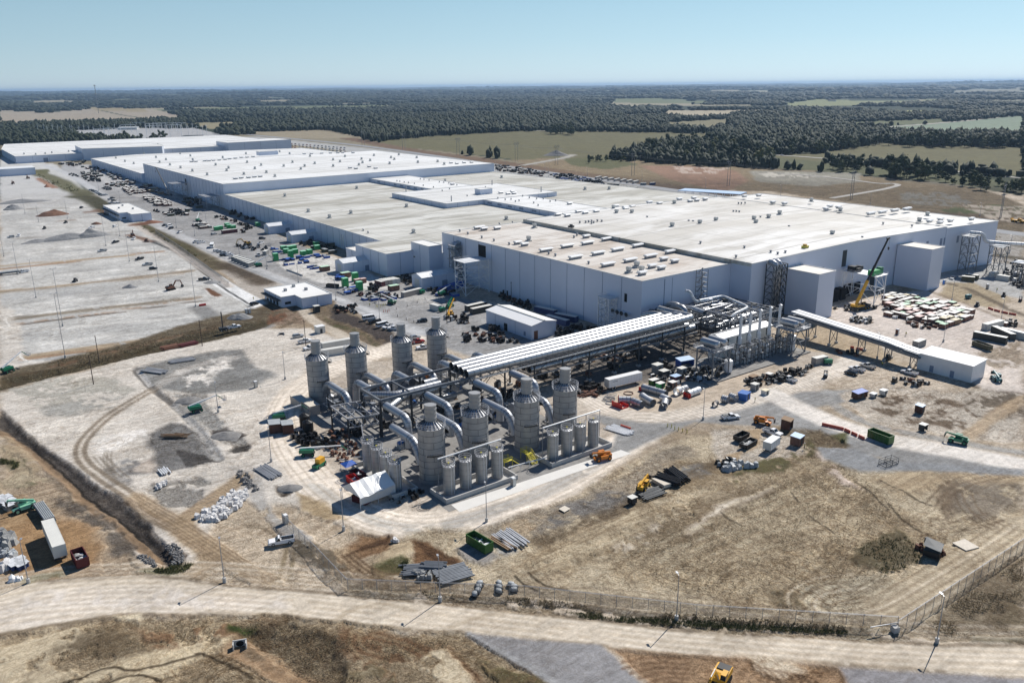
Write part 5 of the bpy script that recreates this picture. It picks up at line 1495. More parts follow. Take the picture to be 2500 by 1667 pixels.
lb2(m,(NE-.9,-101,ZB+1.3),(NE-.9,6,ZB+1.3),.07);lb2(m,(NE-.9,-101,ZB+.75),(NE-.9,6,ZB+.75),.05)
m.box(NE-1.0,NE-.1,-6,101,ZB+.1,ZB+.18)
m.bd('walkway','grey_steel',t)
def spr(lab,pts,r,seg=2.3,mt='chrome',name='insulated_duct',tagit=True,cat='duct'):
 """insulated silver duct with jacket seams"""
 t_=bt_(name,lab,cat)
 P_=[Vector(L2(*p))for p in pts]
 out=[P_[0]]
 for i in range(1,len(P_)-1):
  d1=(P_[i-1]-P_[i]);d2=(P_[i+1]-P_[i]);k=min(2.4,d1.length*.45,d2.length*.45)
  out+=arc(P_[i]+d1.normalized()*k,P_[i],P_[i]+d2.normalized()*k,5)
 out.append(P_[-1])
 n=22
 MB().path(out,r,n,caps=False).bd('jacket',mt,t_,sm='all')
 m_=MB()
 for i in range(len(out)-1):
  d=out[i+1]-out[i];L_=d.length;d.normalize()
  k=int(L_/seg)
  for j in range(k+1):
   c=out[i]+d*min(L_,j*seg)
   m_.tube(c-d*.045,c+d*.045,r+.03,n,caps=False)
 m_.bd('jacket_seam','band',t_)
 d=(P_[1]-P_[0]).normalized()
 e=MB().tube(P_[0]+d*.5,P_[0]+d*.6,r*.97,n)
 e.bd('end_plate','void',t_)
 return t_
PA=[-22.9,-19.9,-16.9,-13.9]
ends=[(8.0,-22),(5.5,-17.5),(3.0,-13.5),(0.2,-10.5)]
nm=['nearest','second nearest','third nearest','farthest']
ZP=13.1
for i,a in enumerate(PA):
 be=5.0-i*2.6
 spr(f'long silver insulated duct on top of the pipe bridge, {nm[i]} of four',[(a,-101-(3-i)*.1,ZP),(a,be,ZP),(a+5.5 if i else a+12,be+.2,ZP-.4),(a+6+i*1.5 if i else a+18,be+.3,ZP-2.6 if i else ZP-.4)],1.36)
for i,a in enumerate((-22.8,-19.6)):
 spr(f'silver duct on the lower deck of the pipe bridge, {"near" if i == 0 else "far"} one',[(a,-76,8.9),(a,6,8.9)],1.15)
spr('grey duct running from the end wall of the near hall above the bridge elbows',[(-1.6,16.1,10.2),(-6,16.1,12),(-14,14.5,13.2),(-22,13.2,13.2)],1.0,2.5,'duct_metal')
t=bt_('portal_frame','blue-grey steel portal frame left of the pipe bridge with shorter silver ducts inside','steel frame')
m=MB()
for a in(-23.5,-11.2):
 lb2(m,(a,-132.2,11.6),(a,-100.5,11.6),.5,.8)
 lb2(m,(a,-132.2,7.6),(a,-100.5,7.6),.35,.55)
lb2(m,(-23.5,-132.2,11.6),(-11.2,-132.2,11.6),.5,.8)
lb2(m,(-23.5,-121.5,11.7),(-11.2,-121.5,11.7),.35,.5)
for k in range(9):
 lb2(m,(-23.5,-131+k*3.7,7.5),(-11.2,-131+k*3.7,7.5),.25,.35)
m.bd('beam','grey_steel',t)
for b in(-132.2,-121.8,-111.4):
 for a in(-23.5,-11.2):MB().box(a-.25,a+.25,-b-.25,-b+.25,0,11.2).bd('column','dark_steel',t)
m=MB()
for a in(-23.5,-11.2):
 for k in range(3):
  b=-132+k*10.4
  lb2(m,(a,b,7.6),(a,b+5.2,11.4),.16);lb2(m,(a,b+10.4,7.6),(a,b+5.2,11.4),.16)
m.bd('brace','dark_steel',t)
spr('short silver duct inside portal frame, nearest of three',[(-26.5,-132,9.6),(-24.5,-127.6,10.2),(-21.8,-124,10.2),(-21.8,-108.6,10.2)],1.15)
spr('short silver duct inside the portal frame, middle one, with curved left end',[(-12.5,-131.5,9.8),(-15.5,-128.6,10.2),(-18.6,-125,10.2),(-18.6,-108.5,10.2)],1.15)
spr('short silver duct inside the portal frame, farthest and shortest of three',[(-15.4,-112.6,10.3),(-15.4,-107.8,10.3)],1.1)
spr('stub of silver duct under the portal beam right of the frame',[(-22.0,-113.5,6.6),(-22.0,-105,6.6)],1.1)
t=bt_('truss_platform','open white-edged steel truss platform standing out left of the portal frame','steel frame')
m=MB();c4=[(-8.5,-141.3),(-21.0,-141.8),(-23.2,-132.6),(-10.5,-131.2)]
for i in range(4):
 p,q=c4[i],c4[(i+1)%4]
 lb2(m,(*p,7.4),(*q,7.4),.35,.45);lb2(m,(*p,4.6),(*q,4.6),.3,.35)
for k in(.25,.5,.75):
 p=[c4[0][j]+(c4[3][j]-c4[0][j])*k for j in(0,1)];q=[c4[1][j]+(c4[2][j]-c4[1][j])*k for j in(0,1)]
 lb2(m,(*p,7.5),(*q,7.5),.28,.35);lb2(m,(*p,4.6),(*q,4.6),.25)
lb2(m,(*c4[0],7.45),(*c4[2],7.45),.2);lb2(m,(*c4[1],7.45),(*c4[3],7.45),.2)
for k in range(10):
 f=k/9
 p=[c4[1][j]+(c4[2][j]-c4[1][j])*f for j in(0,1)]
 q=[c4[1][j]+(c4[2][j]-c4[1][j])*min(1,f+.06)for j in(0,1)]
 lb2(m,(*p,4.6),(*q,7.4),.12)
m.bd('truss','mid_steel',t)
for p in c4:MB().bar(L2(*p,0),L2(*p,7.4),.4).bd('leg','dark_steel',t)
t=bt_('steel_beams','loose silver beams leaning beside the truss platform','beams')
m=MB();lb2(m,(-24,-139,6.0),(-34,-143,.5),.3);lb2(m,(-30,-150,.4),(-44,-141,.9),.3);lb2(m,(-32,-146,.5),(-38,-136,.5),.3);lb2(m,(-36,-152,.3),(-45,-148,.3),.3)
m.bd('beam','mid_steel',t)
for(lab,a,b0,b1)in(('thin white header pipe crossing above the slim tanks of the middle basin',-63.8,-137.5,-117.5),('thin white header pipe crossing above the slim tanks of the right basin',-64.8,-104.0,-82.5)):
 t=bt_('header_pipe',lab,'pipe')
 m=MB();m.tube(L2(a,b0,9.4),L2(a,b1,9.4),.2,8);m.bd('pipe','white_paint',t)
 m=MB()
 for k in range(5):m.bar(L2(a,b0+(b1-b0)*k/4,0),L2(a,b0+(b1-b0)*k/4,9.3),.14)
 m.bd('support','mid_steel',t)
t=bt_('header_pipe','low white pipe run on short posts between the two right concrete basins','pipe')
m=MB();m.path([L2(-66.2,-117,1.8),L2(-66.8,-111,1.8),L2(-68,-105,2.0)],.14,8)
for b in(-116,-113,-110,-107):m.bar(L2(-66.5,b,0),L2(-66.5,b,1.8),.1)
m.bd('pipe','white_paint',t)
KY=Kit(lambda:_stair())
def _stair():
 t_=th_('access_stair','','stair')
 m_=MB()
 m_.box(-1.6,1.2,-1,1,2.1,2.2)
 for x,y in((-1.6,-1),(1.2,-1),(1.2,1),(-1.6,1)):m_.bar((x,y,0),(x,y,3.2),.12)
 for z in(2.7,3.2):
  for p,q in(((-1.6,-1),(1.2,-1)),((-1.6,1),(1.2,1)),((-1.6,-1),(-1.6,1))):m_.bar((*p,z),(*q,z),.08)
 m_.bd('platform','safety_yellow',t_)
 m_=MB()
 for k in range(8):m_.box(1.2+k*.32,1.5+k*.32,-.9,.9,2.1-k*.27-.06,2.1-k*.27)
 for s in(-.95,.95):
  m_.bar((1.2,s,2.1),(3.8,s,0),.14);m_.bar((1.2,s,3.1),(3.8,s,1.0),.08)
 m_.bd('stair_flight','safety_yellow',t_)
 return t_
KY.put(AB(-62.4,-107.6),YA+pi,'yellow access stair over the basin wall between the two right basins')
KY.put(AB(-62.8,-115.0),YB,'yellow access stair beside the rightmost slim tank of the middle basin')
t=bt_('equipment_house','narrow white gabled equipment house behind the five capped stacks','building')
a0,a1,b0,b1,z0,h,rise=-41.5,-35.2,0.5,30.0,0,9.6,.9
am=(a0+a1)/2
gs=MB()
gs.add([L2(a0,b0,z0),L2(a1,b0,z0),L2(a1,b0,h),L2(am,b0,h+rise),L2(a0,b0,h),L2(a0,b1,z0),L2(a1,b1,z0),L2(a1,b1,h),L2(am,b1,h+rise),L2(a0,b1,h)],[(4,3,2,1,0),(5,6,7,8,9),(0,5,9,4),(6,1,2,7)])
gs.bd('wall','off_white',t)
r=MB()
vs=[L2(a0-.4,b0-.4,h),L2(a0-.4,b1+.4,h),L2(am,b1+.4,h+rise+.1),L2(am,b0-.4,h+rise+.1),L2(a1+.4,b1+.4,h),L2(a1+.4,b0-.4,h)]
r.add(vs,[(0,1,2,3),(3,2,4,5),(3,2,1,0),(5,4,2,3)],0)
r.bar(vs[0],vs[1],.3,.3,0)
r.bd('roof','pale_steel',t)
for b in(3.6,9.6,15.6,21.6,27.4):wr(t,'door',(a0,b1),(a0,b0),30-b-.7,30-b+.7,6.2,8.8,'void',.1)
def stack():
 t_=th_('exhaust_stack','','stack')
 m_=MB();m_.tube((0,0,0),(0,0,9.2),.78,16);m_.tube((0,0,9.2),(0,0,9.7),.78,16,r2=.55)
 m_.bd('lower_casing','pale_steel',t_,sm=True)
 m_=MB();m_.tube((0,0,9.7),(0,0,18.0),.52,14)
 m_.bd('chimney','pale_steel',t_,sm=True)
 m_=MB();m_.tube((0,0,18.15),(0,0,18.65),.85,14,r2=.08)
 for k in range(3):m_.bar((.45*cos(k*2.1),.45*sin(k*2.1),17.9),(.45*cos(k*2.1),.45*sin(k*2.1),18.2),.06)
 m_.bd('rain_cap','galv',t_)
 m_=MB();m_.path([(-.6,0,6.4),(-1.9,.8,6.7),(-2.4,1.2,6.2),(-2.4,1.2,1.6),(-2.0,.8,.8),(-1,0,.6)],.3,10)
 m_.bd('return_pipe','white_paint',t_,sm=True)
 return t_
KC=Kit(stack)
for i,b in enumerate((7.2,12.8,18.6,24.8,30.7)):
 KC.put(AB(-44.2,b),YA,f'slim capped exhaust stack before the equipment house, {["first", "second", "third", "fourth", "fifth"][i]} from left')
def plant_unit():
 t_=th_('process_skid','','machine')
 rr=random.Random(4)
 m_=MB()
 for x in(-2.4,0,2.4):
  for y in(-1.8,1.8):m_.bar((x,y,0),(x,y,7.2),.16)
 for z in(2.4,4.8,7.2):
  for y in(-1.8,1.8):m_.bar((-2.4,y,z),(2.4,y,z),.15)
  for x in(-2.4,0,2.4):m_.bar((x,-1.8,z),(x,1.8,z),.15)
 m_.bd('frame','dark_steel',t_)
 m_=MB()
 for k in range(10):
  z=rr.choice((1.2,2,3.2,4.2,5.6,6.6,7.6));y=rr.uniform(-1.7,1.7);x=rr.uniform(-2.2,2.2)
  if k%2:m_.path([(-2.8,y,z),(x,y,z),(x,y,z-1.4)],rr.uniform(.08,.2),7)
  else:m_.path([(x,-2.2,z),(x,1.2,z),(x,1.2,.4)],rr.uniform(.08,.2),7)
 m_.bd('piping','mid_steel',t_)
 m_=MB();m_.tube((-1.2,0,.6),(-1.2,0,5.2),.6,12);m_.tube((1.2,-.6,5.4),(1.2,1.2,5.4),.5,12);m_.box(.4,2,-1,.6,.3,2.2)
 m_.bd('vessel','pale_steel',t_)
 return t_
KP=Kit(plant_unit)
for i in range(6):
 KP.put(AB(-46.5-(i%2)*1.0,2.5+i*5.4),YA+pi/2,'framed pump and pipe skid at the foot of the capped exhaust stacks','process skids by the exhaust stacks')
def tank_tower(a0,a1,b0,b1,H,lab):
 t_=bt_('tank_tower',lab,'tower')
 legs=[(a0,b0),(a0,b1),(a1,b1),(a1,b0)]
 for p in legs:MB().bar(L2(*p,0),L2(*p,H),.4).bd('leg','grey_steel',t_)
 m_=MB()
 for i in range(4):
  p,q=legs[i],legs[(i+1)%4]
  for z in(0,H/2):
   mid=((p[0]+q[0])/2,(p[1]+q[1])/2,z+H/2)
   lb2(m_,(*p,z),mid,.2);lb2(m_,(*q,z),mid,.2)
  lb2(m_,(*p,H/2),(*q,H/2),.25);lb2(m_,(*p,H),(*q,H),.3)
 m_.bd('brace','grey_steel',t_)
 m_=MB();m_.box(a0-1,a1+1,-b1-1,-b0+1,H,H+.15)
 m_.bd('deck','mid_steel',t_)
 m_=MB()
 for z in(H+.7,H+1.3):
  for p,q in(((a0-1,b0-1),(a0-1,b1+1)),((a0-1,b1+1),(a1+1,b1+1)),((a1+1,b1+1),(a1+1,b0-1)),((a1+1,b0-1),(a0-1,b0-1))):lb2(m_,(*p,z),(*q,z),.07)
 for k in range(7):
  f=k/6
  for p,q in(((a0-1,b0-1),(a0-1,b1+1)),((a1+1,b1+1),(a1+1,b0-1)),((a0-1,b0-1),(a1+1,b0-1)),((a0-1,b1+1),(a1+1,b1+1))):
   x,y=p[0]+(q[0]-p[0])*f,p[1]+(q[1]-p[1])*f
   lb2(m_,(x,y,H),(x,y,H+1.35),.06)
 m_.bd('guard_rail','pale_steel',t_)
 for k,fr_ in enumerate((.27,.73)):
  b=b0+(b1-b0)*fr_
  m_=MB();q0,q1=Vector(L2(a0+.4,b,H+2.1)),Vector(L2(a1-.2,b,H+2.1));d=(q1-q0).normalized()
  m_.tube(q0,q1,1.45,20);m_.tube(q0-d*.6,q0,.7,20,r2=1.45);m_.tube(q1,q1+d*.6,1.45,20,r2=.7)
  for f in(.2,.8):m_.bar(q0+(q1-q0)*f-Vector((0,0,2)),q0+(q1-q0)*f-Vector((0,0,1)),1.6,.3)
  m_.bd('pressure_tank','chrome',t_,sm=True)
 return t_
tank_tower(-51.8,-44.5,-16.8,-8.0,10.4,'braced steel tower carrying two mirror-bright tanks left of the exhaust stacks')
tank_tower(-53.2,-46.0,27.3,36.0,10.2,'braced steel tower carrying two mirror-bright tanks right of the exhaust stacks')
t=bt_('storage_vessel','upright pale blue vessel on short legs beneath the left tank tower','vessel')
m=MB();m.tube(L2(-50.8,-7.0,1.0),L2(-50.8,-7.0,5.2),1.5,20);m.tube(L2(-50.8,-7.0,5.2),L2(-50.8,-7.0,5.8),1.5,20,r2=.5)
m.bd('shell','pale_steel',t,sm=True)
m=MB()
for k in range(4):m.bar(L2(-50.8+cos(k*1.57)*1.2,-7+sin(k*1.57)*1.2,0),L2(-50.8+cos(k*1.57)*1.2,-7+sin(k*1.57)*1.2,1.3),.18)
m.bd('leg','grey_steel',t)
t=bt_('storage_vessel','upright pale vessel beside the fifth exhaust stack','vessel')
m=MB();m.tube(L2(-48.5,33.5,.6),L2(-48.5,33.5,6.4),1.7,20);m.tube(L2(-48.5,33.5,6.4),L2(-48.5,33.5,7),1.7,20,r2=.5)
m.bd('shell','pale_steel',t,sm=True)
m=MB();m.box(-54.6,-34,-38,22,-.3,.4)
o=m.bd('plinth_slab','slab_dark');o.location=ORG;o.rotation_euler=(0,0,YA)
tag(o,'raised concrete slab under the capped exhaust stacks',kind='structure')
t=bt_('piping_deck','dense framed piping deck filling the corner between near hall and large hall','pipe deck')
m=MB()
A0,A1,B0,B1=-33.0,-3.0,16.0,48.0
for a in(A0,-25.5,-18,-10.5,A1):
 for b in(B0,24,32,40,B1):
  if a>-12 and b>54:continue
  MB().bar(L2(a,b,0),L2(a,b,11.0),.3).bd('column','dark_steel',t)
m=MB()
for z in(6.5,11.0):
 for a in[A0+k*3.75 for k in range(9)]:lb2(m,(a,B0,z),(a,B1,z),.25,.35)
 for b in[B0+k*4 for k in range(9)]:lb2(m,(A0,b,z+.02),(A1,b,z+.02),.25,.35)
for k in range(8):
 lb2(m,(A0,B0+k*4,6.5),(A0,B0+k*4+4,11),.15);lb2(m,(A0+k*3.75,B0,6.5),(A0+k*3.75+3.75,B0,11),.15)
m.bd('beam','grey_steel',t)
rr=random.Random(9)
m=MB();m2=MB()
for k in range(34):
 z=rr.choice((7.4,8.2,9.4,11.6,12.2,12.8));rd_=rr.choice((.12,.18,.25,.35))
 M2=m if k%2 else m2
 if k%2:
  a=rr.uniform(A0,A1);M2.path([L2(a,B0-rr.uniform(0,3),z),L2(a,rr.uniform(B0+10,B1),z),L2(a+rr.uniform(-4,4),rr.uniform(B0+10,B1),z)],rd_,8)
 else:
  b=rr.uniform(B0,B1);M2.path([L2(A0-rr.uniform(0,2),b,z),L2(rr.uniform(-16,A1),b,z),L2(rr.uniform(-16,A1),b,z-3)],rd_,8)
m.bd('piping','galv',t);m2.bd('piping','mid_steel',t)
m=MB()
for s in range(14):
 b=B0+rr.uniform(0,30);a=A0+rr.uniform(0,28)
 m.box(a-rr.uniform(.5,1.4),a+rr.uniform(.5,1.4),-b-rr.uniform(.4,1.2),-b+rr.uniform(.4,1.2),11.2,11.2+rr.uniform(.5,1.8))
m.bd('valve_box','dark_steel',t)
m=MB()
for z in(11.7,12.3):
 lb2(m,(A0-.4,B0,z),(A0-.4,B1,z),.07);lb2(m,(A0,B0-.4,z),(A1,B0-.4,z),.07)
for k in range(17):lb2(m,(A0-.4,B0+k*2,11),(A0-.4,B0+k*2,12.3),.06)
m.bd('guard_rail','mid_steel',t)
spr('white insulated pipe turning twice across the piping deck',[(-8.0,26,13.4),(-9,40,13.4),(-27,34,13.2),(-29.5,22,13.0),(-29.5,17,10.5)],.55,2.5,'white_paint','insulated_pipe',cat='pipe')
spr('white insulated twin pipe climbing the corner wall onto the piping deck',[(-4.0,22,17.5),(-6.5,22,17.5),(-7.5,24,13.0),(-9,33,13.0)],.55,2.5,'white_paint','insulated_pipe',cat='pipe')
for k,(a,b)in enumerate(((-5,12.5),(-8.5,11.5))):
 spr(f'domed silver elbow duct beside the scaffold in the corner, {"inner" if k == 0 else "outer"} one',[(a+4,b+1,11.2),(a,b,13.6),(a-4.5,b-.4,13.6),(a-6,b-.4,10)],1.3,1.6)
t=bt_('scaffold_stair','slender dark scaffold stair climbing the wall corner of the near hall','scaffold')
m=MB()
for a in(-1.0,-4.0):
 for b in(31.5,35.5):m.bar(L2(a,b,0),L2(a,b,24.6),.16)
for k in range(12):
 z=2*k+1.2
 for p,q in(((-1,31.5),(-1,35.5)),((-4,31.5),(-4,35.5)),((-1,31.5),(-4,31.5)),((-1,35.5),(-4,35.5))):lb2(m,(*p,z),(*q,z),.12)
 m.box(-4,-1,-35.5,-34.4,z,z+.1);lb2(m,(-1.8 if k%2 else-3.2,31.6,z),(-1.8 if k%2 else-3.2,34.6,z+2),.5,.12)
m.bd('frame','grey_steel',t)
t=bt_('flue_tower','dark braced flue tower with two silver ducts bending over its top against the large hall','tower')
a0,a1,b0,b1,H=-17.6,-12.4,64.0,71.8,24.6
m=MB();lg=[(a0,b0),(a0,b1),(a1,b1),(a1,b0),(a0,(b0+b1)/2)]
for p in lg:MB().bar(L2(*p,0),L2(*p,H),.34).bd('leg','dark_steel',t)
m=MB()
for k in range(8):
 z=k*H/8;z2=z+H/8
 for p,q in(((a0,b0),(a0,(b0+b1)/2)),((a0,b1),(a0,(b0+b1)/2)),((a0,b0),(a1,b0)),((a0,b1),(a1,b1))):
  mid=((p[0]+q[0])/2,(p[1]+q[1])/2)
  lb2(m,(*p,z2),(*q,z2),.2);lb2(m,(*p,z),(*mid,z2),.2);lb2(m,(*q,z),(*mid,z2),.2)
m.bd('brace','dark_steel',t)
for k,b in enumerate((66.4,69.4)):
 m=MB();m.path([L2(-12,b,25.2)]+[L2(*p)for p in((-14,b,25.2),(-15.1,b,24.8),(-15.5,b,23.6))]+[L2(-15.5,b,4)],1.15,16)
 m.bd('flue','galv',t,sm='all')
def otw(lab,a0,a1,b0,b1,H,mt='pale_steel',nlev=4,deck=True,name='braced_tower'):
 t_=bt_(name,lab,'tower')
 lg_=[(a0,b0),(a0,b1),(a1,b1),(a1,b0)]
 for p in lg_:MB().bar(L2(*p,0),L2(*p,H),.38).bd('leg',mt,t_)
 m_=MB()
 for k in range(nlev):
  z=k*H/nlev;z2=z+H/nlev
  for i in range(4):
   p,q=lg_[i],lg_[(i+1)%4];mid=((p[0]+q[0])/2,(p[1]+q[1])/2)
   lb2(m_,(*p,z2),(*q,z2),.24);lb2(m_,(*p,z),(*mid,z2),.17);lb2(m_,(*q,z),(*mid,z2),.17)
 m_.bd('brace',mt,t_)
 if deck:
  m_=MB();m_.box(a0-.6,a1+.6,-b1-.6,-b0+.6,H,H+.2)
  for z in(H+.7,H+1.2):
   for p,q in(((a0-.6,b0-.6),(a0-.6,b1+.6)),((a0-.6,b0-.6),(a1+.6,b0-.6)),((a1+.6,b0-.6),(a1+.6,b1+.6))):lb2(m_,(*p,z),(*q,z),.07)
  m_.bd('deck',mt,t_)
 return t_
otw('large braced white steel tower before the dark opening high in the long wall',104.5,113.5,-16.5,-2.2,16.8)
otw('braced lattice tower near the end of the long wall beside the pipe bridge',13.6,20.0,-5.2,-.8,14.6,'pale_steel',5)
t=otw('tall slim duct tower at the far end of the near hall wall',131.5,136.5,-5.2,-.8,19.8,'mid_steel',6)
for k,a in enumerate((135.6,133.6)):
 m=MB();m.path([L2(a,.2,20.9),L2(a,-2.5,20.9),L2(a,-3.3,20.5),L2(a,-3.6,19.5),L2(a,-3.6,1.0)],.8,14);m.bd('duct','galv',t,sm='all')
m=MB()
for z in(6.4,12.6,17.6):m.box(130.8,137.2,.4,6.2,z,z+.2)
m.bd('landing','mid_steel',t)
t=otw('white braced platform tower beside the yellow crane carrying machinery',-30.8,-14.0,122.8,131,13.6,'pale_steel',2)
o=bt_('machine_crate','green machine standing on the white platform tower by the crane','machine')
MB().box(-29.5,-26.5,-128,-122,13.85,16.2).bd('casing','green_paint',o)
MB().box(-29.3,-27,-130.5,-128.4,13.85,17).bd('engine','lift_green',o)
o=bt_('machine_crate','black machinery on the white platform tower below the high wall opening','machine')
m=MB();m.box(-19,-15.5,-126,-123,13.85,16.4);m.tube(L2(-17,128,15.2),L2(-20,128.5,15.2),1.1,12);m.box(-20.5,-19.3,-127,-124,13.85,15.6)
m.bd('casing','black_plastic',o)
t=bt_('covered_bridge','covered cable bridge on braced trestles running from large hall to the electrical building','bridge')
zt=7.0
br=[(-34.5,54.2,9.4),(-46,53.6,8.8),(-62,52.7,8.0),(-77,52.0,7.3),(-83,50.6,6.9),(-90.5,51.6,5.9)]
m=MB();m2=MB()
for i in range(len(br)-1):
 p,q=br[i],br[i+1]
 for o_ in(-1.45,1.45):
  lb2(m,(p[0],p[1]+o_+.9,p[2]+.25),(q[0],q[1]+o_+.9,q[2]+.25),2.3,.3)
 for o_ in(-2.4,4.2):
  lb2(m2,(p[0],p[1]+o_,p[2]-1.1),(q[0],q[1]+o_,q[2]-1.1),.25,1.0)
 lb2(m2,(p[0],p[1]+.9,p[2]-1.5),(q[0],q[1]+.9,q[2]-1.5),6.0,.3)
 n_=8
 for k in range(n_):
  f=k/n_
  x,y,z=(p[j]+(q[j]-p[j])*f for j in range(3))
  for o_ in(-2.4,4.2):lb2(m2,(x,y+o_,z-1.5),(x,y+o_,z+.1),.12)
m.bd('roof','white_paint',t);m2.bd('truss','grey_steel',t)
for(a,b,z)in((-43.9,53.4,8.9),(-53.8,53.0,8.4),(-66.4,52.4,7.8),(-77.5,52.0,7.2),(-87.6,51.6,6.3)):
 m=MB()
 for o_ in(-1.6,3.4):
  m.bar(L2(a,b+o_,.5),L2(a,b+o_,z-1.6),.3);m.box(a-.5,a+.5,-(b+o_)-.5,-(b+o_)+.5,0,.8,1)
 lb2(m,(a,b-1.6,.6),(a,b+3.4,z-1.7),.15);lb2(m,(a,b+3.4,.6),(a,b-1.6,z-1.7),.15)
 m.bd('trestle',['grey_steel','concrete'],t)
 # vehicles and machines
def wl(t,pts,r,w,rim='galv'):
 for(x,y)in pts:
  m=MB();m.tube((x,y-w/2,r),(x,y+w/2,r),r,14,m=0)
  s=1 if y>0 else-1
  m.tube((x,y+s*(w/2-.01),r),(x,y+s*(w/2+.03),r),r*.55,10,m=1)
  m.bd('wheel',['rubber',rim],t,sm=True)
def car_body(t,prof,glass,hw,pnt,name='body'):
 """prof: (x,z) side outline of lower body; glass: cabin outline (x,z) with tumblehome"""
 m=MB();m.xprofile(prof,-hw,hw)
 m.bd(name,pnt,t,sm=True)
def cbn(t,x0,x1,xr0,xr1,z0,z1,hw,pnt,n_win=2):
 """glazed greenhouse: base x0..x1 at z0, roof xr0..xr1 at z1"""
 ti=.16
 v=[(x0,-hw,z0),(x1,-hw,z0),(x1,hw,z0),(x0,hw,z0),(xr0,-hw+ti,z1-.08),(xr1,-hw+ti,z1-.08),(xr1,hw-ti,z1-.08),(xr0,hw-ti,z1-.08)]
 MB().add(v,[(0,1,5,4),(1,2,6,5),(2,3,7,6),(3,0,4,7)]).bd('window','glass_dark',t)
 m=MB()
 r_=[(xr0-.04,-hw+ti-.03,z1-.08),(xr1+.04,-hw+ti-.03,z1-.08),(xr1+.04,hw-ti+.03,z1-.08),(xr0-.04,hw-ti+.03,z1-.08)]
 r2_=[(x*.98+(xr0+xr1)/2*.02,y*.92,z1)for x,y,_ in r_]
 m.add(r_+r2_,[(4,5,6,7),(0,1,5,4),(1,2,6,5),(2,3,7,6),(3,0,4,7)])
 for s in(-1,1):
  for k in range(n_win+1):
   f=k/n_win
   m.bar((x0+(x1-x0)*f,s*(hw+.005),z0),(xr0+(xr1-xr0)*f,s*(hw-ti+.01),z1-.05),.09,.05)
 m.bd('roof',pnt,t)
def pku(pnt='car_white',crew=True,load=None):
 def f():
  t=th_('pickup_truck','','pickup truck')
  hw=.98
  bx_=-.55 if crew else.1
  m=MB()
  m.xprofile([(-2.9,.55),(-2.85,1.12),(bx_,1.12),(1.15,1.12),(1.35,1.14),(2.75,1.02),(2.92,.85),(2.95,.5),(2.4,.38),(-2.5,.42)],-hw,hw)
  m.bd('body',pnt,t,sm=True)
  cbn(t,bx_,1.35,bx_+.22,.65,1.12,1.86,hw-.03,pnt,2 if crew else 1)
  m=MB();m.box(-2.78,bx_-.12,-hw+.12,hw-.12,1.10,1.135)
  m.bd('cargo_bed','black_plastic' if load is None else load,t)
  m=MB();m.box(-2.85,bx_-.05,-hw,-hw+.1,1.1,1.32);m.box(-2.85,bx_-.05,hw-.1,hw,1.1,1.32);m.box(-2.9,-2.8,-hw,hw,1.0,1.32)
  m.bd('bed_side',pnt,t)
  if load:
   m=MB();rr_=random.Random(3)
   for k in range(9):m.obox((rr_.uniform(-2.6,bx_-.5),rr_.uniform(-.7,.7),1.14),rr_.uniform(.3,1),rr_.uniform(.2,.5),rr_.uniform(.1,.5),rr_.random()*3)
   m.bd('cargo','junk_grey',t)
  wl(t,[(-1.8,-.85),(-1.8,.85),(1.85,-.85),(1.85,.85)],.41,.27)
  m=MB();m.box(2.86,2.98,-.9,-.55,.7,.9);m.box(2.86,2.98,.55,.9,.7,.9);m.bd('headlight','galv',t)
  m=MB();m.box(-2.94,-2.88,-.98,-.84,.75,1.05);m.box(-2.94,-2.88,.84,.98,.75,1.05);m.bd('tail_light','red_paint',t)
  m=MB();m.box(2.9,3.02,-.92,.92,.42,.62);m.box(-3.02,-2.9,-.9,.9,.45,.62);m.bd('bumper','dark_steel',t)
  return t
 return f
def suv(pnt):
 def f():
  t=th_('car','','car')
  m=MB();m.xprofile([(-2.3,.5),(-2.32,1.0),(-1.9,1.08),(1.0,1.06),(2.2,.92),(2.35,.6),(2.3,.35),(-2.2,.35)],-.92,.92)
  m.bd('body',pnt,t,sm=True)
  cbn(t,-2.15,1.05,-1.85,.35,1.04,1.66,.88,pnt,3)
  wl(t,[(-1.4,-.8),(-1.4,.8),(1.4,-.8),(1.4,.8)],.36,.24)
  m=MB();m.box(2.28,2.38,-.8,-.5,.62,.8);m.box(2.28,2.38,.5,.8,.62,.8);m.bd('headlight','galv',t)
  return t
 return f
def van():
 t=th_('passenger_van','','van')
 m=MB();m.xprofile([(-3.3,.45),(-3.35,1.25),(2.2,1.25),(3.0,1.05),(3.2,.7),(3.15,.4),(-3.2,.4)],-1.0,1.0)
 m.bd('body','car_white',t,sm=True)
 cbn(t,-3.3,2.45,-3.2,1.6,1.25,2.25,.99,'car_white',5)
 wl(t,[(-2.0,-.88),(-2.0,.88),(2.0,-.88),(2.0,.88)],.38,.26)
 m=MB();m.box(3.1,3.22,-.85,-.5,.7,.9);m.box(3.1,3.22,.5,.85,.7,.9);m.bd('headlight','galv',t)
 return t
def bus():
 t=th_('minibus','','bus')
 m=MB();m.box(-4.2,4.2,-1.2,1.2,.5,1.5);m.box(-4.2,4.1,-1.15,1.15,2.35,2.75);m.bd('body','white_paint',t)
 MB().box(-4.18,4.15,-1.17,1.17,1.5,2.35).bd('window','glass_dark',t)
 wl(t,[(-2.6,-1),(-2.6,1),(2.7,-1),(2.7,1)],.48,.3)
 return t
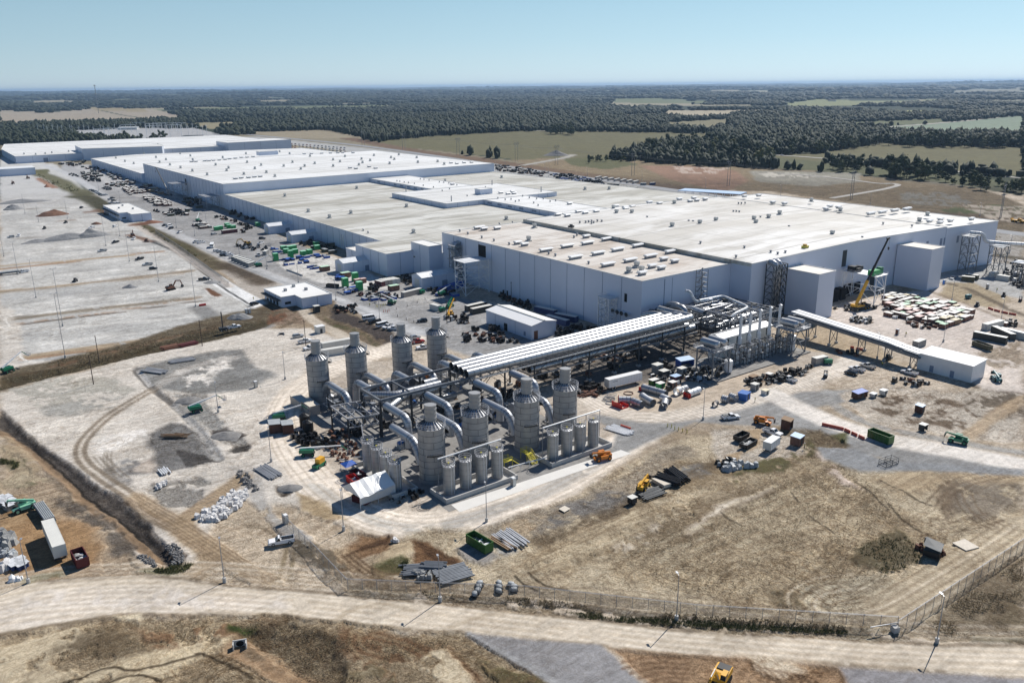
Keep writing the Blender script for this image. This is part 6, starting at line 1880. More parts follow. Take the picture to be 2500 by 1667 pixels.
def btr(L_=14.6,W_=2.6,z=1.15,H=2.9,pnt='white_paint',name='semi_trailer',cat='trailer',marks=True):
 def f():
  t=th_(name,'',cat)
  m=MB();m.box(-L_/2,L_/2,-W_/2,W_/2,z,z+H)
  m.bd('box_body',pnt,t)
  m=MB()
  n=int(L_/1.2)
  for k in range(n+1):
   x=-L_/2+L_*k/n
   for s in(-1,1):m.bar((x,s*(W_/2+.015),z),(x,s*(W_/2+.015),z+H),.07,.04)
  m.box(-L_/2-.02,L_/2+.02,-W_/2-.03,-W_/2+.05,z+H-.1,z+H+.03);m.box(-L_/2-.02,L_/2+.02,W_/2-.05,W_/2+.03,z+H-.1,z+H+.03)
  m.bd('rail','off_white',t)
  m=MB();m.box(-L_/2,L_/2,-.5,-.35,z-.3,z);m.box(-L_/2,L_/2,.35,.5,z-.3,z);m.box(-L_/2,-L_/2+.1,-W_/2,W_/2,z-.5,z-.35)
  m.bd('chassis','dark_steel',t)
  wl(t,[(x,y)for x in(-L_/2+1.6,-L_/2+2.9)for y in(-W_/2+.35,W_/2-.35)]if L_>8 else[(0.5,-W_/2+.2),(.5,W_/2-.2)],.5 if L_>8 else.38,.5 if L_>8 else.25)
  m=MB();m.bar((L_/2-2.4,-.8,0),(L_/2-2.4,-.8,z),.14);m.bar((L_/2-2.4,.8,0),(L_/2-2.4,.8,z),.14);m.bd('landing_leg','dark_steel',t)
  m=MB()
  for s in(-.62,.62):m.box(-L_/2-.03,-L_/2,s-.6,s+.6,z+.08,z+H-.1)
  for s in(-.9,-.35,.35,.9):m.bar((-L_/2-.05,s,z+.1),(-L_/2-.05,s,z+H-.15),.05)
  m.bd('rear_door','off_white',t)
  if marks:
   m=MB()
   for k in range(5):m.box(-L_/2+1.6+k*.42,-L_/2+1.9+k*.42,-W_/2-.035,-W_/2-.02,z+H*.62,z+H*.62+.3)
   m.bd('lettering','mid_steel',t)
  return t
 return f
def cnt(pnt='container_tan',L_=6.06,H=2.6,name='shipping_container',cat='container',top=None):
 def f():
  t=th_(name,'',cat)
  W_=2.44
  m=MB()
  n=int(L_/.35)
  for s in(-1,1):
   for k in range(n):
    x0=-L_/2+.1+(L_-.2)*k/n;x1=-L_/2+.1+(L_-.2)*(k+1)/n
    y=s*(W_/2-(.06 if k%2 else.01))
    m.add([(x0,y,.15),(x1,y,.15),(x1,y,H-.1),(x0,y,H-.1)],[(0,1,2,3)if s<0 else(3,2,1,0)])
  m.box(-L_/2+.05,L_/2-.05,-W_/2+.1,W_/2-.1,.1,H-.06)
  m.bd('side_panel',pnt,t)
  m=MB();e=.07
  for x in(-L_/2+e,L_/2-e):
   for y in(-W_/2+e,W_/2-e):m.bar((x,y,0),(x,y,H),.15)
  for z in(.08,H-.08):
   for s in(-1,1):
    m.bar((-L_/2,s*(W_/2-e),z),(L_/2,s*(W_/2-e),z),.14);m.bar((s*(L_/2-e),-W_/2+.14,z),(s*(L_/2-e),W_/2-.14,z),.13)
  m.bd('frame',pnt,t)
  MB().box(-L_/2+.02,L_/2-.02,-W_/2+.02,W_/2-.02,H-.03,H+.03).bd('roof',top or 'off_white',t)
  m=MB()
  for s in(-.9,-.35,.35,.9):m.bar((-L_/2-.02,s,.2),(-L_/2-.02,s,H-.2),.05)
  m.bd('door_bar','mid_steel',t)
  return t
 return f
def dmp(pnt,load=True,L_=6.6,W_=2.5,H=2.3,wall=None):
 def f():
  t=th_('dumpster','','dumpster')
  m=MB();w=.08;z=.25
  l2,w2=L_/2,W_/2
  m.box(-l2,l2,-w2,-w2+w,z,H);m.box(-l2,l2,w2-w,w2,z,H);m.box(-l2,-l2+w,-w2+w,w2-w,z,H);m.box(l2-w,l2,-w2+w,w2-w,z,H);m.box(-l2,l2,-w2,w2,z-.06,z+.02)
  m.bd('bin',pnt,t)
  m=MB()
  for k in range(9):
   x=-l2+.2+(L_-.4)*k/8
   for s in(-1,1):m.bar((x,s*(w2+.04),z),(x,s*(w2+.04),H),.12,.09)
  for s in(-1,1):m.bar((-l2-.03,s*(w2-.02),H),(l2+.03,s*(w2-.02),H),.16,.12);m.bar((s*(l2-.02),-w2,H),(s*(l2-.02),w2,H),.15,.11)
  m.bd('rib',pnt,t)
  m=MB();m.tube((-l2+.5,-w2+.2,.14),(-l2+.5,w2-.2,.14),.14,8);m.tube((l2-.5,-w2+.2,.14),(l2-.5,w2-.2,.14),.14,8)
  m.bd('roller','dark_steel',t)
  if load:
   rr_=random.Random(L_)
   m=MB()
   for k in range(16):
    c=(rr_.uniform(-l2+1,l2-1),rr_.uniform(-w2+.6,w2-.6),H*rr_.uniform(.45,.8));a=rr_.uniform(0,3.1)
    d=Vector((cos(a),sin(a),rr_.uniform(-.3,.3)))*rr_.uniform(.4,.9)
    m.bar(Vector(c)-d,Vector(c)+d,rr_.uniform(.08,.4),.08,k%3)
   m.box(-l2+.3,l2-.3,-w2+.2,w2-.2,.3,H*.42,1)
   m.bd('debris',['white_paint','junk_grey','tarp_grey'],t)
  return t
 return f
def tlh(pnt,boom_up=.12,ext=0.0):
 def f():
  t=th_('telehandler','','telehandler')
  m=MB();m.xprofile([(-2.6,.8),(-2.7,1.7),(-1.6,1.75),(1.5,1.15),(2.5,1.05),(2.6,.7),(-2.4,.6)],-.75,.75)
  m.bd('chassis',pnt,t)
  m=MB();m.box(-.9,.9,-1.22,-.35,1.1,2.0,0);m.bd('cab',pnt,t)
  m=MB();m.box(-.85,.8,-1.2,-.37,2.0,2.55);m.bd('window','glass_dark',t)
  m=MB();m.box(-.9,.85,-1.22,-.35,2.55,2.65);m.bd('cab_roof',pnt,t)
  m=MB();m.box(-1.4,1.0,.4,1.2,.8,1.7);m.bd('engine_cover',pnt,t)
  b0=Vector((-2.4,.1,2.05));b1=b0+Vector((5.6+ext,0,(5.6+ext)*boom_up))
  m=MB();m.bar(b0,b0+(b1-b0)*.72,.45,.55);m.bar(b0+(b1-b0)*.4,b1,.34,.42);m.bar(b1,b1+Vector((.3,0,-1.0)),.3,.3)
  m.bd('boom',pnt,t)
  m=MB();e=b1+Vector((.4,0,-1.2));m.box(e.x-.1,e.x+.05,-.8,.8,e.z-.3,e.z+.9)
  for s in(-.4,.4):m.box(e.x,e.x+1.3,s-.07,s+.07,e.z-.3,e.z-.22)
  m.bd('fork_carriage','dark_steel',t)
  wl(t,[(-1.75,-1.0),(-1.75,1.0),(1.75,-1.0),(1.75,1.0)],.68,.42,pnt)
  return t
 return f
def blf(pnt='lift_green',arm='white_paint',L_=9.0,up=.2,jib=True):
 def f():
  t=th_('boom_lift','','boom lift')
  m=MB();m.box(-1.7,1.7,-.95,.95,.45,1.0);m.bd('chassis','dark_steel',t)
  m=MB();m.xprofile([(-2.4,1.1),(-2.5,1.9),(-1.8,2.3),(1.4,2.1),(1.6,1.2)],-1.1,-.35);m.xprofile([(-2.4,1.1),(-2.5,1.9),(-1.8,2.3),(1.4,2.1),(1.6,1.2)],.35,1.1)
  m.bd('turntable_cover',pnt,t)
  b0=Vector((-2.2,0,2.3));b1=b0+Vector((L_,0,L_*up));m=MB();m.bar(b0,b0+(b1-b0)*.6,.42,.48);m.bar(b0+(b1-b0)*.5,b1,.3,.34)
  m.bd('boom',arm,t)
  m=MB();b2=b1+Vector((1.8,0,-1.6));m.bar(b1,b2,.2,.22,0)
  m.bd('jib',pnt,t)
  m=MB();x,z=b2.x,b2.z-.6
  m.box(x,x+.95,-1.0,1.0,z,z+.06)
  for zz in(z+.5,z+1.05):
   m.bar((x,-1,zz),(x+.95,-1,zz),.06);m.bar((x,1,zz),(x+.95,1,zz),.06);m.bar((x,-1,zz),(x,1,zz),.06);m.bar((x+.95,-1,zz),(x+.95,1,zz),.06)
  for a_,b_ in((x,-1),(x+.95,-1),(x,1),(x+.95,1)):m.bar((a_,b_,z),(a_,b_,z+1.05),.06)
  m.bd('basket','mid_steel',t)
  wl(t,[(-1.3,-1.05),(-1.3,1.05),(1.3,-1.05),(1.3,1.05)],.5,.35,pnt)
  return t
 return f
def exv(pnt='yellow_paint',reach=0.0):
 def f():
  t=th_('excavator','','excavator')
  for s in(-1,1):
   m=MB();m.xprofile([(-2.0,.25),(-1.7,0),(1.7,0),(2.0,.25),(2.0,.65),(1.7,.9),(-1.7,.9),(-2.0,.65)],s*1.2-.3,s*1.2+.3)
   for k in range(18):m.box(-1.75+k*.2,-1.68+k*.2,s*1.2-.31,s*1.2+.31,.88,.95)
   m.bd('track','rubber',t)
  m=MB();m.xprofile([(-2.4,1.05),(-2.5,2.0),(-2.0,2.15),(.2,2.1),(1.5,1.7),(1.6,1.05)],-1.35,1.35);m.box(-.6,.6,-.6,.6,.7,1.05)
  m.bd('house',pnt,t)
  MB().box(-2.3,-.6,-1.0,1.2,2.12,2.3).bd('engine_deck','black_plastic',t)
  MB().box(.0,1.5,.45,1.33,1.7,2.75).bd('cab','glass_dark',t)
  MB().box(-.05,1.55,.42,1.36,2.75,2.87).bd('cab_roof',pnt,t)
  m=MB();m.bar((1.2,-.1,1.5),(3.2,-.1,4.3),.4,.6);m.bar((3.2,-.1,4.3),(5.2+reach,-.1,3.9),.36,.5)
  m.bd('boom',pnt,t)
  m=MB();m.bar((5.2+reach,-.1,3.9),(6.2+reach,-.1,1.4),.3,.4);m.bd('stick',pnt,t)
  m=MB();m.bar((1.6,.25,1.6),(2.9,.25,3.6),.14);m.bar((3.0,-.1,4.8),(5.0+reach,-.1,4.5),.16);m.bd('hydraulic_ram','galv',t)
  m=MB();x=6.2+reach;m.xprofile([(x-.3,1.5),(x+.4,1.4),(x+.5,.6),(x,.1),(x-.8,.3),(x-.5,.8)],-.6,.6);m.bd('bucket','dark_steel',t)
  return t
 return f
def loader(pnt='rust'):
 def f():
  t=th_('compact_loader','','loader')
  m=MB();m.xprofile([(-1.5,.5),(-1.6,1.5),(-.4,1.6),(1.0,1.0),(1.2,.5)],-.6,.6);m.bd('chassis',pnt,t)
  MB().box(-.7,.6,-.5,.5,1.3,2.1).bd('cab','glass_dark',t);MB().box(-.75,.65,-.55,.55,2.1,2.2).bd('cab_roof',pnt,t)
  m=MB();m.bar((-1.2,-.7,1.5),(1.4,-.7,.7),.16);m.bar((-1.2,.7,1.5),(1.4,.7,.7),.16);m.bd('lift_arm',pnt,t)
  MB().xprofile([(1.3,.1),(2.0,.15),(1.6,.8),(1.35,.8)],-.9,.9).bd('bucket','dark_steel',t)
  wl(t,[(-.8,-.75),(-.8,.75),(.7,-.75),(.7,.75)],.4,.3,pnt)
  return t
 return f
def dump_truck(pnt='yellow_paint'):
 def f():
  t=th_('articulated_dump_truck','','dump truck')
  m=MB();m.xprofile([(1.6,1.0),(1.6,3.1),(3.0,3.1),(3.4,2.2),(5.0,2.0),(5.1,1.0)],-1.2,1.2);m.bd('cab',pnt,t)
  m=MB();m.xprofile([(-4.8,2.6),(-4.2,1.3),(1.1,1.3),(1.4,3.2),(.9,3.2),(.7,1.9),(-3.8,1.9),(-4.5,2.9)],-1.5,1.5);m.bd('dump_body',pnt,t)
  MB().box(2.0,3.1,-1.22,1.22,2.3,2.9).bd('window','glass_dark',t)
  MB().box(-4,3,-.5,.5,.8,1.3).bd('chassis','dark_steel',t)
  wl(t,[(-3.2,-1.15),(-3.2,1.15),(-1.4,-1.15),(-1.4,1.15),(3.6,-1.15),(3.6,1.15)],.8,.6,pnt)
  return t
 return f
def fbd(load='pipes',L_=12.0):
 def f():
  t=th_('flatbed_trailer','','trailer')
  m=MB();m.box(-L_/2,L_/2,-1.25,1.25,1.05,1.25);m.box(-L_/2,L_/2,-.5,-.35,.75,1.05);m.box(-L_/2,L_/2,.35,.5,.75,1.05);m.bd('deck','dark_steel',t)
  wl(t,[(x,y)for x in(-L_/2+1.2,-L_/2+2.4)for y in(-1,1)],.5,.45)
  m=MB();m.bar((L_/2-2,-.7,0),(L_/2-2,-.7,1),.14);m.bar((L_/2-2,.7,0),(L_/2-2,.7,1),.14);m.bd('landing_leg','dark_steel',t)
  m=MB()
  for k in range(6):
   for z in range(2):m.tube((-L_/2+.6,-1.0+k*.4,1.46+z*.36),(L_/2-.6,-1.0+k*.4,1.46+z*.36),.17,8)
  m.bd('pipe_load','tarp_grey',t)
  return t
 return f
def crane():
 t=th_('mobile_crane','','crane')
 m=MB();m.box(-5.5,5.5,-1.4,1.4,1.0,1.7);m.box(3.6,5.6,-1.4,1.4,1.7,2.3);m.bd('carrier','dark_steel',t)
 wl(t,[(x,y)for x in(-4.3,-2.8,2.4,4.2)for y in(-1.25,1.25)],.62,.45,'yellow_paint')
 m=MB();m.box(-3.6,1.6,-1.4,1.2,1.75,2.6);m.box(-4.6,-3.2,-1.4,1.4,1.9,3.2);m.bd('superstructure','yellow_paint',t)
 MB().box(.2,2.0,-1.4,-.5,2.1,3.7).bd('cab','glass_dark',t);MB().box(.1,2.1,-1.45,-.45,3.7,3.8).bd('cab_roof','yellow_paint',t)
 b0=Vector((-2.6,.2,2.6));tip=Vector((13.5,.2,31.5));d=tip-b0
 m=MB();m.bar(b0,b0+d*.37,1.0,1.1);m.bd('boom_base','yellow_paint',t)
 m=MB();m.bar(b0+d*.36,b0+d*.6,.82,.9);m.bar(b0+d*.58,b0+d*.8,.68,.75);m.bar(b0+d*.78,tip,.55,.6);m.bd('boom_extension','black_plastic',t)
 m=MB();h=tip+Vector((1.2,0,.5));m.bar(tip,h,.5,.5);m.bar(tip+Vector((-.8,0,.4)),tip+Vector((.6,0,.4)),.7,.5);m.bd('boom_head','black_plastic',t)
 m=MB();m.bar(h,h-Vector((0,0,4.2)),.05);m.box(h.x-.3,h.x+.3,h.y-.25,h.y+.25,h.z-5.2,h.z-4.2);m.ring((h.x,h.y),.2,h.z-5.6,.12,.3,8);m.bd('hook_block','black_plastic',t)
 m=MB();m.bar((.8,.2,2.4),b0+d*.2,.4);m.bd('luffing_cylinder','galv',t)
 for x in(-4.9,4.9):
  m=MB();m.bar((x,-3.2,.9),(x,3.2,.9),.35)
  for s in(-3.2,3.2):m.box(x-.4,x+.4,s-.4,s+.4,0,.12);m.bar((x,s,.1),(x,s,1),.2)
  m.bd('outrigger','dark_steel',t)
 return t
def forklift(pnt='grey_steel'):
 def f():
  t=th_('forklift','','forklift')
  MB().box(-1.3,1.0,-.6,.6,.35,1.1).bd('chassis',pnt,t)
  m=MB()
  for x,y in((-.9,-.55),(-.9,.55),(.6,-.55),(.6,.55)):m.bar((x,y,1.1),(x,y,2.3),.09)
  m.box(-1.0,.7,-.6,.6,2.3,2.38);m.bd('cage','black_plastic',t)
  m=MB();m.bar((1.2,-.4,.1),(1.2,-.4,3.0),.14);m.bar((1.2,.4,.1),(1.2,.4,3.0),.14);m.box(1.25,1.33,-.55,.55,.3,1.1)
  for s in(-.3,.3):m.box(1.3,2.4,s-.07,s+.07,.15,.22)
  m.bd('mast','dark_steel',t)
  wl(t,[(-.9,-.55),(-.9,.55),(.7,-.6),(.7,.6)],.36,.25,pnt)
  return t
 return f
def tlt(pnt='container_tan'):
 def f():
  t=th_('portable_toilet','','portable toilet')
  MB().box(-.55,.55,-.55,.55,.08,2.1).bd('cabin',pnt,t)
  MB().xprofile([(-.6,2.1),(.6,2.1),(.45,2.35),(-.45,2.35)],-.6,.6).bd('roof','white_paint',t)
  MB().box(-.42,.42,-.58,-.55,.15,2.0).bd('door','off_white',t)
  return t
 return f
def gns(pnt='green_paint'):
 def f():
  t=th_('generator','','generator')
  MB().box(-1.5,1.5,-.75,.75,.5,2.0).bd('casing',pnt,t)
  m=MB()
  for k in range(6):m.box(-1.3+k*.22,-1.18+k*.22,-.77,-.75,.8,1.7)
  m.bd('grille','black_plastic',t)
  MB().box(-1.6,1.6,-.7,.7,.3,.5).bd('frame','dark_steel',t)
  wl(t,[(0,-.75),(0,.75)],.34,.2)
  MB().tube((.9,.2,2.0),(.9,.2,2.5),.1,8).bd('exhaust','dark_steel',t)
  return t
 return f
def crt(side='crate_brown',top='crate_top',L_=2.4,W_=2.0,H=1.7,openf=False,name='wooden_crate',cat='crate'):
 def f():
  t=th_(name,'',cat)
  m=MB();l2,w2=L_/2,W_/2
  if openf:
   m.box(-l2,l2,w2-.08,w2,.1,H);m.box(-l2,-l2+.08,-w2,w2-.08,.1,H);m.box(l2-.08,l2,-w2,w2-.08,.1,H);m.box(-l2+.08,l2-.08,-w2,w2-.08,.1,.16)
  else:
   m.box(-l2,l2,-w2,w2,.1,H)
  m.bd('box',side,t)
  m=MB()
  for x in(-l2,0,l2):
   for s in(-1,1):m.bar((x*.98,s*(w2+.02),.1),(x*.98,s*(w2+.02),H),.12,.05)
  for s in(-1,1):
   for y in(-w2*.9,w2*.9):m.bar((s*(l2+.02),y,.1),(s*(l2+.02),y,H),.05,.12)
  for x in(-l2*.8,0,l2*.8):m.bar((x,-w2,.05),(x,w2,.05),.12,.1)
  m.bd('batten',side,t)
  m=MB();m.box(-l2-.06,l2+.06,-w2-.06,w2+.06,H,H+.06);m.bd('lid',top,t)
  return t
 return f
def pld(c1='junk_grey',n=6,seed=1,name='material_pallet',cat='materials',spread=1.6,hmax=1.2):
 def f():
  t=th_(name,'',cat)
  rr_=random.Random(seed)
  m=MB()
  for k in range(5):m.box(-1.2,1.2,-1+k*.45,-.85+k*.45,0,.14)
  m.bd('pallet','wood_mid',t)
  m=MB()
  for k in range(n):
   m.obox((rr_.uniform(-spread/2,spread/2),rr_.uniform(-spread/2,spread/2),.14+(k%2)*.2),rr_.uniform(.5,1.6),rr_.uniform(.3,1.0),rr_.uniform(.25,hmax),rr_.choice((0,0,.2,1.57)),k%2)
  m.bd('load',[c1,'black_plastic'],t)
  return t
 return f
def pst(n=8,L_=8,r=.2,mt='container_dark',rows=2,name='pipe_stack',cat='pipes',skew=.25):
 def f():
  t=th_(name,'',cat)
  rr_=random.Random(n)
  m=MB()
  for z in range(rows):
   for k in range(n-z):
    y=(k-(n-z)/2)*r*2.25
    o=rr_.uniform(-skew,skew)*3
    m.tube((-L_/2+o,y+rr_.uniform(-skew,skew)*.3,r+.12+z*r*1.8),(L_/2+o,y+rr_.uniform(-skew,skew)*.5,r+.12+z*r*1.8),r,8)
  m.bd('pipe',mt,t)
  m=MB()
  for x in(-L_*.35,L_*.35):m.box(x-.08,x+.08,-n*r*1.2,n*r*1.2,0,.12)
  m.bd('bearer','wood_mid',t)
  return t
 return f
def bms(n=9,L_=9,mt='grey_steel',skew=.1):
 def f():
  t=th_('steel_beams','','beams')
  rr_=random.Random(n)
  m=MB()
  for k in range(n):
   y=(k-n/2)*.55;o=rr_.uniform(-1,1)*.6;a=rr_.uniform(-skew,skew)
   p=Vector((-L_/2+o,y,.3));q=Vector((L_/2+o,y+a*L_*.3,.3))
   m.bar(p,q,.32,.06);m.bar(p+Vector((0,0,.28)),q+Vector((0,0,.28)),.32,.06);m.bar(p+Vector((0,0,.14)),q+Vector((0,0,.14)),.06,.26)
  m.bd('beam',mt,t)
  MB().box(-L_*.3,-L_*.3+.2,-n*.3,n*.3,0,.26).box(L_*.3,L_*.3+.2,-n*.3,n*.3,0,.26).bd('bearer','wood_mid',t)
  return t
 return f
def heap_mesh(L_,W_,H,seed=0,n=26):
 """irregular spoil heap"""
 rr_=np.random.RandomState(seed)
 xs=np.linspace(-1,1,n);ys=np.linspace(-1,1,n)
 X,Y=np.meshgrid(xs,ys)
 R_=np.sqrt(X**2+Y**2)
 Z=np.clip(1-R_,0,1)**.9*H
 nn=fbm(X*10+seed*31.0,Y*10+seed*7.0,4.0,4,seed)
 Z=Z*(.55+.9*nn)-.05
 Z[R_>1]=-.3
 vs=[(float(x)*L_/2,float(y)*W_/2,float(z))for x,y,z in zip(X.ravel(),Y.ravel(),Z.ravel())]
 fs=[(j*n+i,j*n+i+1,(j+1)*n+i+1,(j+1)*n+i)for j in range(n-1)for i in range(n-1)]
 m=MB();m.add(vs,fs);return m
def hp2(c,x,y,L_,W_,H,mt,lab,rz=0,seed=0,name='dirt_heap',cat='heap'):
 m=heap_mesh(L_,W_,H,seed)
 o=m.bd(name,mt,sm='all');o.location=at(c,x,y);o.rotation_euler=(0,0,rz)
 tag(o,lab,cat);return o
def rks(c,pts,n,mt,lab,size=1.0,seed=1,name='rubble_pile',cat='rubble'):
 """pile of broken pieces scattered inside a polygon; one thing"""
 rr_=random.Random(seed)
 W=[at(c,*p)for p in pts]
 cx_=sum(p.x for p in W)/len(W);cy_=sum(p.y for p in W)/len(W)
 xs=[p.x for p in W];ys=[p.y for p in W]
 m=MB();k=0;tries=0
 while k<n and tries<n*30:
  tries+=1
  x,y=rr_.uniform(min(xs),max(xs)),rr_.uniform(min(ys),max(ys))
  ins=False
  for i in range(len(W)):
   p,q=W[i],W[(i+1)%len(W)]
   if(p.y>y)!=(q.y>y)and x<(q.x-p.x)*(y-p.y)/(q.y-p.y)+p.x:ins=not ins
  if not ins:continue
  k+=1
  s=size*rr_.uniform(.5,1.4);a=rr_.random()*3.1
  vs=[]
  for dz in(0,1):
   for j in range(5):
    t_=a+j*1.257;rr2=s*rr_.uniform(.45,.75)*(1 if dz==0 else.7)
    vs.append((x-cx_+rr2*cos(t_),y-cy_+rr2*sin(t_),dz*s*rr_.uniform(.5,.95)))
  m.add(vs,[(0,1,6,5),(1,2,7,6),(2,3,8,7),(3,4,9,8),(4,0,5,9),(5,6,7,8,9)])
 o=m.bd(name,mt);o.location=(cx_,cy_,0)
 tag(o,lab,cat);return o
def sheet(c,pts,mt,name,lab,cat,z=.12):
 W=[at(c,*p)for p in pts];cc=sum(W,Vector())/len(W)
 m=MB();m.prism([(p.x-cc.x,p.y-cc.y)for p in W],0,z)
 o=m.bd(name,mt);o.location=(cc.x,cc.y,.01);tag(o,lab,cat);return o
def jrs(c,pts,pnt,lab,name='plastic_barrier',h=.9,cat='barrier',gap=.06,L_=2.0,group=None):
 """line of water-filled barriers: each one a thing"""
 W=[at(c,*p)for p in pts];proto=None;k=0
 for i in range(len(W)-1):
  p,q=W[i],W[i+1];ln=(q-p).length;n=max(1,int(ln/(L_+gap)))
  for j in range(n):
   c_=p+(q-p)*((j+.5)/n)
   if proto is None:
    t=th_(name,lab,cat,c_,yaw(p,q),group)
    v=MB();l2=ln/n/2-gap/2
    v.v=[];v.add([(-l2,-.28,0),(l2,-.28,0),(l2,.28,0),(-l2,.28,0),(-l2,-.12,h),(l2,-.12,h),(l2,.12,h),(-l2,.12,h)],[(3,2,1,0),(4,5,6,7),(0,1,5,4),(1,2,6,5),(2,3,7,6),(3,0,4,7)])
    v.bd('shell',pnt,t);proto=t
   else:dup(proto,c_,yaw(p,q),lab,group)
def prs(pose='stand',top='vest'):
 def f():
  t=th_('person','','person')
  J=[(0,0,.95),(0,0,1.2),(0,0,1.42),(0,0,1.52),(0,.02,1.66),(0,-.19,1.40),(.04,-.26,1.12),(.12,-.25,.88),(0,.19,1.40),(-.02,.26,1.12),(.02,.27,.86),(0,-.10,.90),(.10,-.11,.50),(.04,-.11,.08),(.18,-.12,.04),(0,.10,.90),(-.04,.11,.50),(-.16,.11,.08),(-.03,.12,.04)]
  E=[(0,1),(1,2),(2,3),(3,4),(2,5),(5,6),(6,7),(2,8),(8,9),(9,10),(0,11),(11,12),(12,13),(13,14),(0,15),(15,16),(16,17),(17,18)]
  Rr=[.15,.14,.15,.06,.11,.075,.05,.04,.075,.05,.04,.10,.07,.05,.045,.10,.07,.05,.045]
  me=bpy.data.meshes.new('body');me.from_pydata(J,E,[])
  o=bpy.data.objects.new('body',me);SC.collection.objects.link(o)
  md=o.modifiers.new('skin','SKIN');sd=o.modifiers.new('sub','SUBSURF');sd.levels=1;sd.render_levels=1
  lay=me.skin_vertices[0]if me.skin_vertices else None
  if lay is None:
   bm_=__import__('bmesh').new();bm_.from_mesh(me);bm_.verts.layers.skin.verify();bm_.to_mesh(me);bm_.free();lay=me.skin_vertices[0]
  for i,r_ in enumerate(Rr):lay.data[i].radius=(r_,r_)
  lay.data[0].use_root=True
  dg=bpy.context.evaluated_depsgraph_get();dg.update()
  m2=bpy.data.meshes.new_from_object(o.evaluated_get(dg))
  o.modifiers.clear();o.data=m2;o.name='body'
  for mm in('cloth_dark',top,'skin'):m2.materials.append(MATS[mm])
  for p in m2.polygons:
   z=p.center.z
   p.material_index=2 if z>1.5 else(1 if z>.95 and abs(p.center.y)<.25 else 0)
  o.parent=t
  m=MB();m.tube((0,.02,1.70),(0,.02,1.80),.135,12,r2=.07);m.tube((0,.02,1.69),(0,.02,1.71),.16,12)
  m.bd('hard_hat','hat_white',t)
  return t
 return f
def cable_spool():
 t=th_('cable_spool','','spool')
 m=MB();m.tube((0,-.5,.8),(0,-.42,.8),.8,16);m.tube((0,.42,.8),(0,.5,.8),.8,16);m.bd('flange','wood_mid',t)
 m=MB();m.tube((0,-.42,.8),(0,.42,.8),.5,16);m.bd('drum','black_plastic',t)
 return t
def mast_light(H=9.2,arm=1.6,base=True,two=False):
 def f():
  t=th_('light_pole','','light pole')
  if base:
   m=MB();m.tube((0,0,-.2),(0,0,1.0),.38,12);m.bd('pole_base','concrete',t)
  m=MB();m.tube((0,0,.9),(0,0,H),.11,8,r2=.07);m.bd('pole','mid_steel',t)
  m=MB()
  m.bar((0,0,H-.1),(arm*.5,0,H+.05),.07);m.box(arm*.3,arm*.3+.75,-.2,.2,H+.02,H+.16)
  if two:m.box(-arm*.3-.75,-arm*.3,-.2,.2,H+.02,H+.16)
  m.bd('lamp_head','galv',t)
  return t
 return f
 # placing vehicles, machines and materials
K=dict(crew=Kit(pku('car_white',True)),reg=Kit(pku('car_white',False)),silver=Kit(pku('car_silver',True)),black=Kit(pku('car_black',True)),loaded=Kit(pku('car_white',True,'junk_grey')),redt=Kit(pku('car_red',True)),suvw=Kit(suv('car_white')),suvb=Kit(suv('car_black')),suvs=Kit(suv('car_silver')),suvr=Kit(suv('car_red')),suvbl=Kit(suv('car_blue')),van=Kit(van),bus=Kit(bus))
def pk(kind,c,x,y,x2,y2,lab,group=None):
 """x,y = ground point below the vehicle centre; heading towards x2,y2"""
 p=at(c,x,y);q=at(c,x2,y2)
 K[kind].put(p,yaw(p,q),lab,group)
pk('reg','h',1925,612,1845,625,'white single-cab pickup parked alone on sand near the lower fence')
pk('loaded','v',425,415,620,395,'white crew pickup with loaded bed driving on gravel near the orange machine')
pk('crew','v',1430,780,1650,850,'white crew pickup facing right beside the open brown shed')
pk('crew','g',745,1035,690,1015,'white crew pickup parked by pipe racks before the exhaust stacks')
pk('crew','s',430,305,360,285,'white crew pickup in middle of three parked before the covered bridge')
pk('silver','s',555,270,490,248,'silver pickup parked farthest right of three before the covered bridge')
pk('suvb','s',365,350,310,335,'black car parked leftmost of three before the covered bridge')
pk('crew','s',1035,345,950,320,'white crew pickup in the shade left of the electrical building')
pk('crew','p',1190,1340,1100,1335,'white crew pickup parked at end of a row behind scrubber tanks')
pk('loaded','p',1090,1310,1020,1335,'white work pickup in the row beside two vans')
pk('van','p',800,1175,900,1160,'white passenger van parked left on gravel behind the tanks')
pk('van','p',1015,1285,1120,1260,'white passenger van parked right in row behind the tanks')
pk('black','p',880,1225,830,1230,'black pickup parked between two white vans')
pk('suvb','p',1640,1215,1560,1220,'black car driving alone on open gravel behind the stacks')
pk('crew','e',1110,350,1060,355,'white crew pickup partly hidden by third back scrubber tank')
pk('redt','e',1065,305,1100,300,'red pickup truck parked behind third back scrubber tank')
pk('suvs','e',1045,272,1085,266,'pale pickup or car near the red truck behind tanks')
pk('crew','e',205,302,260,290,'white pickup parked by utility pole left of the office trailer')
pk('crew','e',245,352,210,360,'white pickup half hidden behind leftmost back scrubber tank')
pk('suvs','e',150,262,190,255,'silver car parked by the small site office')
pk('crew','d',1600,452,1620,448,'white cab truck under the drilling mast on the parking plateau')
pk('silver','d',1010,22,965,28,'silver pickup crossing the graded parking plateau near the island')
pk('suvb','d',1048,50,1080,46,'dark car beside silver pickup on the graded plateau')
pk('black','d',1395,124,1420,122,'black pickup parked on pale ground near the pavement')
pk('suvb','d',1740,292,1755,288,'dark buggy at the corner of the lower office')
pk('crew','d',160,72,130,76,'white pickup behind flatbed at left edge of the plateau')
pk('suvw','n',808,1105,770,1112,'white pickup near gravel heap below the far office')
pk('suvw','n',1130,1088,1185,1075,'white service truck parked below far office')
pk('suvb','n',668,830,690,822,'dark-bodied car with white roof by the fence above the brown heap')
pk('black','a',790,1185,770,1190,'black pickup on graded gravel left of the trench works')
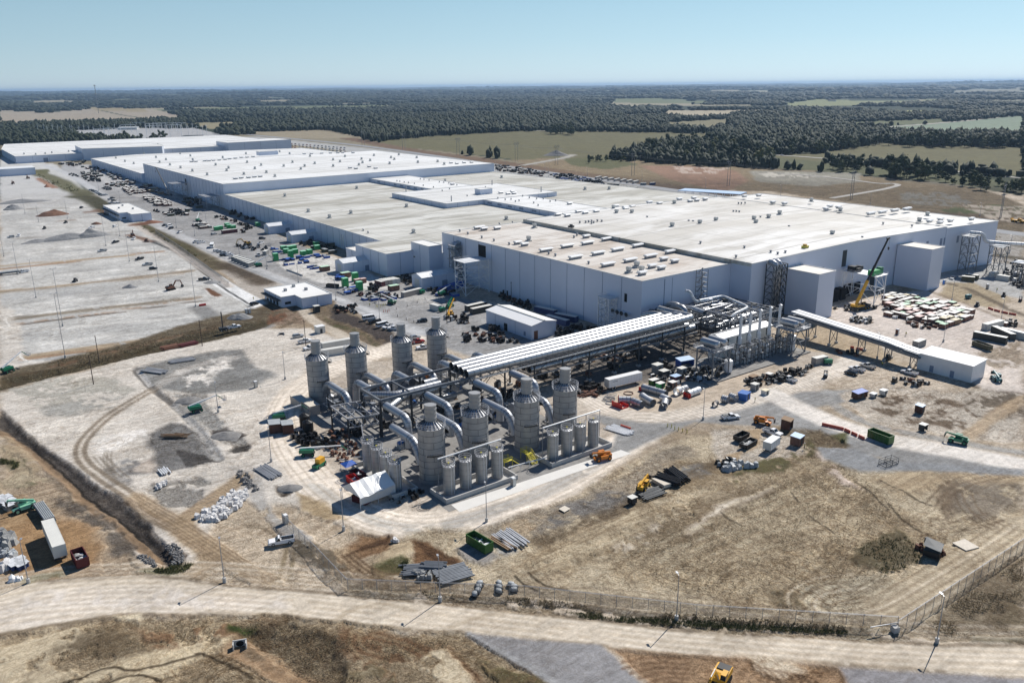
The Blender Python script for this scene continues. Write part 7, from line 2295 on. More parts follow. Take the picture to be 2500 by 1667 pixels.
pk('silver','a',700,1245,670,1250,'dark tracked truck on the graded plateau left of the dirt strip')
pk('black','a',955,1300,935,1305,'small dark utility vehicle above the silver pickup')
pk('suvw','a',915,1162,900,1170,'white pickup below the red excavator at trench works')
pk('suvw','a',130,1140,115,1150,'white pickup on far left of plateau under slim light mast')
pk('suvs','a',75,1150,60,1152,'dark car far left beside the white pickup')
pk('van','n',1870,1085,1910,1075,'white van in the row beside the far haul road')
pk('suvb','n',1805,1075,1780,1080,'black car at upper end of row beside the far haul road')
pk('suvb','n',1890,1115,1850,1125,'dark car beside white van on far haul road')
pk('crew','n',2010,1170,2060,1150,'white pickup parked alone beside haul road swale')
pk('bus','o',325,580,345,530,'white minibus seen from behind on the grey haul road')
pk('crew','o',175,525,250,510,'white pickup at upper end of long vehicle row')
pk('suvs','o',100,520,60,530,'silver car at upper end of long vehicle row')
pk('suvs','o',350,410,400,400,'white sedan parked left of the low brick coloured load')
pk('crew','o',990,540,1050,520,'white crew pickup left of the second gabled shed')
pk('crew','o',960,700,930,660,'white work pickup facing away by the grey site box')
pk('suvb','o',1010,470,1050,470,'dark machine truck parked upper right of white crew pickup')
pk('suvs','o',800,600,850,590,'silver car among equipment in the middle laydown yard')
for i,(x,y,kd)in enumerate(((390,640,'suvw'),(430,655,'suvs'),(480,668,'suvs'),(525,680,'crew'),(560,695,'suvw'),(480,700,'suvb'),(620,730,'crew'),(790,770,'crew'),(840,790,'suvw'))):
 pk(kd,'o',x,y,x+60,y-10,['white car at upper end of diagonal row by the swale','silver car second in the diagonal row by the swale','silver car third in the diagonal row by the swale','white pickup fourth in the diagonal row by the swale','white car fifth in the diagonal row by the swale','black car standing below the fourth in the row','white pickup before the row of site trailers','white pickup between haul road and grey site trailers','white car at lower end near the green lift'][i])
pk('suvw','c',697,588,720,590,'white car driving on the distant country road')
pk('suvb','c',1015,622,1030,624,'dark car on the distant country road left of the lone tree')
pk('suvb','c',2068,715,2090,718,'dark car on the distant country road at far right')
pk('suvs','r',985,640,960,655,'silver car in the shade by the right tower block')
TR=Kit(btr());TW=Kit(btr(14.6,2.6,1.15,2.9,'off_white'))
p,q=at('u',400,690),at('u',1085,525)
TR.put((p+q)/2,yaw(p,q),'white semi-trailer standing beside the pipe bridge columns in front of the loose duct pieces')
p,q=at('x',960,1150),at('x',750,650)
TW.put((p+q)/2+Vector((.6,0,0)),yaw(p,q),'pale semi-trailer with long black shadow at lower left beside the dark red dumpster')
ct=btr(6.0,2.4,.6,2.3,'white_paint','cargo_trailer','trailer',False)()
p,q=at('v',1230,1240),at('v',1560,1000)
ct.location=(p+q)/2;ct.rotation_euler=(0,0,yaw(q,p)+pi);ct['label']='small white cargo trailer below the crew pickup and the brown sheds'
CT={k:Kit(cnt(*a))for k,a in dict(tan=('container_tan',),off=('off_white',),dark=('container_dark',),olive=('container_olive',),maroon=('maroon',),grey=('junk_grey',),blue=('blue_dark',),tanlong=('container_tan',12.2),darklong=('container_dark',12.2,2.7),olong=('off_white',12.2,2.7),green=('green_paint',)).items()}
def cont(k,c,x0,y0,x1,y1,lab,group=None,z=0):
 p,q=at(c,x0,y0),at(c,x1,y1);m_=(p+q)/2;m_.z=z
 CT[k].put(m_,yaw(p,q),lab,group)
cont('olong','e',350,405,520,378,'long off-white office trailer behind the back row tanks')
cont('olong','e',385,345,500,325,'white-roofed long trailer behind the off-white office trailer')
cont('tan','g',905,925,1000,905,'tan container beside the small green generator before the covered bridge')
cont('off','p',1775,1000,1930,1045,'cream container beside small dark green generator on open gravel')
cont('tanlong','p',1300,830,1640,745,'long tan container with dark window beside the gabled shed')
cont('maroon','p',870,610,1060,660,'maroon container, leftmost of the side by side stack below the tall wall')
for i in range(4):
 cont(('tan','tan','off','off')[i],'p',930+i*62,590-i*8,1115+i*62,643-i*10,f'{["first", "second", "third", "last"][i]} pale container right of the maroon one in the side by side stack')
cont('olive','r',1150,665,1400,690,'dark olive container right of the blue drum near right tower block')
cont('olive','r',1240,625,1460,655,'second olive container standing behind the first near right tower block')
cont('off','r',1650,620,1880,560,'white container left of the skid frames at right edge')
cont('off','r',1815,640,2080,680,'white container right of the other near the right edge skids')
cont('darklong','l',1825,1190,2180,1260,'long dark green trailer box with pale roof at right edge, lowest of the group')
cont('olong','l',1890,1130,2160,1060,'long pale trailer box slanting behind the dark green one')
cont('olong','l',2100,1150,2420,1225,'long pale trailer box at the right edge beyond the dark green one')
cont('darklong','l',2050,1140,2220,1215,'second dark trailer box tucked behind the lowest one')
cont('grey','l',1225,1300,1320,1265,'pale grey slatted container beyond the bend of the covered bridge')
cont('grey','o',1030,700,1090,660,'grey site box beside white work pickup on haul road')
for i in range(6):
 cont('grey','o',610+i*40,770+i*17,700+i*40,745+i*17,f'grey site trailer box in diagonal row by the swale, {["first", "second", "third", "fourth", "fifth", "sixth"][i]} from top')
for i,(x,y)in enumerate(((1330,395),(1480,408),(1600,415))):
 pass
for i in range(7):
 p=at('w',1460+i*85,318+i*10);CT['tanlong'].put(p,YA+pi/2+.35,'tan container in long row beside the perimeter road beyond the low hall','containers along the perimeter road')
cont('blue','w',2160,405,2240,400,'dark blue container at the end of the row by the perimeter road')
cont('grey','w',2010,405,2140,405,'grey container left of the dark blue one by the perimeter road')
cont('darklong','w',1590,415,1740,420,'black container standing left of open ground beyond the low hall')
cont('darklong','w',1840,455,2010,470,'long black trailer beyond the edge of the grey roof')
D1=dmp('dump_green',True,6.8,2.5,2.4)()
p,q=at('i',975,665),at('i',1045,690);a_,b_=at('i',930,640),at('i',1050,690)
D1.location=at('i',955,640);D1.rotation_euler=(0,0,yaw(at('i',885,600),at('i',1000,670)));D1['label']='green dumpster full of debris near the light pole below the ring road'
D2=dmp('dump_green',False,7.0,2.6,2.5)()
D2.location=at('s',700,1105);D2.rotation_euler=(0,0,yaw(at('s',560,1060),at('s',765,1140)));D2['label']='empty bright green dumpster on the gravel road beside the orange barrier line'
D3=dmp('dark_red',True,5.6,2.5,2.3)()
D3.location=at('x',1290,1130);D3.rotation_euler=(0,0,yaw(at('x',1180,1010),at('x',1300,1230)));D3['label']='dark red dumpster with white scrap beside the pale semi-trailer'
D4=dmp('container_olive',True,7.5,2.6,2.0)()
D4.location=at('l',1920,1300);D4.rotation_euler=(0,0,yaw(at('l',1810,1270),at('l',2000,1335)));D4['label']='dark olive open container below the long green trailer box at right edge'
D5=dmp('black_plastic',False,6.5,2.5,1.6)()
D5.location=at('p',210,660);D5.rotation_euler=(0,0,yaw(at('p',110,640),at('p',310,655)));D5['label']='black open dumpster left of the first tall green box'
D6=dmp('black_plastic',False,5.2,2.4,1.5)();D6.location=at('v',680,890);D6.rotation_euler=(0,0,yaw(at('v',560,960),at('v',800,830)));D6['label']='black covered trailer box left of the crew pickup, upper one'
D7=dmp('black_plastic',True,6.0,2.4,1.4)();D7.location=at('v',850,1060);D7.rotation_euler=(0,0,yaw(at('v',700,1150),at('v',1000,980)));D7['label']='black trailer heaped with pale scrap left of the cargo trailer'
TO=Kit(tlh('orange_paint'));TG=Kit(tlh('lift_green'));TP=Kit(tlh('pale_green',.35))
def mc(kit,c,x,y,x2,y2,lab):
 p,q=at(c,x,y),at(c,x2,y2)
 kit.put(p,yaw(p,q),lab)
mc(TO,'c' if 0 else 'f',968,1262,905,1275,'orange telehandler parked on the bright concrete apron by the right basin')
mc(TO,'v',1190,540,1480,600,'orange telehandler parked above the crew pickup on gravel')
mc(Kit(tlh('yellow_paint')),'i',2075,240,2110,200,'yellow telehandler by black racks below the ring road')
mc(TG,'s',1590,1135,1450,1105,'dark green telehandler parked beside the gravel road at far right')
mc(TP,'x',390,300,300,330,'pale green telehandler lifting pallets at the left edge')
mc(Kit(tlh('yellow_paint',.55,3)),'p',2080,1120,2160,1060,'yellow telehandler with raised boom behind the fourth back tank')
mc(Kit(tlh('teal_paint')),'s',2030,420,1960,350,'blue and black telehandler right of the electrical building')
mc(Kit(tlh('lift_green',.4)),'p',2080,985,2120,960,'dark green telehandler in wall shadow behind the cream container')
BL=Kit(blf());BL2=Kit(blf('lift_green','white_paint',11.5,.02));BL3=Kit(blf('lift_green','white_paint',8.5,.45))
mc(BL,'d',1345,1020,1500,985,'green boom lift with stretched white arm alone on the lower left yard')
mc(BL,'q',290,290,520,260,'green boom lift above the twin wooden boxes left of the plant')
mc(BL2,'q',740,860,1000,845,'green boom lift with long level white arm at the plant corner')
mc(BL3,'o',130,225,190,190,'green boom lift with steep arm at the upper laydown yard')
mc(BL3,'d',60,750,90,740,'green boom lift cut by the left edge on grassy slope')
mc(BL,'p',1150,930,1100,920,'small green boom lift beside yellow posts in the central gravel yard')
mc(BL3,'o',965,845,1000,840,'small green lift parked on haul road by the swale row')
mc(BL,'p',1960,790,2080,750,'green boom lift with white counterweight by the blue covered load')
mc(Kit(exv('yellow_paint')),'j',275,1560,215,1660,'yellow excavator seen from above at the bottom edge')
EX=Kit(exv('rust',.8))
mc(EX,'d',1170,190,1220,178,'rust-red excavator reaching right on the graded parking plateau')
mc(EX,'n',1370,1225,1380,1180,'red excavator at trench works by the haul road bend')
mc(EX,'t',250,700,190,760,'dark excavator in the far works, left of two')
mc(EX,'t',540,600,420,560,'dark excavator in the far works, right of two with raised boom')
mc(Kit(exv('yellow_paint',.5)),'o',800,550,730,555,'yellow excavator among laydown equipment left of green crates')
mc(Kit(dump_truck()),'c',2305,1045,2340,1050,'yellow articulated dump truck on the perimeter road at far right')
CRK=Kit(crane)
p,q=at('l',640,900),at('l',960,870)
cr_=CRK.put(p+Vector((.5,-1.5,0)),0,'yellow and black mobile crane with long raised boom in front of the loading doors')
tipw=None
best=None
for k in range(0,360):
 a=radians(k)
 base=cr_.location
 tip=base+Vector((cos(a)*13.5-sin(a)*.2,sin(a)*13.5+cos(a)*.2,31.5))
 d=tip-Vector((0,0,CAMH));zz=d.dot(_F);u=d.dot(_R)/zz*FPX;v=-d.dot(_U)/zz*FPX
 X_,Y_=CXP+u*_cr+v*_sr,CYP-u*_sr+v*_cr
 tx,ty=px('l',966,135)
 e=(X_-tx)**2+(Y_-ty)**2
 if best is None or e<best[0]:best=(e,a)
cr_.rotation_euler=(0,0,best[1])
c2=dup(cr_,at('n',1850,660),best[1]+2.2,'distant dark mobile crane with raised boom beside the tall middle hall',scale=(.85,.85,.85))
for ch in c2.children:
 ch.data=ch.data.copy()
 if ch.data.materials[0].name=='yellow_paint':ch.data.materials[0]=MATS['grey_steel']
FK=Kit(forklift());FR=Kit(forklift('dark_red'))
mc(FK,'s',70,380,40,440,'grey forklift driving on the pale road left of the parked pickups')
mc(FR,'r',2280,1060,2250,1100,'dark red forklift at the right edge by red mesh')
mc(FR,'p',660,790,560,800,'forklift lifting a brown board beside blue-wrapped loads')
LD=Kit(loader('rust'));LDB=Kit(loader('dark_steel'))
mc(LDB,'a',450,1050,430,1055,'dark loader truck near the brown heap on the plateau')
mc(LDB,'a',305,1090,290,1095,'small dark loader left of the white pickup on the plateau')
mc(LDB,'d',515,135,490,145,'dark roller with dust on the graded plateau')
mc(LD,'n',1560,1290,1620,1290,'brown loader by the trench right of red excavator')
mc(LDB,'r',1960,970,1930,1000,'small dark loader beside light mast near red mesh')
mc(LDB,'r',1450,1160,1420,1180,'dark loader beyond the crate yard')
mc(LDB,'l',950,1420,900,1440,'dark tractor parked under the end of the covered bridge')
mc(Kit(fbd()),'x',720,400,600,230,'flatbed trailer loaded with grey pipes above the pale semi-trailer')
mc(Kit(fbd()),'d',60,85,120,78,'flatbed truck load at the left edge of the plateau')
t=th_('drill_rig','truck drill rig with upright dark mast on the parking plateau','drill rig',at('d',1525,470),YB)
MB().box(-1.5,1.5,-1.2,1.2,.4,1.6).bd('deck','dark_steel',t);MB().bar((0,0,.5),(0,0,8.5),.35,.4).bd('mast','dark_steel',t)
wl(t,[(-1,-1.1),(1,-1.1),(-1,1.1),(1,1.1)],.5,.35)
GN=Kit(gns());GD=Kit(gns('lift_green'));GT=Kit(gns('teal_paint'))
mc(GD,'s',98,230,60,230,'small green generator beside the tan container')
mc(GD,'p',1960,1050,2000,1040,'dark green generator attached right of cream container')
mc(GD,'p',1640,765,1680,750,'small green generator at right end of long tan container')
mc(GT,'r',1280,1010,1340,1000,'pale generator pair on the sand mound beyond crates')
TL=Kit(tlt());TLB=Kit(tlt('blue_paint'))
for c,x,y,kt,lb in(('d',1750,855,TL,'tan portable toilet alone on the lower left yard'),('d',1685,352,TL,'tan portable toilet by gravel heap at haul road bend, left one'),('d',1705,350,TL,'tan portable toilet by gravel heap at haul road bend, right one'),('i',1185,218,TL,'grey portable toilet on apron edge before the middle basin'),('h',1955,475,TL,'pale portable toilet on concrete pad near the single-cab pickup'),('l',1530,645,TLB,'blue portable toilet with white top right of right tower block'),('l',1050,1160,Kit(tlt('rust')),'brown portable toilet in the open yard left of crates'),('r',1650,820,TL,'grey portable toilet by red mesh fence'),('d',1100,345,TL,'x'),('p',2105,1200,Kit(tlt('black_plastic')),'black portable toilet with white top behind fourth tank')):
 if lb!='x':kt.put(at(c,x,y),YB,lb)
PK_=Kit(prs())
for c,x,y,lb in(('l',1140,1172,'person in yellow vest standing alone in the open crate yard'),('r',1830,870,'person in vest walking beyond the red mesh'),('p',803,965,'person in vest walking on gravel near yellow posts'),('d',1733,258,'person standing at lower end of the concrete pavement'),('s',722,250,'person in orange vest under the covered bridge'),('g',512,1180,'person in vest beside the blue box'),('u',685,310,'person walking in the shade beneath the pipe bridge'),('v',2190,1130,'person in white shirt beside the brown shed with pale blue roof')):
 PK_.put(at(c,x,y),RD.uniform(0,6),lb)
def hut(c,x,y,L_,W_,H,side,top,lab,rz=YB,rise=0.0,openf=False,cat='hut',name='site_hut',dx=0):
 t=th_(name,lab,cat,at(c,x,y),rz)
 l2,w2=L_/2,W_/2
 m=MB()
 if openf:
  m.box(-l2,l2,w2-.1,w2,0,H);m.box(-l2,-l2+.1,-w2,w2-.1,0,H);m.box(l2-.1,l2,-w2,w2-.1,0,H)
 else:m.box(-l2,l2,-w2,w2,0,H)
 for k in range(int(L_/.8)+1):m.bar((-l2+k*.8,-w2-.02,0),(-l2+k*.8,-w2-.02,H),.08,.04)if not openf else None
 m.bd('wall',side,t)
 m=MB();m.add([(-l2-.15,-w2-.15,H),(l2+.15,-w2-.15,H),(l2+.15,w2+.15,H+rise),(-l2-.15,w2+.15,H+rise),(-l2-.15,-w2-.15,H+.1),(l2+.15,-w2-.15,H+.1),(l2+.15,w2+.15,H+rise+.1),(-l2-.15,w2+.15,H+rise+.1)],[(3,2,1,0),(4,5,6,7),(0,1,5,4),(1,2,6,5),(2,3,7,6),(3,0,4,7)])
 m.bd('roof',top,t)
 if not openf:
  MB().box(-.5,.5,-w2-.06,-w2-.01,.1,min(2,H*.85)).bd('door','dark_steel',t)
 return t
hut('v',1770,640,3.0,2.8,2.9,'wood_dark','wood_mid','open-fronted brown plywood shed beside white crew pickup',YB+.3,.3,True)
hut('v',2010,1010,3.2,2.8,2.5,'crate_brown','light_blue_roof','brown box shed with pale blue tarp roof right of the cargo trailer',YB+.2,.2)
hut('s',460,610,5.2,2.4,2.0,'wood_dark','blue_tarp','weathered box stack under blue tarp on the sand island',YB-.1,.25,False,'crate stack','tarped_crates')
hut('s',735,570,2.2,1.8,1.4,'off_white','white_paint','white wrapped bundle on the sand island, right one',YB,0,False,'bundle','wrapped_bundle')
hut('s',620,600,2.0,1.6,1.1,'off_white','white_paint','white wrapped bundle beside the tarped box stack',YB,0,False,'bundle','wrapped_bundle')
hut('s',1150,780,2.4,2.2,2.3,'wood_dark','light_blue_roof','dark box hut with torn pale cover alone in churned sand',YB+.1,.2)
hut('s',1190,985,2.0,1.8,1.9,'dark_steel','off_white','small utility cart with flat white roof beside the gravel road',YB,0,True,'cart','utility_cart')
hut('g',437,1160,3.4,3.0,2.4,'blue_paint','blue_paint','bright blue box container in front of the process plant',YB+.25)
hut('g',510,1095,2.2,2.0,2.2,'junk_grey','off_white','grey machine cube behind the bright blue box',YB)
hut('g',582,1125,2.2,1.8,1.5,'off_white','crate_cream','cream wrapped cube right of the blue box',YB)
hut('g',608,1020,2.0,1.8,2.0,'crate_brown','crate_top','brown crate tower right of the gang of crates before the stacks',YB)
hut('g',500,1035,3.0,2.0,1.9,'crate_brown','wood_mid','wide brown crate before the exhaust stacks',YB)
hut('k',585,1260,3.2,2.6,3.0,'junk_grey','off_white','tall grey cabinet under the pipe bridge, left one',YB)
hut('k',660,1320,3.0,2.4,2.6,'dark_steel','off_white','dark cabinet right of the tall grey one under the pipe bridge',YB)
hut('k',865,1290,2.8,2.2,2.6,'junk_grey','off_white','grey cabinet left of the tank tower',YB)
hut('k',795,1375,3.2,2.4,2.4,'maroon','light_blue_roof','maroon crate with pale blue lid among duct pieces',YB)
hut('k',760,1440,2.4,2.0,2.2,'crate_brown','crate_top','brown crate before the maroon one among duct pieces',YB)
hut('k',545,1400,3.2,2.0,1.8,'dump_green','crate_top','green-edged crate behind the dark blue duct piece, left',YB)
hut('k',620,1440,2.6,2.0,1.8,'green_paint','crate_top','green-edged crate behind the dark blue duct piece, right',YB)
hut('k',900,1195,6.0,3.4,2.8,'blue_tarp','light_blue_roof','blue tarp shelter with pale top left of the tank tower',YB-.2,.4,True,'shelter','tarp_shelter')
hut('q',210,470,4.2,3.4,2.9,'wood_dark','tarp_grey','left one of twin shed boxes at the plant corner, yellow striped front',YB+1.3,.2)
hut('q',410,480,4.0,3.2,2.9,'wood_dark','tarp_grey','right one of twin shed boxes at the plant corner, blue and yellow front',YB+1.3,.2)
for x,cc in((250,'yellow_paint'),(430,'blue_paint')):
 pass
hut('c1' if 0 else 'e',318,225,3.6,3.0,3.0,'off_white','white_paint','small white site office beyond the leftmost back tank',YB)
hut('d',2165,340,2.6,2.4,3.0,'dark_steel','off_white','dark site box near corner of the lower office',YB)
hut('i',1997,335,1.8,1.6,1.6,'black_plastic','off_white','small black tank cube on the verge below the black racks',YB)
hut('e',245,830,7.5,3.2,3.2,'container_tan','wood_pale','concrete-sided block building with pale lid left of the truss platform, near half',YA,0)
hut('e',165,790,8.5,3.0,3.0,'container_tan','wood_pale','concrete-sided block building with pale lid left of the truss platform, far half',YA,0)
t=th_('event_tent','white ridge tent with open sides at the corner of the tank farm','tent',at('y',215,1430),YB+.12);t.scale=(1.15,1.15,1.3)
m=MB();l2,w2,h,rs_=4.6,3.6,2.6,1.9
n_=8;vs=[]
for i in range(n_+1):
 x=-l2+2*l2*i/n_
 for j,(y,z)in enumerate(((-w2-.2,h-.15),(-w2/2,h+rs_*.48),(0,h+rs_),(w2/2,h+rs_*.48),(w2+.2,h-.15))):
  vs.append((x,y,z+(.12*sin(i*2.1+j)if 0<i<n_ else 0)))
fs=[(i*5+j,(i+1)*5+j,(i+1)*5+j+1,i*5+j+1)for i in range(n_)for j in range(4)]
m.add(vs,fs)
m.bd('canopy','white_paint',t)
m=MB()
m.add([(-l2,-w2,h),(-l2,w2,h),(-l2,0,h+rs_)],[(0,2,1)]);m.add([(l2,-w2,h),(l2,w2,h),(l2,0,h+rs_)],[(0,1,2)])
m.add([(l2,-w2,.2),(l2,w2,.2),(l2,w2,h),(l2,-w2,h)],[(0,1,2,3),(3,2,1,0)])
m.add([(-l2,-w2,1.0),(l2,-w2,.7),(l2,-w2,h),(-l2,-w2,h)],[(0,1,2,3),(3,2,1,0)])
m.bd('side_sheet','white_paint',t)
m=MB()
for x in(-l2,0,l2):
 for y in(-w2,w2):m.bar((x,y,0),(x,y,h),.1)
m.bd('pole','pale_steel',t)
for i,(x,y,lb,mt_)in enumerate(((40,1250,'red skip box behind the white tent','red_paint'),(95,1180,'second red skip box behind the white tent, deeper red','dark_red'),(140,1485,'dark red crate standing under the white tent','dark_red'))):
 o=dmp(mt_,i<2,4.4,2.2,1.9)();o.location=at('y',x-20,y+10);o.rotation_euler=(0,0,YA+.2*i);o['label']=lb
t=th_('blue_canopy','bright blue pop-up canopy above the white tent','canopy',at('q',1390,1110),YA)
MB().add([(-1.8,-1.8,2.2),(1.8,-1.8,2.2),(1.8,1.8,2.2),(-1.8,1.8,2.2),(0,0,3.1)],[(0,1,4),(1,2,4),(2,3,4),(3,0,4)]).bd('cover','blue_tarp',t)
m=MB()
for x in(-1.7,1.7):
 for y in(-1.7,1.7):m.bar((x,y,0),(x,y,2.2),.07)
m.bd('pole','galv',t)
KB=Kit(lambda:_bt())
def _bt():
 t_=th_('plastic_tank','','tank')
 m_=MB();m_.tube((0,0,0),(0,0,3.8),1.6,22)
 for k in range(8):m_.tube((0,0,.4+k*.42),(0,0,.5+k*.42),1.64,22,caps=False)
 m_.bd('shell','black_plastic',t_)
 m_=MB();m_.tube((0,0,3.8),(0,0,4.4),1.6,22,r2=.4)
 for k in range(6):m_.bar((1.5*cos(k*1.05),1.5*sin(k*1.05),3.9),(.4*cos(k*1.05),.4*sin(k*1.05),4.45),.3,.14)
 m_.bd('dome','black_plastic',t_)
 m_=MB();m_.box(-.6,.6,-1.68,-1.63,1.7,1.85);m_.ring((0,0),.2,0,.08,.03,10)
 k0=len(m_.v)-40
 for q_ in range(k0,len(m_.v)):
  x_,y_,z_=m_.v[q_];m_.v[q_]=(x_,-1.65-z_,2.2+y_)
 m_.bd('emblem','off_white',t_)
 return t_
KB.put(at('q',740,510),YA+2.4,'black round plastic tank with pale emblem at the plant corner, nearer one')
KB.put(at('q',690,400),YA+2.4,'black round plastic tank at the plant corner, half hidden behind the nearer one')
t=th_('compressor','yellow compressor box with green machine parts at the plant corner','compressor',at('q',930,1030),YB+.5)
MB().box(-1.2,1.2,-.8,.8,1.2,2.6).bd('casing','yellow_paint',t);MB().box(-2.6,1.6,-.9,.9,.4,1.2).bd('frame','lift_green',t);wl(t,[(-1.6,-.9),(-1.6,.9),(1,-.9),(1,.9)],.45,.3)
def spl(c,x0,y0,x1,y1,r,lab,mt='galv',cap=None,bend=None):
 p,q=at(c,x0,y0,r),at(c,x1,y1,r)
 t=th_('duct_piece',lab,'duct piece',(p.x,p.y,0),yaw(p,q))
 ln=(q-p).length
 pts=[(0,0,r),(ln,0,r)]
 if bend:pts=[(0,0,r)]+[(ln*f,bend*f*f,r)for f in(.35,.55,.75,.9,1.0)]
 MB().path(pts,r,20,caps=False).path(pts[::-1],r*.96,20,caps=False).bd('shell',mt,t,sm='all')
 m=MB()
 for f in(0,.33,.66,1):
  k=min(len(pts)-1,int(f*(len(pts)-1)+.5))if bend else None
  P_=Vector(pts[k])if bend else Vector((ln*f,0,r))
  if bend and f in(.33,.66):continue
  d=(Vector(pts[min(k+1,len(pts)-1)])-Vector(pts[max(k-1,0)])).normalized()if bend else Vector((1,0,0))
  m.tube(P_-d*.05,P_+d*.05,r+.06,20,caps=False)
 m.bd('band','band',t)
 if cap:
  m=MB();e=0 if cap[1]==0 else ln
  m.box(e-.1,e+.1,-r-.2,r+.2,0,1.6);m.box(e-.9,e+.1,r*.8,r*.95,0,1.4);m.box(e-.9,e+.1,-r*.95,-r*.8,0,1.4)
  m.bd('end_guard',cap[0],t)
 return t
spl('u',1095,625,1520,745,1.15,'long dark banded duct piece lying right of the semi-trailer','duct_metal',('red_paint',0))
spl('u',660,850,880,850,1.15,'short duct piece inside the red cradle, leftmost of the group','duct_metal')
spl('u',915,870,1090,940,1.15,'grey duct piece with open mouth right of the red cradle','duct_metal')
spl('u',1085,780,1240,910,1.2,'bent pale duct piece with open mouth in the middle of the group','galv',None,.9)
spl('u',1430,800,1590,850,1.2,'bent pale duct piece meeting the long dark one','galv',None,-.8)
spl('u',1500,870,1480,960,1.15,'short elbow duct piece with open mouth, lowest of the group','galv')
spl('u',1700,700,1760,670,1.3,'wide white ring duct piece right of the crates','pale_steel')
spl('u',1830,660,1870,635,1.1,'small white ring duct piece behind the wider ring','pale_steel')
spl('u',1900,750,2110,670,1.15,'pale duct piece with red guard at its left mouth','pale_steel',('red_paint',0))
spl('g',290,1155,330,1165,1.2,'silver drum section at the right of the yard, left one','galv')
spl('g',345,1140,385,1155,1.2,'silver drum section at the right of the yard, right one','galv')
spl('g',235,1195,250,1185,.9,'black banded ring on its side near the silver drums','band')
spl('g',10,1095,40,1085,1.1,'white ring duct piece near the tall mast light','pale_steel')
t=th_('steel_cradle','bright red steel cradle holding the leftmost duct piece','cradle',at('u',690,970),yaw(at('u',590,960),at('u',720,1010)))
m=MB();m.box(-2.3,2.3,-1.6,-1.45,0,1.7);m.box(-2.3,-2.1,-1.6,1.6,0,.4);m.box(2.1,2.3,-1.6,1.6,0,.4);m.box(-2.3,2.3,1.45,1.6,0,1.0);m.bar((-2.2,1.5,1),(-2.2,1.5,3.0),.15)
m.bd('frame','red_paint',t)
for i,(x,y,r_)in enumerate(((500,840,1.9),(840,740,1.6),(510,915,1.4))):
 t=th_('hoop_ring',['upright tangle of thin metal hoops left of the red cradle','dark hoop ring lying behind the duct pieces','single thin hoop ring lying flat below the tangle'][i],'ring',at('u',x,y),0)
 m=MB();m.ring((0,0),r_,0,.14,.3,24)
 if i==0:
  for k in range(5):m.ring((k*.5-1,k*.4-.8),1.5,.3+k*.28,.09,.12,24)
 m.bd('hoop','mid_steel' if i!=1 else 'rust',t)
hp2('n',270,925,26,17,5.0,'dirt_brown','conical brown dirt heap on the far parking plateau',YB,3)
hp2('t',260,1185,17,12,4.5,'gravel_heap','grey gravel cone left of the brown heap',YB,4)
hp2('a',260,1180,22,8,2.2,'gravel_heap','x',YB,4).name='gravel_heap'
bpy.data.objects['gravel_heap']['label']='low grey tail at left of the long gravel ridge'
hp2('a',450,1160,40,10,4.6,'gravel_heap','long grey gravel ridge across the parking plateau, left part',yaw(at('a',150,1190),at('a',700,1130)),7)
hp2('a',620,1142,28,10,5.5,'gravel_heap','long grey gravel ridge across the parking plateau, right part',yaw(at('a',150,1190),at('a',700,1130)),8)
hp2('t',450,1055,50,12,3.6,'gravel_heap','broad flat grey spoil ridge above the gravel cone',yaw(at('t',0,1075),at('t',900,1010)),11)
hp2('d',890,172,9,5,1.6,'gravel_heap','small gravel heap left of the reaching excavator',0,5)
hp2('d',1640,378,12,8,2.6,'gravel_heap','gravel cone beside two portable toilets',0,6)
hp2('d',1450,140,10,7,1.4,'gravel_heap','low gravel heap beside the black pickup',0,9)
hp2('n',1600,1040,22,6,2.6,'dirt_red','reddish soil ridge beside the haul road near the far office',yaw(at('n',1400,1060),at('n',1780,1020)),12)
hp2('n',870,1050,9,6,2.2,'dirt_brown','brown soil heap by the white pickup below far office',0,14)
hp2('t',900,755,14,6,2.2,'dirt_red','red soil along the far trench',yaw(at('t',740,620),at('t',1000,780)),15)
hp2('b',1480,588,40,24,7,'stone_grey','grey stone mound by the access track in the olive field',0,17)
hp2('d',1540,1185,9,7,1.2,'stone_grey','dark grey stone heap right of the drainage channel',0,18)
hp2('d',1290,945,9,7,1.2,'stone_grey','dark rubble heap above the green boom lift',0,19)
hp2('h',1985,235,7,4.5,.9,'stone_grey','dark rubble patch heap between ring road and haul track',0,20)
rks('h',[(1335,430),(1400,380),(1480,390),(1500,330),(1600,260),(1690,260),(1690,310),(1600,390),(1540,440),(1500,465),(1380,465)],170,'stone_white','scattered pile of white broken concrete beside the curving track',1.15,2)
rks('h',[(930,700),(1000,690),(1080,760),(1060,780)],90,'stone_grey','pale riprap stones at the ditch mouth, left patch',.4,3)
rks('h',[(1120,640),(1180,610),(1240,640),(1260,740),(1150,770),(1190,720)],150,'stone_grey','grey riprap stones at the ditch mouth, right patch',.42,4)
rks('j',[(225,90),(330,60),(440,50),(530,60),(520,100),(400,130),(300,120)],26,'tarp_grey','cluster of white wrapped bundles on dry ground at the field edge',1.4,5,'bundle_pile','bundles')
rks('j',[(230,60),(320,40),(380,60),(300,100)],14,'black_plastic','dark bundles beside the white wrapped ones at field edge',1.5,6,'bundle_pile','bundles')
rks('h',[(1600,110),(1680,130),(1780,260),(1720,270),(1640,180)],50,'stone_grey','grey rubble strip along the concrete footing left of the pole',.8,7)
rks('h',[(1055,225),(1140,190),(1140,210),(1070,245)],20,'stone_white','small white scrap pile on dark gravel left of the rubble',.8,8)
rks('q',[(1050,640),(1500,640),(1560,900),(1250,1000),(1100,860)],60,'rust','rusty scaffold parts lying left of slim tanks',.8,10,'scaffold_parts','materials')
rks('i',[(350,600),(400,585),(410,600),(370,620)],8,'stone_white','small white scrap on the clay mound',.8,11)
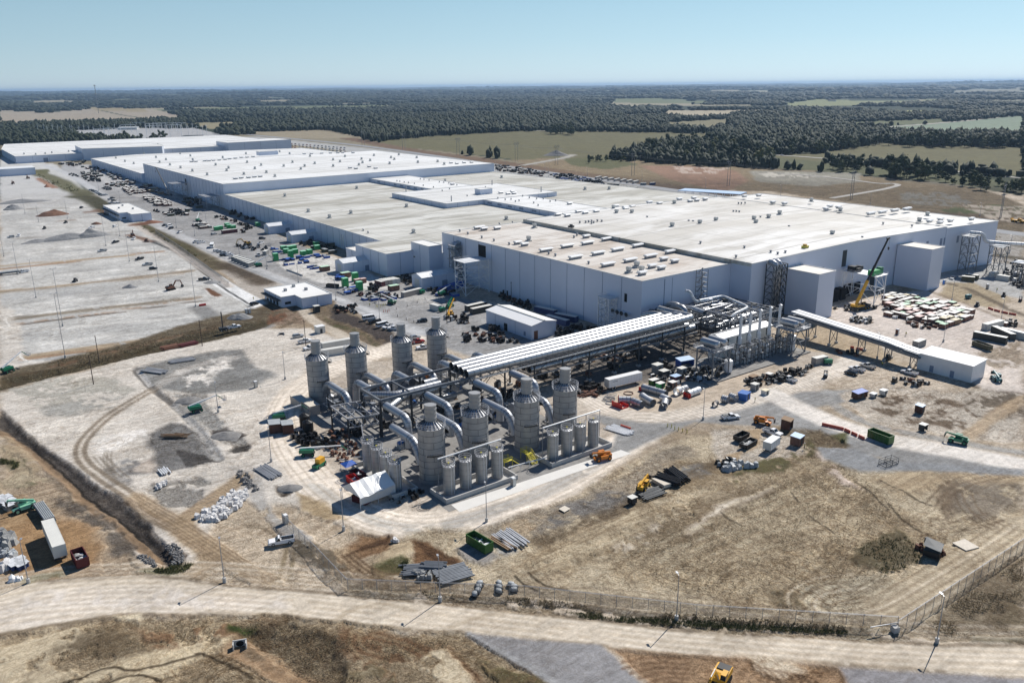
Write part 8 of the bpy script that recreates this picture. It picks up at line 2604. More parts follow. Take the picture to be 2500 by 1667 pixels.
for i,(c,x,y,s_)in enumerate((('i',955,890,1),('i',950,915,1),('i',942,940,1),('i',920,965,1),('i',1088,890,1),('i',1088,918,1),('i',1085,945,1),('i',1170,898,1),('i',1190,915,1),('i',1188,935,1))):
 pl=['first stack, top bag','first stack, second bag','first stack, third bag','first stack, lowest bag','middle stack, top bag','middle stack, second bag','middle stack, lowest bag','right stack, left bag','right stack, upper bag','right stack, lowest bag'][i]
 if i==0:
  def bag():
   t_=th_('bulk_bag','','bag')
   m_=MB();m_.path([(0,0,0),(0,0,.15),(0,0,.8),(0,0,1.0)],.8,10)
   for k in range(len(m_.v)):
    x_,y_,z_=m_.v[k]
    f_=.75 if z_<.1 else(1.0 if z_<.9 else.6)
    m_.v[k]=(x_*f_*1.3,y_*f_,z_)
   m_.bd('sack','tarp_grey',t_,sm='all')
   MB().box(-1.2,1.2,-.9,.9,-.02,.12).bd('pallet','black_plastic',t_)
   return t_
  KG=Kit(bag)
 KG.put(at(c,x,y),YB+i*.3,f'white filled bulk bag on dry ground by lower fence, {pl}',scale=(.72,.72,.75))
def lay(kit,c,x0,y0,x1,y1,lab):
 p,q=at(c,x0,y0),at(c,x1,y1);kit.put((p+q)/2,yaw(p,q),lab)
PSD=Kit(pst(12,9,.22,'container_dark',1));PSG=Kit(pst(9,9,.2,'mid_steel',1));PSW=Kit(pst(8,8,.16,'pale_steel',1));PSB=Kit(pst(7,7,.25,'black_plastic',3))
lay(Kit(pst(12,7.5,.22,'grey_steel',1,skew=.1)),'i',665,850,880,790,'large raft of dark grey pipes by the fence lamp, rightmost and widest')
lay(Kit(pst(10,5,.2,'grey_steel',1,skew=.3)),'i',440,800,570,790,'raft of dark pipes left of the fence lamp')
lay(Kit(pst(7,5,.2,'grey_steel',2,skew=.2)),'i',580,770,710,775,'raft of dark pipes behind the fence lamp')
rks('i',[(500,820),(630,810),(640,850),(540,860)],18,'junk_grey','grey wrapped fittings piled on the pipes left of the fence lamp',.9,21)
lay(Kit(bms(10,8,'galv')),'i',1110,545,1230,630,'bundle of pale blue-grey beams right of the green dumpster')
lay(Kit(bms(4,7,'wood_mid')),'i',1080,600,1150,640,'few brown boards between dumpster and pale beams')
lay(PSG,'h',1780,90,1900,165,'raft of grey pipes at foot of the light pole, left of the plant')
lay(PSW,'f',960,1045,1180,1110,'silver pipes lying right of the right basin, front set')
lay(PSW,'f',1000,1035,1200,1105,'silver pipes lying right of the right basin, rear set')
lay(Kit(bms(8,10,'mid_steel')),'d',980,735,1150,760,'grey beams laid out at grassy slope foot, front row')
lay(Kit(bms(7,9,'mid_steel')),'d',1185,685,1310,665,'grey beams laid out at grassy slope foot, rear row')
lay(PSB,'i',2200,175,2300,210,'black rack of pipes below the ring road, front one')
lay(PSB,'i',2270,130,2350,190,'black rack of pipes below the ring road, rear one')
lay(Kit(pst(6,7,.3,'rust',2)),'d',1100,600,1220,575,'rusty brown pipe stack on the slope, left one')
lay(Kit(pst(5,7,.3,'dark_red',2)),'d',1225,580,1340,555,'red-brown pipe stack on the slope, right one')
lay(Kit(bms(5,4,'pale_steel')),'h',1110,100,1150,150,'small fan of pale posts on dark gravel')
lay(Kit(pst(9,5,.12,'wood_mid',3,skew=.8)),'d',1120,1190,1260,1190,'tangled heap of brown steel bars on dark gravel')
lay(Kit(pst(10,7,.2,'dark_steel',1)),'i',2050,300,2190,250,'black frame rack beside yellow telehandler')
lay(Kit(pst(11,9,.18,'rust',2,skew=.6)),'f',830,850,950,820,'dark timber and bar pile behind the fourth front tank')
sheet('i',[(1495,380),(1535,358),(1575,378),(1535,402)],'wood_pale','plywood_sheet','pale plywood sheet lying on churned sand below ring road','board')
sheet('j',[(1860,615),(1945,588),(2045,645),(1955,668)],'wood_pale','timber_mat','large tan timber mat lying near the fence at right','mat',.25)
sheet('i',[(2130,190),(2190,175),(2265,225),(2215,238)],'wood_pale','plywood_sheet','pale work table sheet beside black pipe racks','board',.9)
t=th_('covered_rig','dark tank rig under grey tarp with rusty rims near the right fence','rig',at('j',1725,690),YB+.3)
MB().box(-2,2,-1.6,1.6,.3,1.6).bd('frame','black_plastic',t)
MB().add([(-2,-1.8,2.2),(2,-1.8,2.3),(2.1,1.8,2.9),(-2,1.8,2.8),(0,0,2.3)],[(0,1,4),(1,2,4),(2,3,4),(3,0,4)]).bd('tarp','dark_steel',t)
m=MB()
for x in(-1.9,1.9):
 for y in(-1.6,1.6):m.bar((x,y,0),(x,y,2.4),.12)
m.tube((2.4,1.5,1.8),(2.4,2.2,1.8),.7,10);m.bd('support','dark_steel',t)
o=rks('j',[(1610,640),(1650,620),(1690,680),(1830,640),(1870,660),(1780,720),(1700,700)],16,'rust','rusty rims strewn around the covered rig',.9,31)
def cage(c,x,y,L_,W_,H,lab,mt='dark_steel',rz=0):
 t_=th_('rack_cage',lab,'frame',at(c,x,y),rz)
 m_=MB()
 for sx_ in(-1,0,1):
  for sy in(-1,1):m_.bar((sx_*L_/2,sy*W_/2,0),(sx_*L_/2,sy*W_/2,H),.1)
 for z in(.1,H/2,H):
  for sy in(-1,1):m_.bar((-L_/2,sy*W_/2,z),(L_/2,sy*W_/2,z),.1)
  for sx_ in(-1,0,1):m_.bar((sx_*L_/2,-W_/2,z),(sx_*L_/2,W_/2,z),.1)
 m_.bd('bar',mt,t_);return t_
cage('j',1425,70,5,2.4,1.6,'open black steel frame standing on grey gravel at the field edge',rz=.5)
cage('o',1100,0+560,3,2,1.6,'grey rack frame in the middle laydown yard','mid_steel')
for c,x,y,lb in(('h',1640,1300,'concrete culvert headwall in the gully below the haul road'),('d',1925,495,'concrete culvert mouth in the grassy slope near the haul road bend')):
 t=th_('culvert_headwall',lb,'culvert',at(c,x,y),.25);t.scale=(.7,.7,.6)
 m=MB();m.box(-1.8,1.8,0,.3,-1.4,1.5);m.box(-1.8,-1.5,-1.6,0,-1.4,1.3);m.box(1.5,1.8,-1.6,0,-1.4,1.3);m.bd('headwall','concrete',t)
 m=MB();m.tube((0,-.05,.2),(0,.4,.2),1.0,18);m.bd('pipe_opening','void',t)
jrs('g',[(970,1338),(1120,1372),(1265,1440)],'red_plastic','orange water-filled barrier in the long line by the green patch',group='orange barriers in line beside the green patch')
jrs('r',[(1655,1200),(1770,1240),(1900,1275),(2060,1310),(2200,1335)],'red_plastic','dark red barrier in the line beyond the crate yard',gap=.9,group='red barriers beyond the crate yard')
jrs('s',[(355,45),(400,50)],'red_plastic','red barrier under the covered bridge, left one');jrs('s',[(420,62),(510,75)],'red_plastic','red barrier under the covered bridge, right pair',group='right pair under bridge')
jrs('f',[(1085,1050),(1150,1072)],'red_plastic','orange barrier beside the silver pipes',group='orange barriers beside the silver pipes')
jrs('p',[(280,740),(420,790)],'concrete','concrete barrier along the haul road edge by green boxes',group='concrete barriers by the green boxes',h=.8)
jrs('o',[(1345,895),(1560,975)],'concrete','concrete barrier along haul road below the blue loads',group='concrete barriers below the blue loads',h=.8)
t=th_('water_barrier','bright red barrier block on pale ground by a tall light mast','barrier',at('d',1385,298),YB)
m=MB();m.box(-1.6,1.6,-.4,.4,0,.5);m.box(-1.6,1.6,-.15,.15,.5,1.0);m.bd('shell','red_paint',t)
def bol(c,pts,mt,lab,group,H=1.1):
 pr=None
 for p in pts:
  if pr is None:
   pr=th_('bollard',lab,'bollard',at(c,*p),0,group)
   MB().tube((0,0,0),(0,0,H),.12,8).bd('post',mt,pr);MB().tube((0,0,H),(0,0,H+.1),.12,8,r2=.03).bd('cap',mt,pr)
  else:dup(pr,at(c,*p),0,lab,group)
bol('f',[(1410,1055),(1430,1068),(1455,1072),(1480,1082),(1508,1090),(1385,1050)],'safety_yellow','yellow bollard on the gravel right of the orange barriers','yellow bollards on the gravel fan')
bol('p',[(905,975),(925,982),(950,970),(975,975),(1000,960),(1025,955),(1050,950)],'safety_yellow','yellow post in the central gravel yard by the boom lift','yellow posts in the central gravel yard')
bol('p',[(1020,1060),(1050,1055),(1085,1062),(1110,1045)],'red_plastic','orange post in the central gravel yard','orange posts in the central gravel yard')
bol('p',[(1245,1135),(1385,1185),(1505,1225),(1560,915),(1685,860),(1400,970),(1225,1020)],'dark_steel','thin dark marker post on open gravel','marker posts on the open gravel')
LP9=Kit(mast_light(10));LPT=Kit(mast_light(22,1.6,True,True));LPS=Kit(mast_light(12))
SPOTS=[('i',2300,1135,'light pole on the fence line right of centre, casting shadow across the haul road'),('i',685,1005,'light pole on the fence line by the pipe rafts'),('h',1535,875,'light pole at the haul road where the curving track joins'),('j',1755,1290,'light pole at the fence corner lower right'),('x',455,1450,'light pole beside the blue drums at the left edge'),('i',25,520,'light pole below the white tent by the ring road'),('i',1002,465,'light pole between ring road and green dumpster'),('h',1855,55,'light pole over the raft of grey pipes'),('g',158,1300,'light pole on gravel left of the loaded white pickup'),('d',1950,800,'light pole on the pale track left of the back tanks'),('d',1493,1025,'light pole behind the lone green boom lift'),('s',665,180,'x'),('l',1525,1235,'slim light pole in front of the crate yard'),('l',845,1410,'slim light pole by the covered bridge'),('l',1610,815,'slim light pole on the sand mound edge'),('l',2115,1025,'slim light pole by red barrier line'),('p',960,1185,'slim light pole beside white vans behind tanks'),('p',262,870,'slim light pole near black dumpster and haul road'),('o',1505,1070,'light pole beside haul road above the lower office'),('o',1075,880,'light pole on haul road by the tall green box'),('o',700,700,'light pole on haul road behind site trailers'),('o',90,430,'light pole on haul road in upper laydown yard'),('o',245,250,'light pole by pale long load in upper laydown yard'),('n',1965,1100,'light pole beside the row with the white van'),('n',1195,745,'light pole on haul road beside crate group'),('n',905,590,'light pole on far haul road'),('s',2000,10,'x')]
for c,x,y,lb in SPOTS:
 if lb!='x':LP9.put(at(c,x,y),YB+1.2,lb)
for i,(x,y,H_)in enumerate(((247,243,19.7),(430,438,26),(447,655,26),(1338,303,21.7))):
 LPT.put(at('d',x,y),YB,['tall light mast on the plateau, upper left','tall light mast on the plateau behind the nearest one','tall light mast closest to the grassy slope','tall light mast near the red barrier block'][i],scale=(1,1,H_/22))
for i,(x,y)in enumerate(((125,1400),(885,1312),(1085,1450),(725,1205),(820,1140),(28,1278),(172,985),(265,1040),(462,1020))):
 LPT.put(at('a',x,y),YB,['tall mast behind the left flatbed','tall mast at the dirt strip end','tall mast beside dark car on the plateau','tall mast below the gravel ridge','tall mast near white service truck','tall mast cut close to left edge','mast beside the gravel cone','mast left of brown heap','mast right of brown heap'][i]+' on far plateau',scale=(1,1,(.85,.85,.9,.95,.85,.9,.75,.6,.65)[i]))
def util_pole(H=11):
 def f():
  t_=th_('utility_pole','','utility pole')
  MB().tube((0,0,0),(0,0,H),.17,8,r2=.11).bd('pole','brown_wood_pole',t_)
  m_=MB();m_.bar((-.7,0,H-.6),(.7,0,H-.6),.1);m_.bd('crossarm','brown_wood_pole',t_)
  return t_
 return f
UP=Kit(util_pole(11))
for c,x,y,lb in(('d',640,835,'dark timber pole on the lower yard left of the channel'),('d',680,690,'dark timber pole on slope left of the pipe stacks'),('d',1383,572,'dark timber pole with red base by the pipe stacks'),('e',210,328,'dark timber pole beside pickups left of the back tanks'),('m',1055,1020,'dark timber pole in the shade of the long wall'),('m',175,1290,'dark timber pole behind fourth back tank'),('t',500,1270,'x')):
 if lb!='x':UP.put(at(c,x,y),YA,lb)
def hfr():
 t_=th_('transmission_pole','','transmission pole')
 m_=MB();m_.tube((0,-3,0),(0,-3,27),.26,8,r2=.16);m_.tube((0,3,0),(0,3,27),.26,8,r2=.16);m_.bd('pole','junk_grey',t_)
 m_=MB();m_.bar((0,-6,24.5),(0,6,24.5),.35,.45);m_.bar((0,-3,18),(0,3,24),.15);m_.bar((0,3,18),(0,-3,24),.15);m_.bd('crossarm','junk_grey',t_)
 m_=MB()
 for y in(-5.5,0,5.5):m_.tube((0,y,22.6),(0,y,24.4),.14,6)
 m_.bd('insulator','dark_steel',t_)
 return t_
HF=Kit(hfr)
hp=[('b',160,520),('b',437,545),('b',808,585),('b',1207,628),('b',1480,655),('b',2002,725),('c',330,795),('c',1170,890),('c',2190,1015)]
pts_=[]
for i,(c,x,y)in enumerate(hp):
 p=at(c,x,y);pts_.append(p)
 HF.put(p,YA+.25,f'double-pole transmission frame in the line beyond the plant, {["farthest", "second", "third", "fourth", "fifth", "sixth", "seventh", "eighth", "nearest"][i]} counted from the left')
o=th_('power_lines','power lines strung between the double-pole frames beyond the plant','power lines')
m=MB()
for i in range(len(pts_)-1):
 p,q=pts_[i],pts_[i+1]
 for off in(-5.5,0,5.5):
  s_=Vector((cos(YA+.25+pi/2),sin(YA+.25+pi/2),0))*off
  prev=None
  for k in range(11):
   f=k/10
   z=22.6-26*f*(1-f)*.35*1.0
   w=p+(q-p)*f+s_;w.z=z
   if prev is not None:m.bar(prev,w,.07)
   prev=w
m.bd('wire','junk_grey',o)
for i,(c,x,y)in enumerate((('w',188,150),('w',730,210),('w',778,290),('w',1310,285),('w',1808,450),('w',2055,340),('b',1130,660),('b',1065,690),('c',175,810),('c',687,865),('c',1300,920),('c',2050,1000),('c',2255,1240),('l',2200,330))):
 LP9.put(at(c,x,y),YA,f'slim light pole beside the perimeter road beyond the plant, number {i + 1} from left' if False else 'slim light pole beside the perimeter road beyond the plant','light poles along the perimeter road')
def chain_mat():
 m_=bpy.data.materials.new('chain_link');m_.use_nodes=True
 nt=m_.node_tree;b=nt.nodes['Principled BSDF']
 b.inputs['Base Color'].default_value=(.20,.20,.20,1);b.inputs['Metallic'].default_value=.5;b.inputs['Roughness'].default_value=.6
 tr=nt.nodes.new('ShaderNodeBsdfTransparent');mx_=nt.nodes.new('ShaderNodeMixShader')
 tc=nt.nodes.new('ShaderNodeTexCoord')
 sx_=nt.nodes.new('ShaderNodeSeparateXYZ');nt.links.new(tc.outputs['Object'],sx_.inputs[0])
 outs=[]
 for sg in(1,-1):
  a=nt.nodes.new('ShaderNodeMath');a.operation='MULTIPLY_ADD';a.inputs[1].default_value=sg
  nt.links.new(sx_.outputs['X'],a.inputs[0]);nt.links.new(sx_.outputs['Z'],a.inputs[2])
  pp=nt.nodes.new('ShaderNodeMath');pp.operation='PINGPONG';pp.inputs[1].default_value=.06;nt.links.new(a.outputs[0],pp.inputs[0])
  lt=nt.nodes.new('ShaderNodeMath');lt.operation='LESS_THAN';lt.inputs[1].default_value=.011;nt.links.new(pp.outputs[0],lt.inputs[0]);outs.append(lt.outputs[0])
 mm=nt.nodes.new('ShaderNodeMath');mm.operation='MAXIMUM';nt.links.new(outs[0],mm.inputs[0]);nt.links.new(outs[1],mm.inputs[1])
 nt.links.new(mm.outputs[0],mx_.inputs[0]);nt.links.new(tr.outputs[0],mx_.inputs[1]);nt.links.new(b.outputs[0],mx_.inputs[2])
 nt.links.new(mx_.outputs[0],nt.nodes['Material Output'].inputs[0])
 MATS['chain_link']=m_
chain_mat()
def fnc(c,pts,lab,H=2.4,step=3.05):
 W=[at(c,*p)for p in pts]
 for si in range(len(W)-1):
  p,q=W[si],W[si+1];ln=(q-p).length
  t_=th_('chain_link_fence',lab[si]if isinstance(lab,list)else lab,'fence',p,yaw(p,q))
  MB().add([(0,0,.05),(ln,0,.05),(ln,0,H),(0,0,H)],[(0,1,2,3)]).bd('mesh_panel','chain_link',t_)
  n=max(1,int(ln/step))
  pm=MB().tube((0,0,0),(0,0,H+.25),.055,6).mesh('post','mid_steel')
  for k in range(n+1):
   o_=bpy.data.objects.new('post',pm);SC.collection.objects.link(o_);o_.parent=t_;o_.location=(ln*k/n,0,0)
  m_=MB()
  for z in(H,H+.12,H+.22):m_.bar((0,0,z),(ln,0,z),.035)
  m_.bd('top_wire','mid_steel',t_)
fnc('z',[(850,1438),(1280,1455),(1700,1502),(2190,1532)],['chain-link fence along the haul road, left section by the bulk bags','chain-link fence along the haul road, middle section','chain-link fence along the haul road, right section before the corner'])
fnc('z',[(2190,1545),(2530,1318)],['chain-link fence running up the right edge from the fence corner'],2.8)
fnc('z',[(850,1440),(775,1360),(690,1275)],['chain-link fence running up-left from the haul road, lower section','chain-link fence running up-left from the haul road, upper section'])
fnc('z',[(560,700),(440,610),(380,570)],['chain-link fence along the swale, lower section','chain-link fence along the swale, upper section'])
t=th_('gate_post','concrete and steel gate post block at the fence corner','post',at('j',1468,1215),.2)
MB().box(-.6,.6,-.6,.6,0,1.2).bd('block','concrete',t);MB().bar((-5,.5,1.4),(1,.5,1.5),.15).bd('rail','mid_steel',t)
DR=Kit(lambda:_drum())
def _drum():
 t_=th_('drum_pallet','','drums')
 m_=MB()
 for x in(-.5,.5):
  for y in(-.5,.5):m_.tube((x,y,.12),(x,y,1.25),.42,12)
 m_.bd('drum','blue_dark',t_);MB().box(-1,1,-1,1,0,.12).bd('pallet','wood_mid',t_);MB().box(-1,1,-1,1,1.25,1.3).bd('lid_sheet','pale_steel',t_)
 return t_
for i,(x,y)in enumerate(((215,1170),(330,1130),(345,1170),(240,1230),(345,1230),(380,1200))):
 DR.put(at('x',x,y),YA+.3,'pallet of dark blue drums in the group at left edge by the light pole','drum pallets at the left edge')
PL=Kit(crt('junk_grey','pale_steel',2.2,1.9,1.3,name='block_pallet',cat='pallet'))
for i,(x,y)in enumerate(((60,170),(110,210),(150,250),(30,120),(120,110),(210,200),(10,200),(180,160))):
 PL.put(at('x',x,y+30),YA+.35,'pallet of grey blocks beside the pale green telehandler','block pallets at the left edge')
rks('x',[(0,650),(130,700),(240,780),(180,900),(0,920)],22,'junk_grey','grey machinery scrap at the left edge above the light pole',1.6,41,'machinery_scrap','scrap')
rks('x',[(0,950),(330,940),(200,1050),(0,1060)],26,'tarp_grey','scattered pale debris at the left edge',1.0,42,'debris','debris')
rks('x',[(0,1110),(120,1090),(170,1200),(60,1260),(0,1280)],14,'stone_white','white and grey bundles beside the blue drums',1.6,43,'bundle_pile','bundles')
rks('x',[(120,1380),(380,1380),(220,1460)],10,'white_paint','white sheeting crumpled at the light pole foot',1.2,44,'sheeting','sheeting')
# laydown yards
def pp_(c,pts,n,seed=0,grid=None,ang=None):
 rr_=random.Random(seed)
 W=[at(c,*p)for p in pts];out=[]
 def ins(x,y):
  r_=False
  for i in range(len(W)):
   p,q=W[i],W[(i+1)%len(W)]
   if(p.y>y)!=(q.y>y)and x<(q.x-p.x)*(y-p.y)/(q.y-p.y)+p.x:r_=not r_
  return r_
 if grid:
  AA=[toAB(p)for p in W]
  a=min(p[0]for p in AA);a1=max(p[0]for p in AA);b0=min(p[1]for p in AA);b1=max(p[1]for p in AA)
  while a<a1:
   b=b0+rr_.uniform(0,grid[1])
   while b<b1:
    w=AB(a+rr_.uniform(-.3,.3),b)
    if ins(w.x,w.y)and rr_.random()<grid[2]:out.append(w)
    b+=grid[1]*rr_.uniform(.95,1.25)
   a+=grid[0]
  rr_.shuffle(out)
  return out[:n]
 xs=[p.x for p in W];ys=[p.y for p in W];t_=0
 while len(out)<n and t_<n*60:
  t_+=1;x,y=rr_.uniform(min(xs),max(xs)),rr_.uniform(min(ys),max(ys))
  if ins(x,y)and all((x-o.x)**2+(y-o.y)**2>5 for o in out):out.append(Vector((x,y,0)))
 return out
KCR=dict(w=Kit(crt('crate_brown','crate_top',3.6,2.2,1.9)),l=Kit(crt('crate_brown','crate_top',5.2,2.2,1.6)),p=Kit(crt('crate_brown','crate_pink',3.8,2.4,2.0)),c=Kit(crt('wood_mid','crate_cream',4.2,2.3,2.2)),g=Kit(crt('crate_brown','crate_green',3.4,2.3,1.8)),d=Kit(crt('wood_dark','off_white',3.0,2.0,1.6)),x=Kit(crt('black_plastic','crate_top',2.6,2.2,1.2)),o=Kit(crt('container_olive','tarp_grey',4.8,2.3,1.9)),G=Kit(crt('green_paint','green_top',3.2,3.0,3.4,name='green_box',cat='box')),B=Kit(crt('blue_tarp','tarp_grey',3.6,1.6,1.1,name='blue_bundle',cat='bundle')),b=Kit(crt('blue_dark','blue_tarp',3.0,1.8,1.4,name='blue_bundle',cat='bundle')),m=Kit(pld('junk_grey',6,1,name='parts_pallet')),n=Kit(pld('tarp_grey',7,2,name='fittings_pallet')),r=Kit(pld('rust',6,3,name='scrap_pallet')),k=Kit(pld('black_plastic',6,4,spread=2.4,hmax=1.8,name='machinery_skid')),s=Kit(pld('white_paint',5,5,name='wrapped_pallet')),e=Kit(pld('container_dark',8,6,spread=3,hmax=2.2,name='machinery_load')))
CN=dict(w='pale-lidded brown crate',l='long pale-lidded brown crate',p='pink-lidded brown crate',c='cream-lidded tall crate',g='green-lidded brown crate',d='dark timber crate with pale lid',x='low black crate with pale lid',o='long olive crate under grey lid',G='bright green steel box',B='low bundle wrapped in blue',b='dark blue wrapped bundle',m='pallet of grey parts',n='pallet of pale grey parts',r='pallet of rusty parts',k='pallet of black machinery parts',s='pallet of white wrapped parts',e='dark machinery load on skids')
def zn(c,pts,n,mix,place,seed=0,grid=None,rz=None,sc=1.0):
 rr_=random.Random(seed+100)
 if c=='n':n=int(n*1.35);sc*=1.12
 for w in pp_(c,pts,n,seed,grid):
  k=rr_.choice(mix)
  a=YB+rr_.choice((0,0,pi/2))+rr_.uniform(-.06,.06)if rz is None else rz+rr_.uniform(-.05,.05)
  s=sc*rr_.uniform(.82,1.15)
  KCR[k].put(w,a,f'{CN[k]} {place}',f'every {CN[k]} {place}',scale=(s,s*rr_.uniform(.9,1.1),s*rr_.uniform(.75,1.2)))
zn('l',[(920,760),(1110,765),(1620,860),(1830,945),(1810,1010),(1660,1085),(1540,1100),(1100,985),(925,880)],150,'wwwlllppcggwwl','in the packed crate yard right of the crane',1,(3.0,4.3,.96),YB)
zn('l',[(850,900),(1100,900),(1130,1010),(1000,1000),(850,950)],14,'swn','at the left edge of the crate yard',2)
zn('l',[(560,985),(810,1010),(800,1060),(570,1040)],16,'ns','in two rows before the crane',3,(2.4,2.6,1))
zn('l',[(1110,1020),(1360,1010),(1480,1090),(1280,1110)],14,'skr','wrapped at near corner of the crate yard',4)
zn('l',[(400,900),(560,880),(850,860),(830,910),(600,930)],8,'kn','around the crane outriggers',5)
zn('r',[(1900,1480),(2200,1490),(2200,1560),(2000,1540)],6,'wk','behind the long trailer boxes',6)
zn('n',[(1185,560),(1400,540),(1550,620),(1340,655)],42,'xwd','in the tight crate block on the far laydown yard',7,(3.2,4.2,.97),YA)
zn('n',[(1480,690),(1620,670),(1900,760),(1880,805),(1700,805)],40,'xwd','in the second crate block nearer the haul road',8,(3.2,4.0,.95),YA)
zn('n',[(980,515),(1390,460),(1400,500),(1160,545)],26,'owd','in the olive rows of the far laydown yard',9,(3.2,5.6,.95),YA)
zn('n',[(620,340),(880,350),(1000,470),(760,485)],34,'kdeo','among mixed loads of the far laydown yard',10,(4.2,6,.8))
zn('n',[(650,265),(900,270),(1080,350),(820,345)],26,'olr','in long rows below the far low wall',11,(4.0,6.5,.9),YA)
zn('n',[(980,365),(1180,375),(1300,450),(1100,445)],22,'owd','near the foot of the far low wall',12,(4,6,.9),YA)
zn('n',[(1450,500),(1700,540),(1800,650),(1500,600)],18,'rcd','standing in the shade of the middle hall',13,(4,6,.9),sc=1.2)
zn('n',[(2020,690),(2290,720),(2300,840),(2080,790)],14,'eok','in deep shade below the middle hall',14)
zn('n',[(280,230),(600,195),(790,200),(560,262)],22,'kero','at the far end of the laydown yard',15)
zn('n',[(480,355),(620,380),(620,410),(500,390)],8,'mn','beside the far haul road',16)
zn('n',[(1660,870),(1800,900),(1880,850),(2180,880),(2100,940),(1850,950)],16,'olne','before the green lift in the middle yard',17)
zn('n',[(940,550),(1060,555),(1100,600),(960,585)],8,'mn','in the small patch by the far road',18)
zn('o',[(80,240),(170,250),(330,320),(240,340),(90,300)],14,'elo','in the long rack rows above the brick coloured load',19)
zn('o',[(330,150),(560,180),(880,330),(720,420),(680,250),(400,200)],22,'kerm','on the upper yard near the wall',20)
zn('o',[(530,20),(640,60),(900,200),(1000,250),(880,260),(560,130)],22,'kre','in the wall shade above the green box',21)
zn('o',[(640,560),(900,560),(1120,590),(1000,640),(760,620)],14,'mnk','around the yellow excavator',22)
zn('o',[(1480,500),(1720,500),(1760,560),(1540,570)],10,'ek','in shade below the right gabled shed',23)
zn('o',[(1700,580),(2000,560),(2020,690),(1780,660)],12,'eok','in shade by the wall duct',24)
zn('o',[(1150,600),(1290,620),(1300,660),(1150,665)],7,'Bb','left of the green boxes',25)
zn('o',[(1240,760),(1440,730),(1660,700),(1640,800),(1300,830)],16,'Bb','in front of the green boxes',26)
zn('o',[(1740,700),(1900,690),(1900,730),(1760,740)],4,'Bb','right of the green boxes',27)
zn('o',[(1640,850),(1780,830),(1760,880),(1680,890)],5,'BnB','beside the green-lidded long crate',28)
zn('p',[(270,490),(380,520),(340,560),(260,530)],4,'Bb','below the open-fronted shed',29)
zn('p',[(390,700),(560,680),(560,760),(420,780)],9,'Bbs','between the tall green boxes',30)
zn('p',[(640,780),(1000,740),(1260,790),(1240,880),(900,890),(700,860)],30,'mnsrB','in the cluttered patch left of the long tan container',31)
zn('p',[(800,640),(930,640),(930,740),(820,720)],5,'k','right of the tall green boxes',32)
zn('p',[(1300,490),(1460,520),(1460,640),(1320,600)],7,'ks','in shade right of the stacked containers',33)
zn('p',[(1700,680),(1900,700),(2250,790),(2200,820),(1850,790)],12,'ekB','in shade by the blue covered load',34)
zn('p',[(220,980),(600,940),(600,1080),(300,1080)],12,'mkr','on gravel above the berm',35)
zn('p',[(1990,1150),(2340,1080),(2350,1250),(2100,1250)],9,'ksm','behind the fourth back tank',36)
zn('m',[(420,1420),(560,1380),(1150,1490),(1140,1560),(430,1560)],20,'kkmr','in the black pile of fittings before the white shed',37)
zn('m',[(760,1340),(900,1360),(900,1400),(780,1390)],4,'k','against the white shed wall',38)
zn('m',[(880,870),(1200,1000),(1380,1090),(1250,1080),(900,960)],16,'er','along the foot of the long wall',39)
zn('m',[(1660,1350),(2100,1340),(2260,1380),(1700,1480)],14,'ken','between white shed and pipe bridge',40)
zn('w',[(60,130),(500,180),(800,240),(700,290),(400,250),(60,210)],95,'mnkrsd','in the crowded yard beyond the low hall',41,sc=1.3)
zn('w',[(800,260),(1100,270),(1500,350),(1560,410),(1300,380),(900,320)],95,'nmskB','in the pale heaped yard beyond the low hall',42,sc=1.3)
zn('u',[(0,620),(240,600),(320,700),(300,790),(40,760)],12,'kr','left of the semi-trailer')
zn('u',[(1250,400),(1420,460),(1640,540),(1760,560),(1560,680),(1330,600)],14,'kns','among the cabinets by the pipe bridge',44)
zn('u',[(1450,240),(1700,300),(2000,380),(2340,520),(2200,560),(1600,420)],40,'nskme','before the left tank tower',45)
zn('u',[(150,100),(700,180),(980,30),(700,60),(300,60)],18,'rsn','in the sunlit strip under the pipe bridge',46)
zn('g',[(440,1040),(900,940),(860,990),(640,1050),(500,1090)],26,'mnk','in the rows of fittings before the exhaust stacks',47)
zn('s',[(820,440),(900,400),(1260,440),(1240,490),(1000,490)],8,'rnk','left of the electrical building shadow',48)
zn('g',[(1080,820),(1280,850),(1200,870),(1080,850)],5,'rk','below the covered bridge',49)
zn('k',[(960,1280),(1380,1120),(1500,1200),(1200,1350)],14,'kme','inside the left tank tower slab',50)
zn('q',[(430,560),(800,560),(1100,700),(1000,780),(620,700)],16,'kke','at the plant corner by the boom lift',60)
zn('q',[(1100,500),(1500,420),(1560,560),(1180,640)],16,'rkm','under the truss platform',51)
zn('y',[(420,1450),(960,1360),(940,1420),(500,1530)],14,'mks','in front of the tent basin',52,sc=.6)
zn('y',[(1450,380),(1568,360),(1568,520),(1440,520)],5,'rk','beneath the pipe rack between ducts',53)
zn('l',[(2130,440),(2340,420),(2340,690),(2180,660)],22,'kne','around the skids at right edge',54)
for i in range(26):
 b=-128+(i%13)*9.2
 KCR['kmenr'[i%5]].put(AB(-19+(i//13)*7+RD.uniform(-2,2),b+RD.uniform(-2,2)),YB+RD.uniform(-.2,.2),f'{CN["kmenr"[i % 5]]} on the slab beneath the pipe rack',f'every {CN["kmenr"[i % 5]]} on the slab beneath the pipe rack',scale=(1.2,1.2,RD.uniform(.9,1.8)))
GB=[('o',385,350),('o',440,340),('o',530,300),('o',560,320),('o',615,330),('o',950,290),('o',1300,620),('o',1340,660),('o',1380,620),('o',1440,610),('o',1460,665),('o',1570,690),('o',1655,670),('o',1760,610),('o',1750,560)]
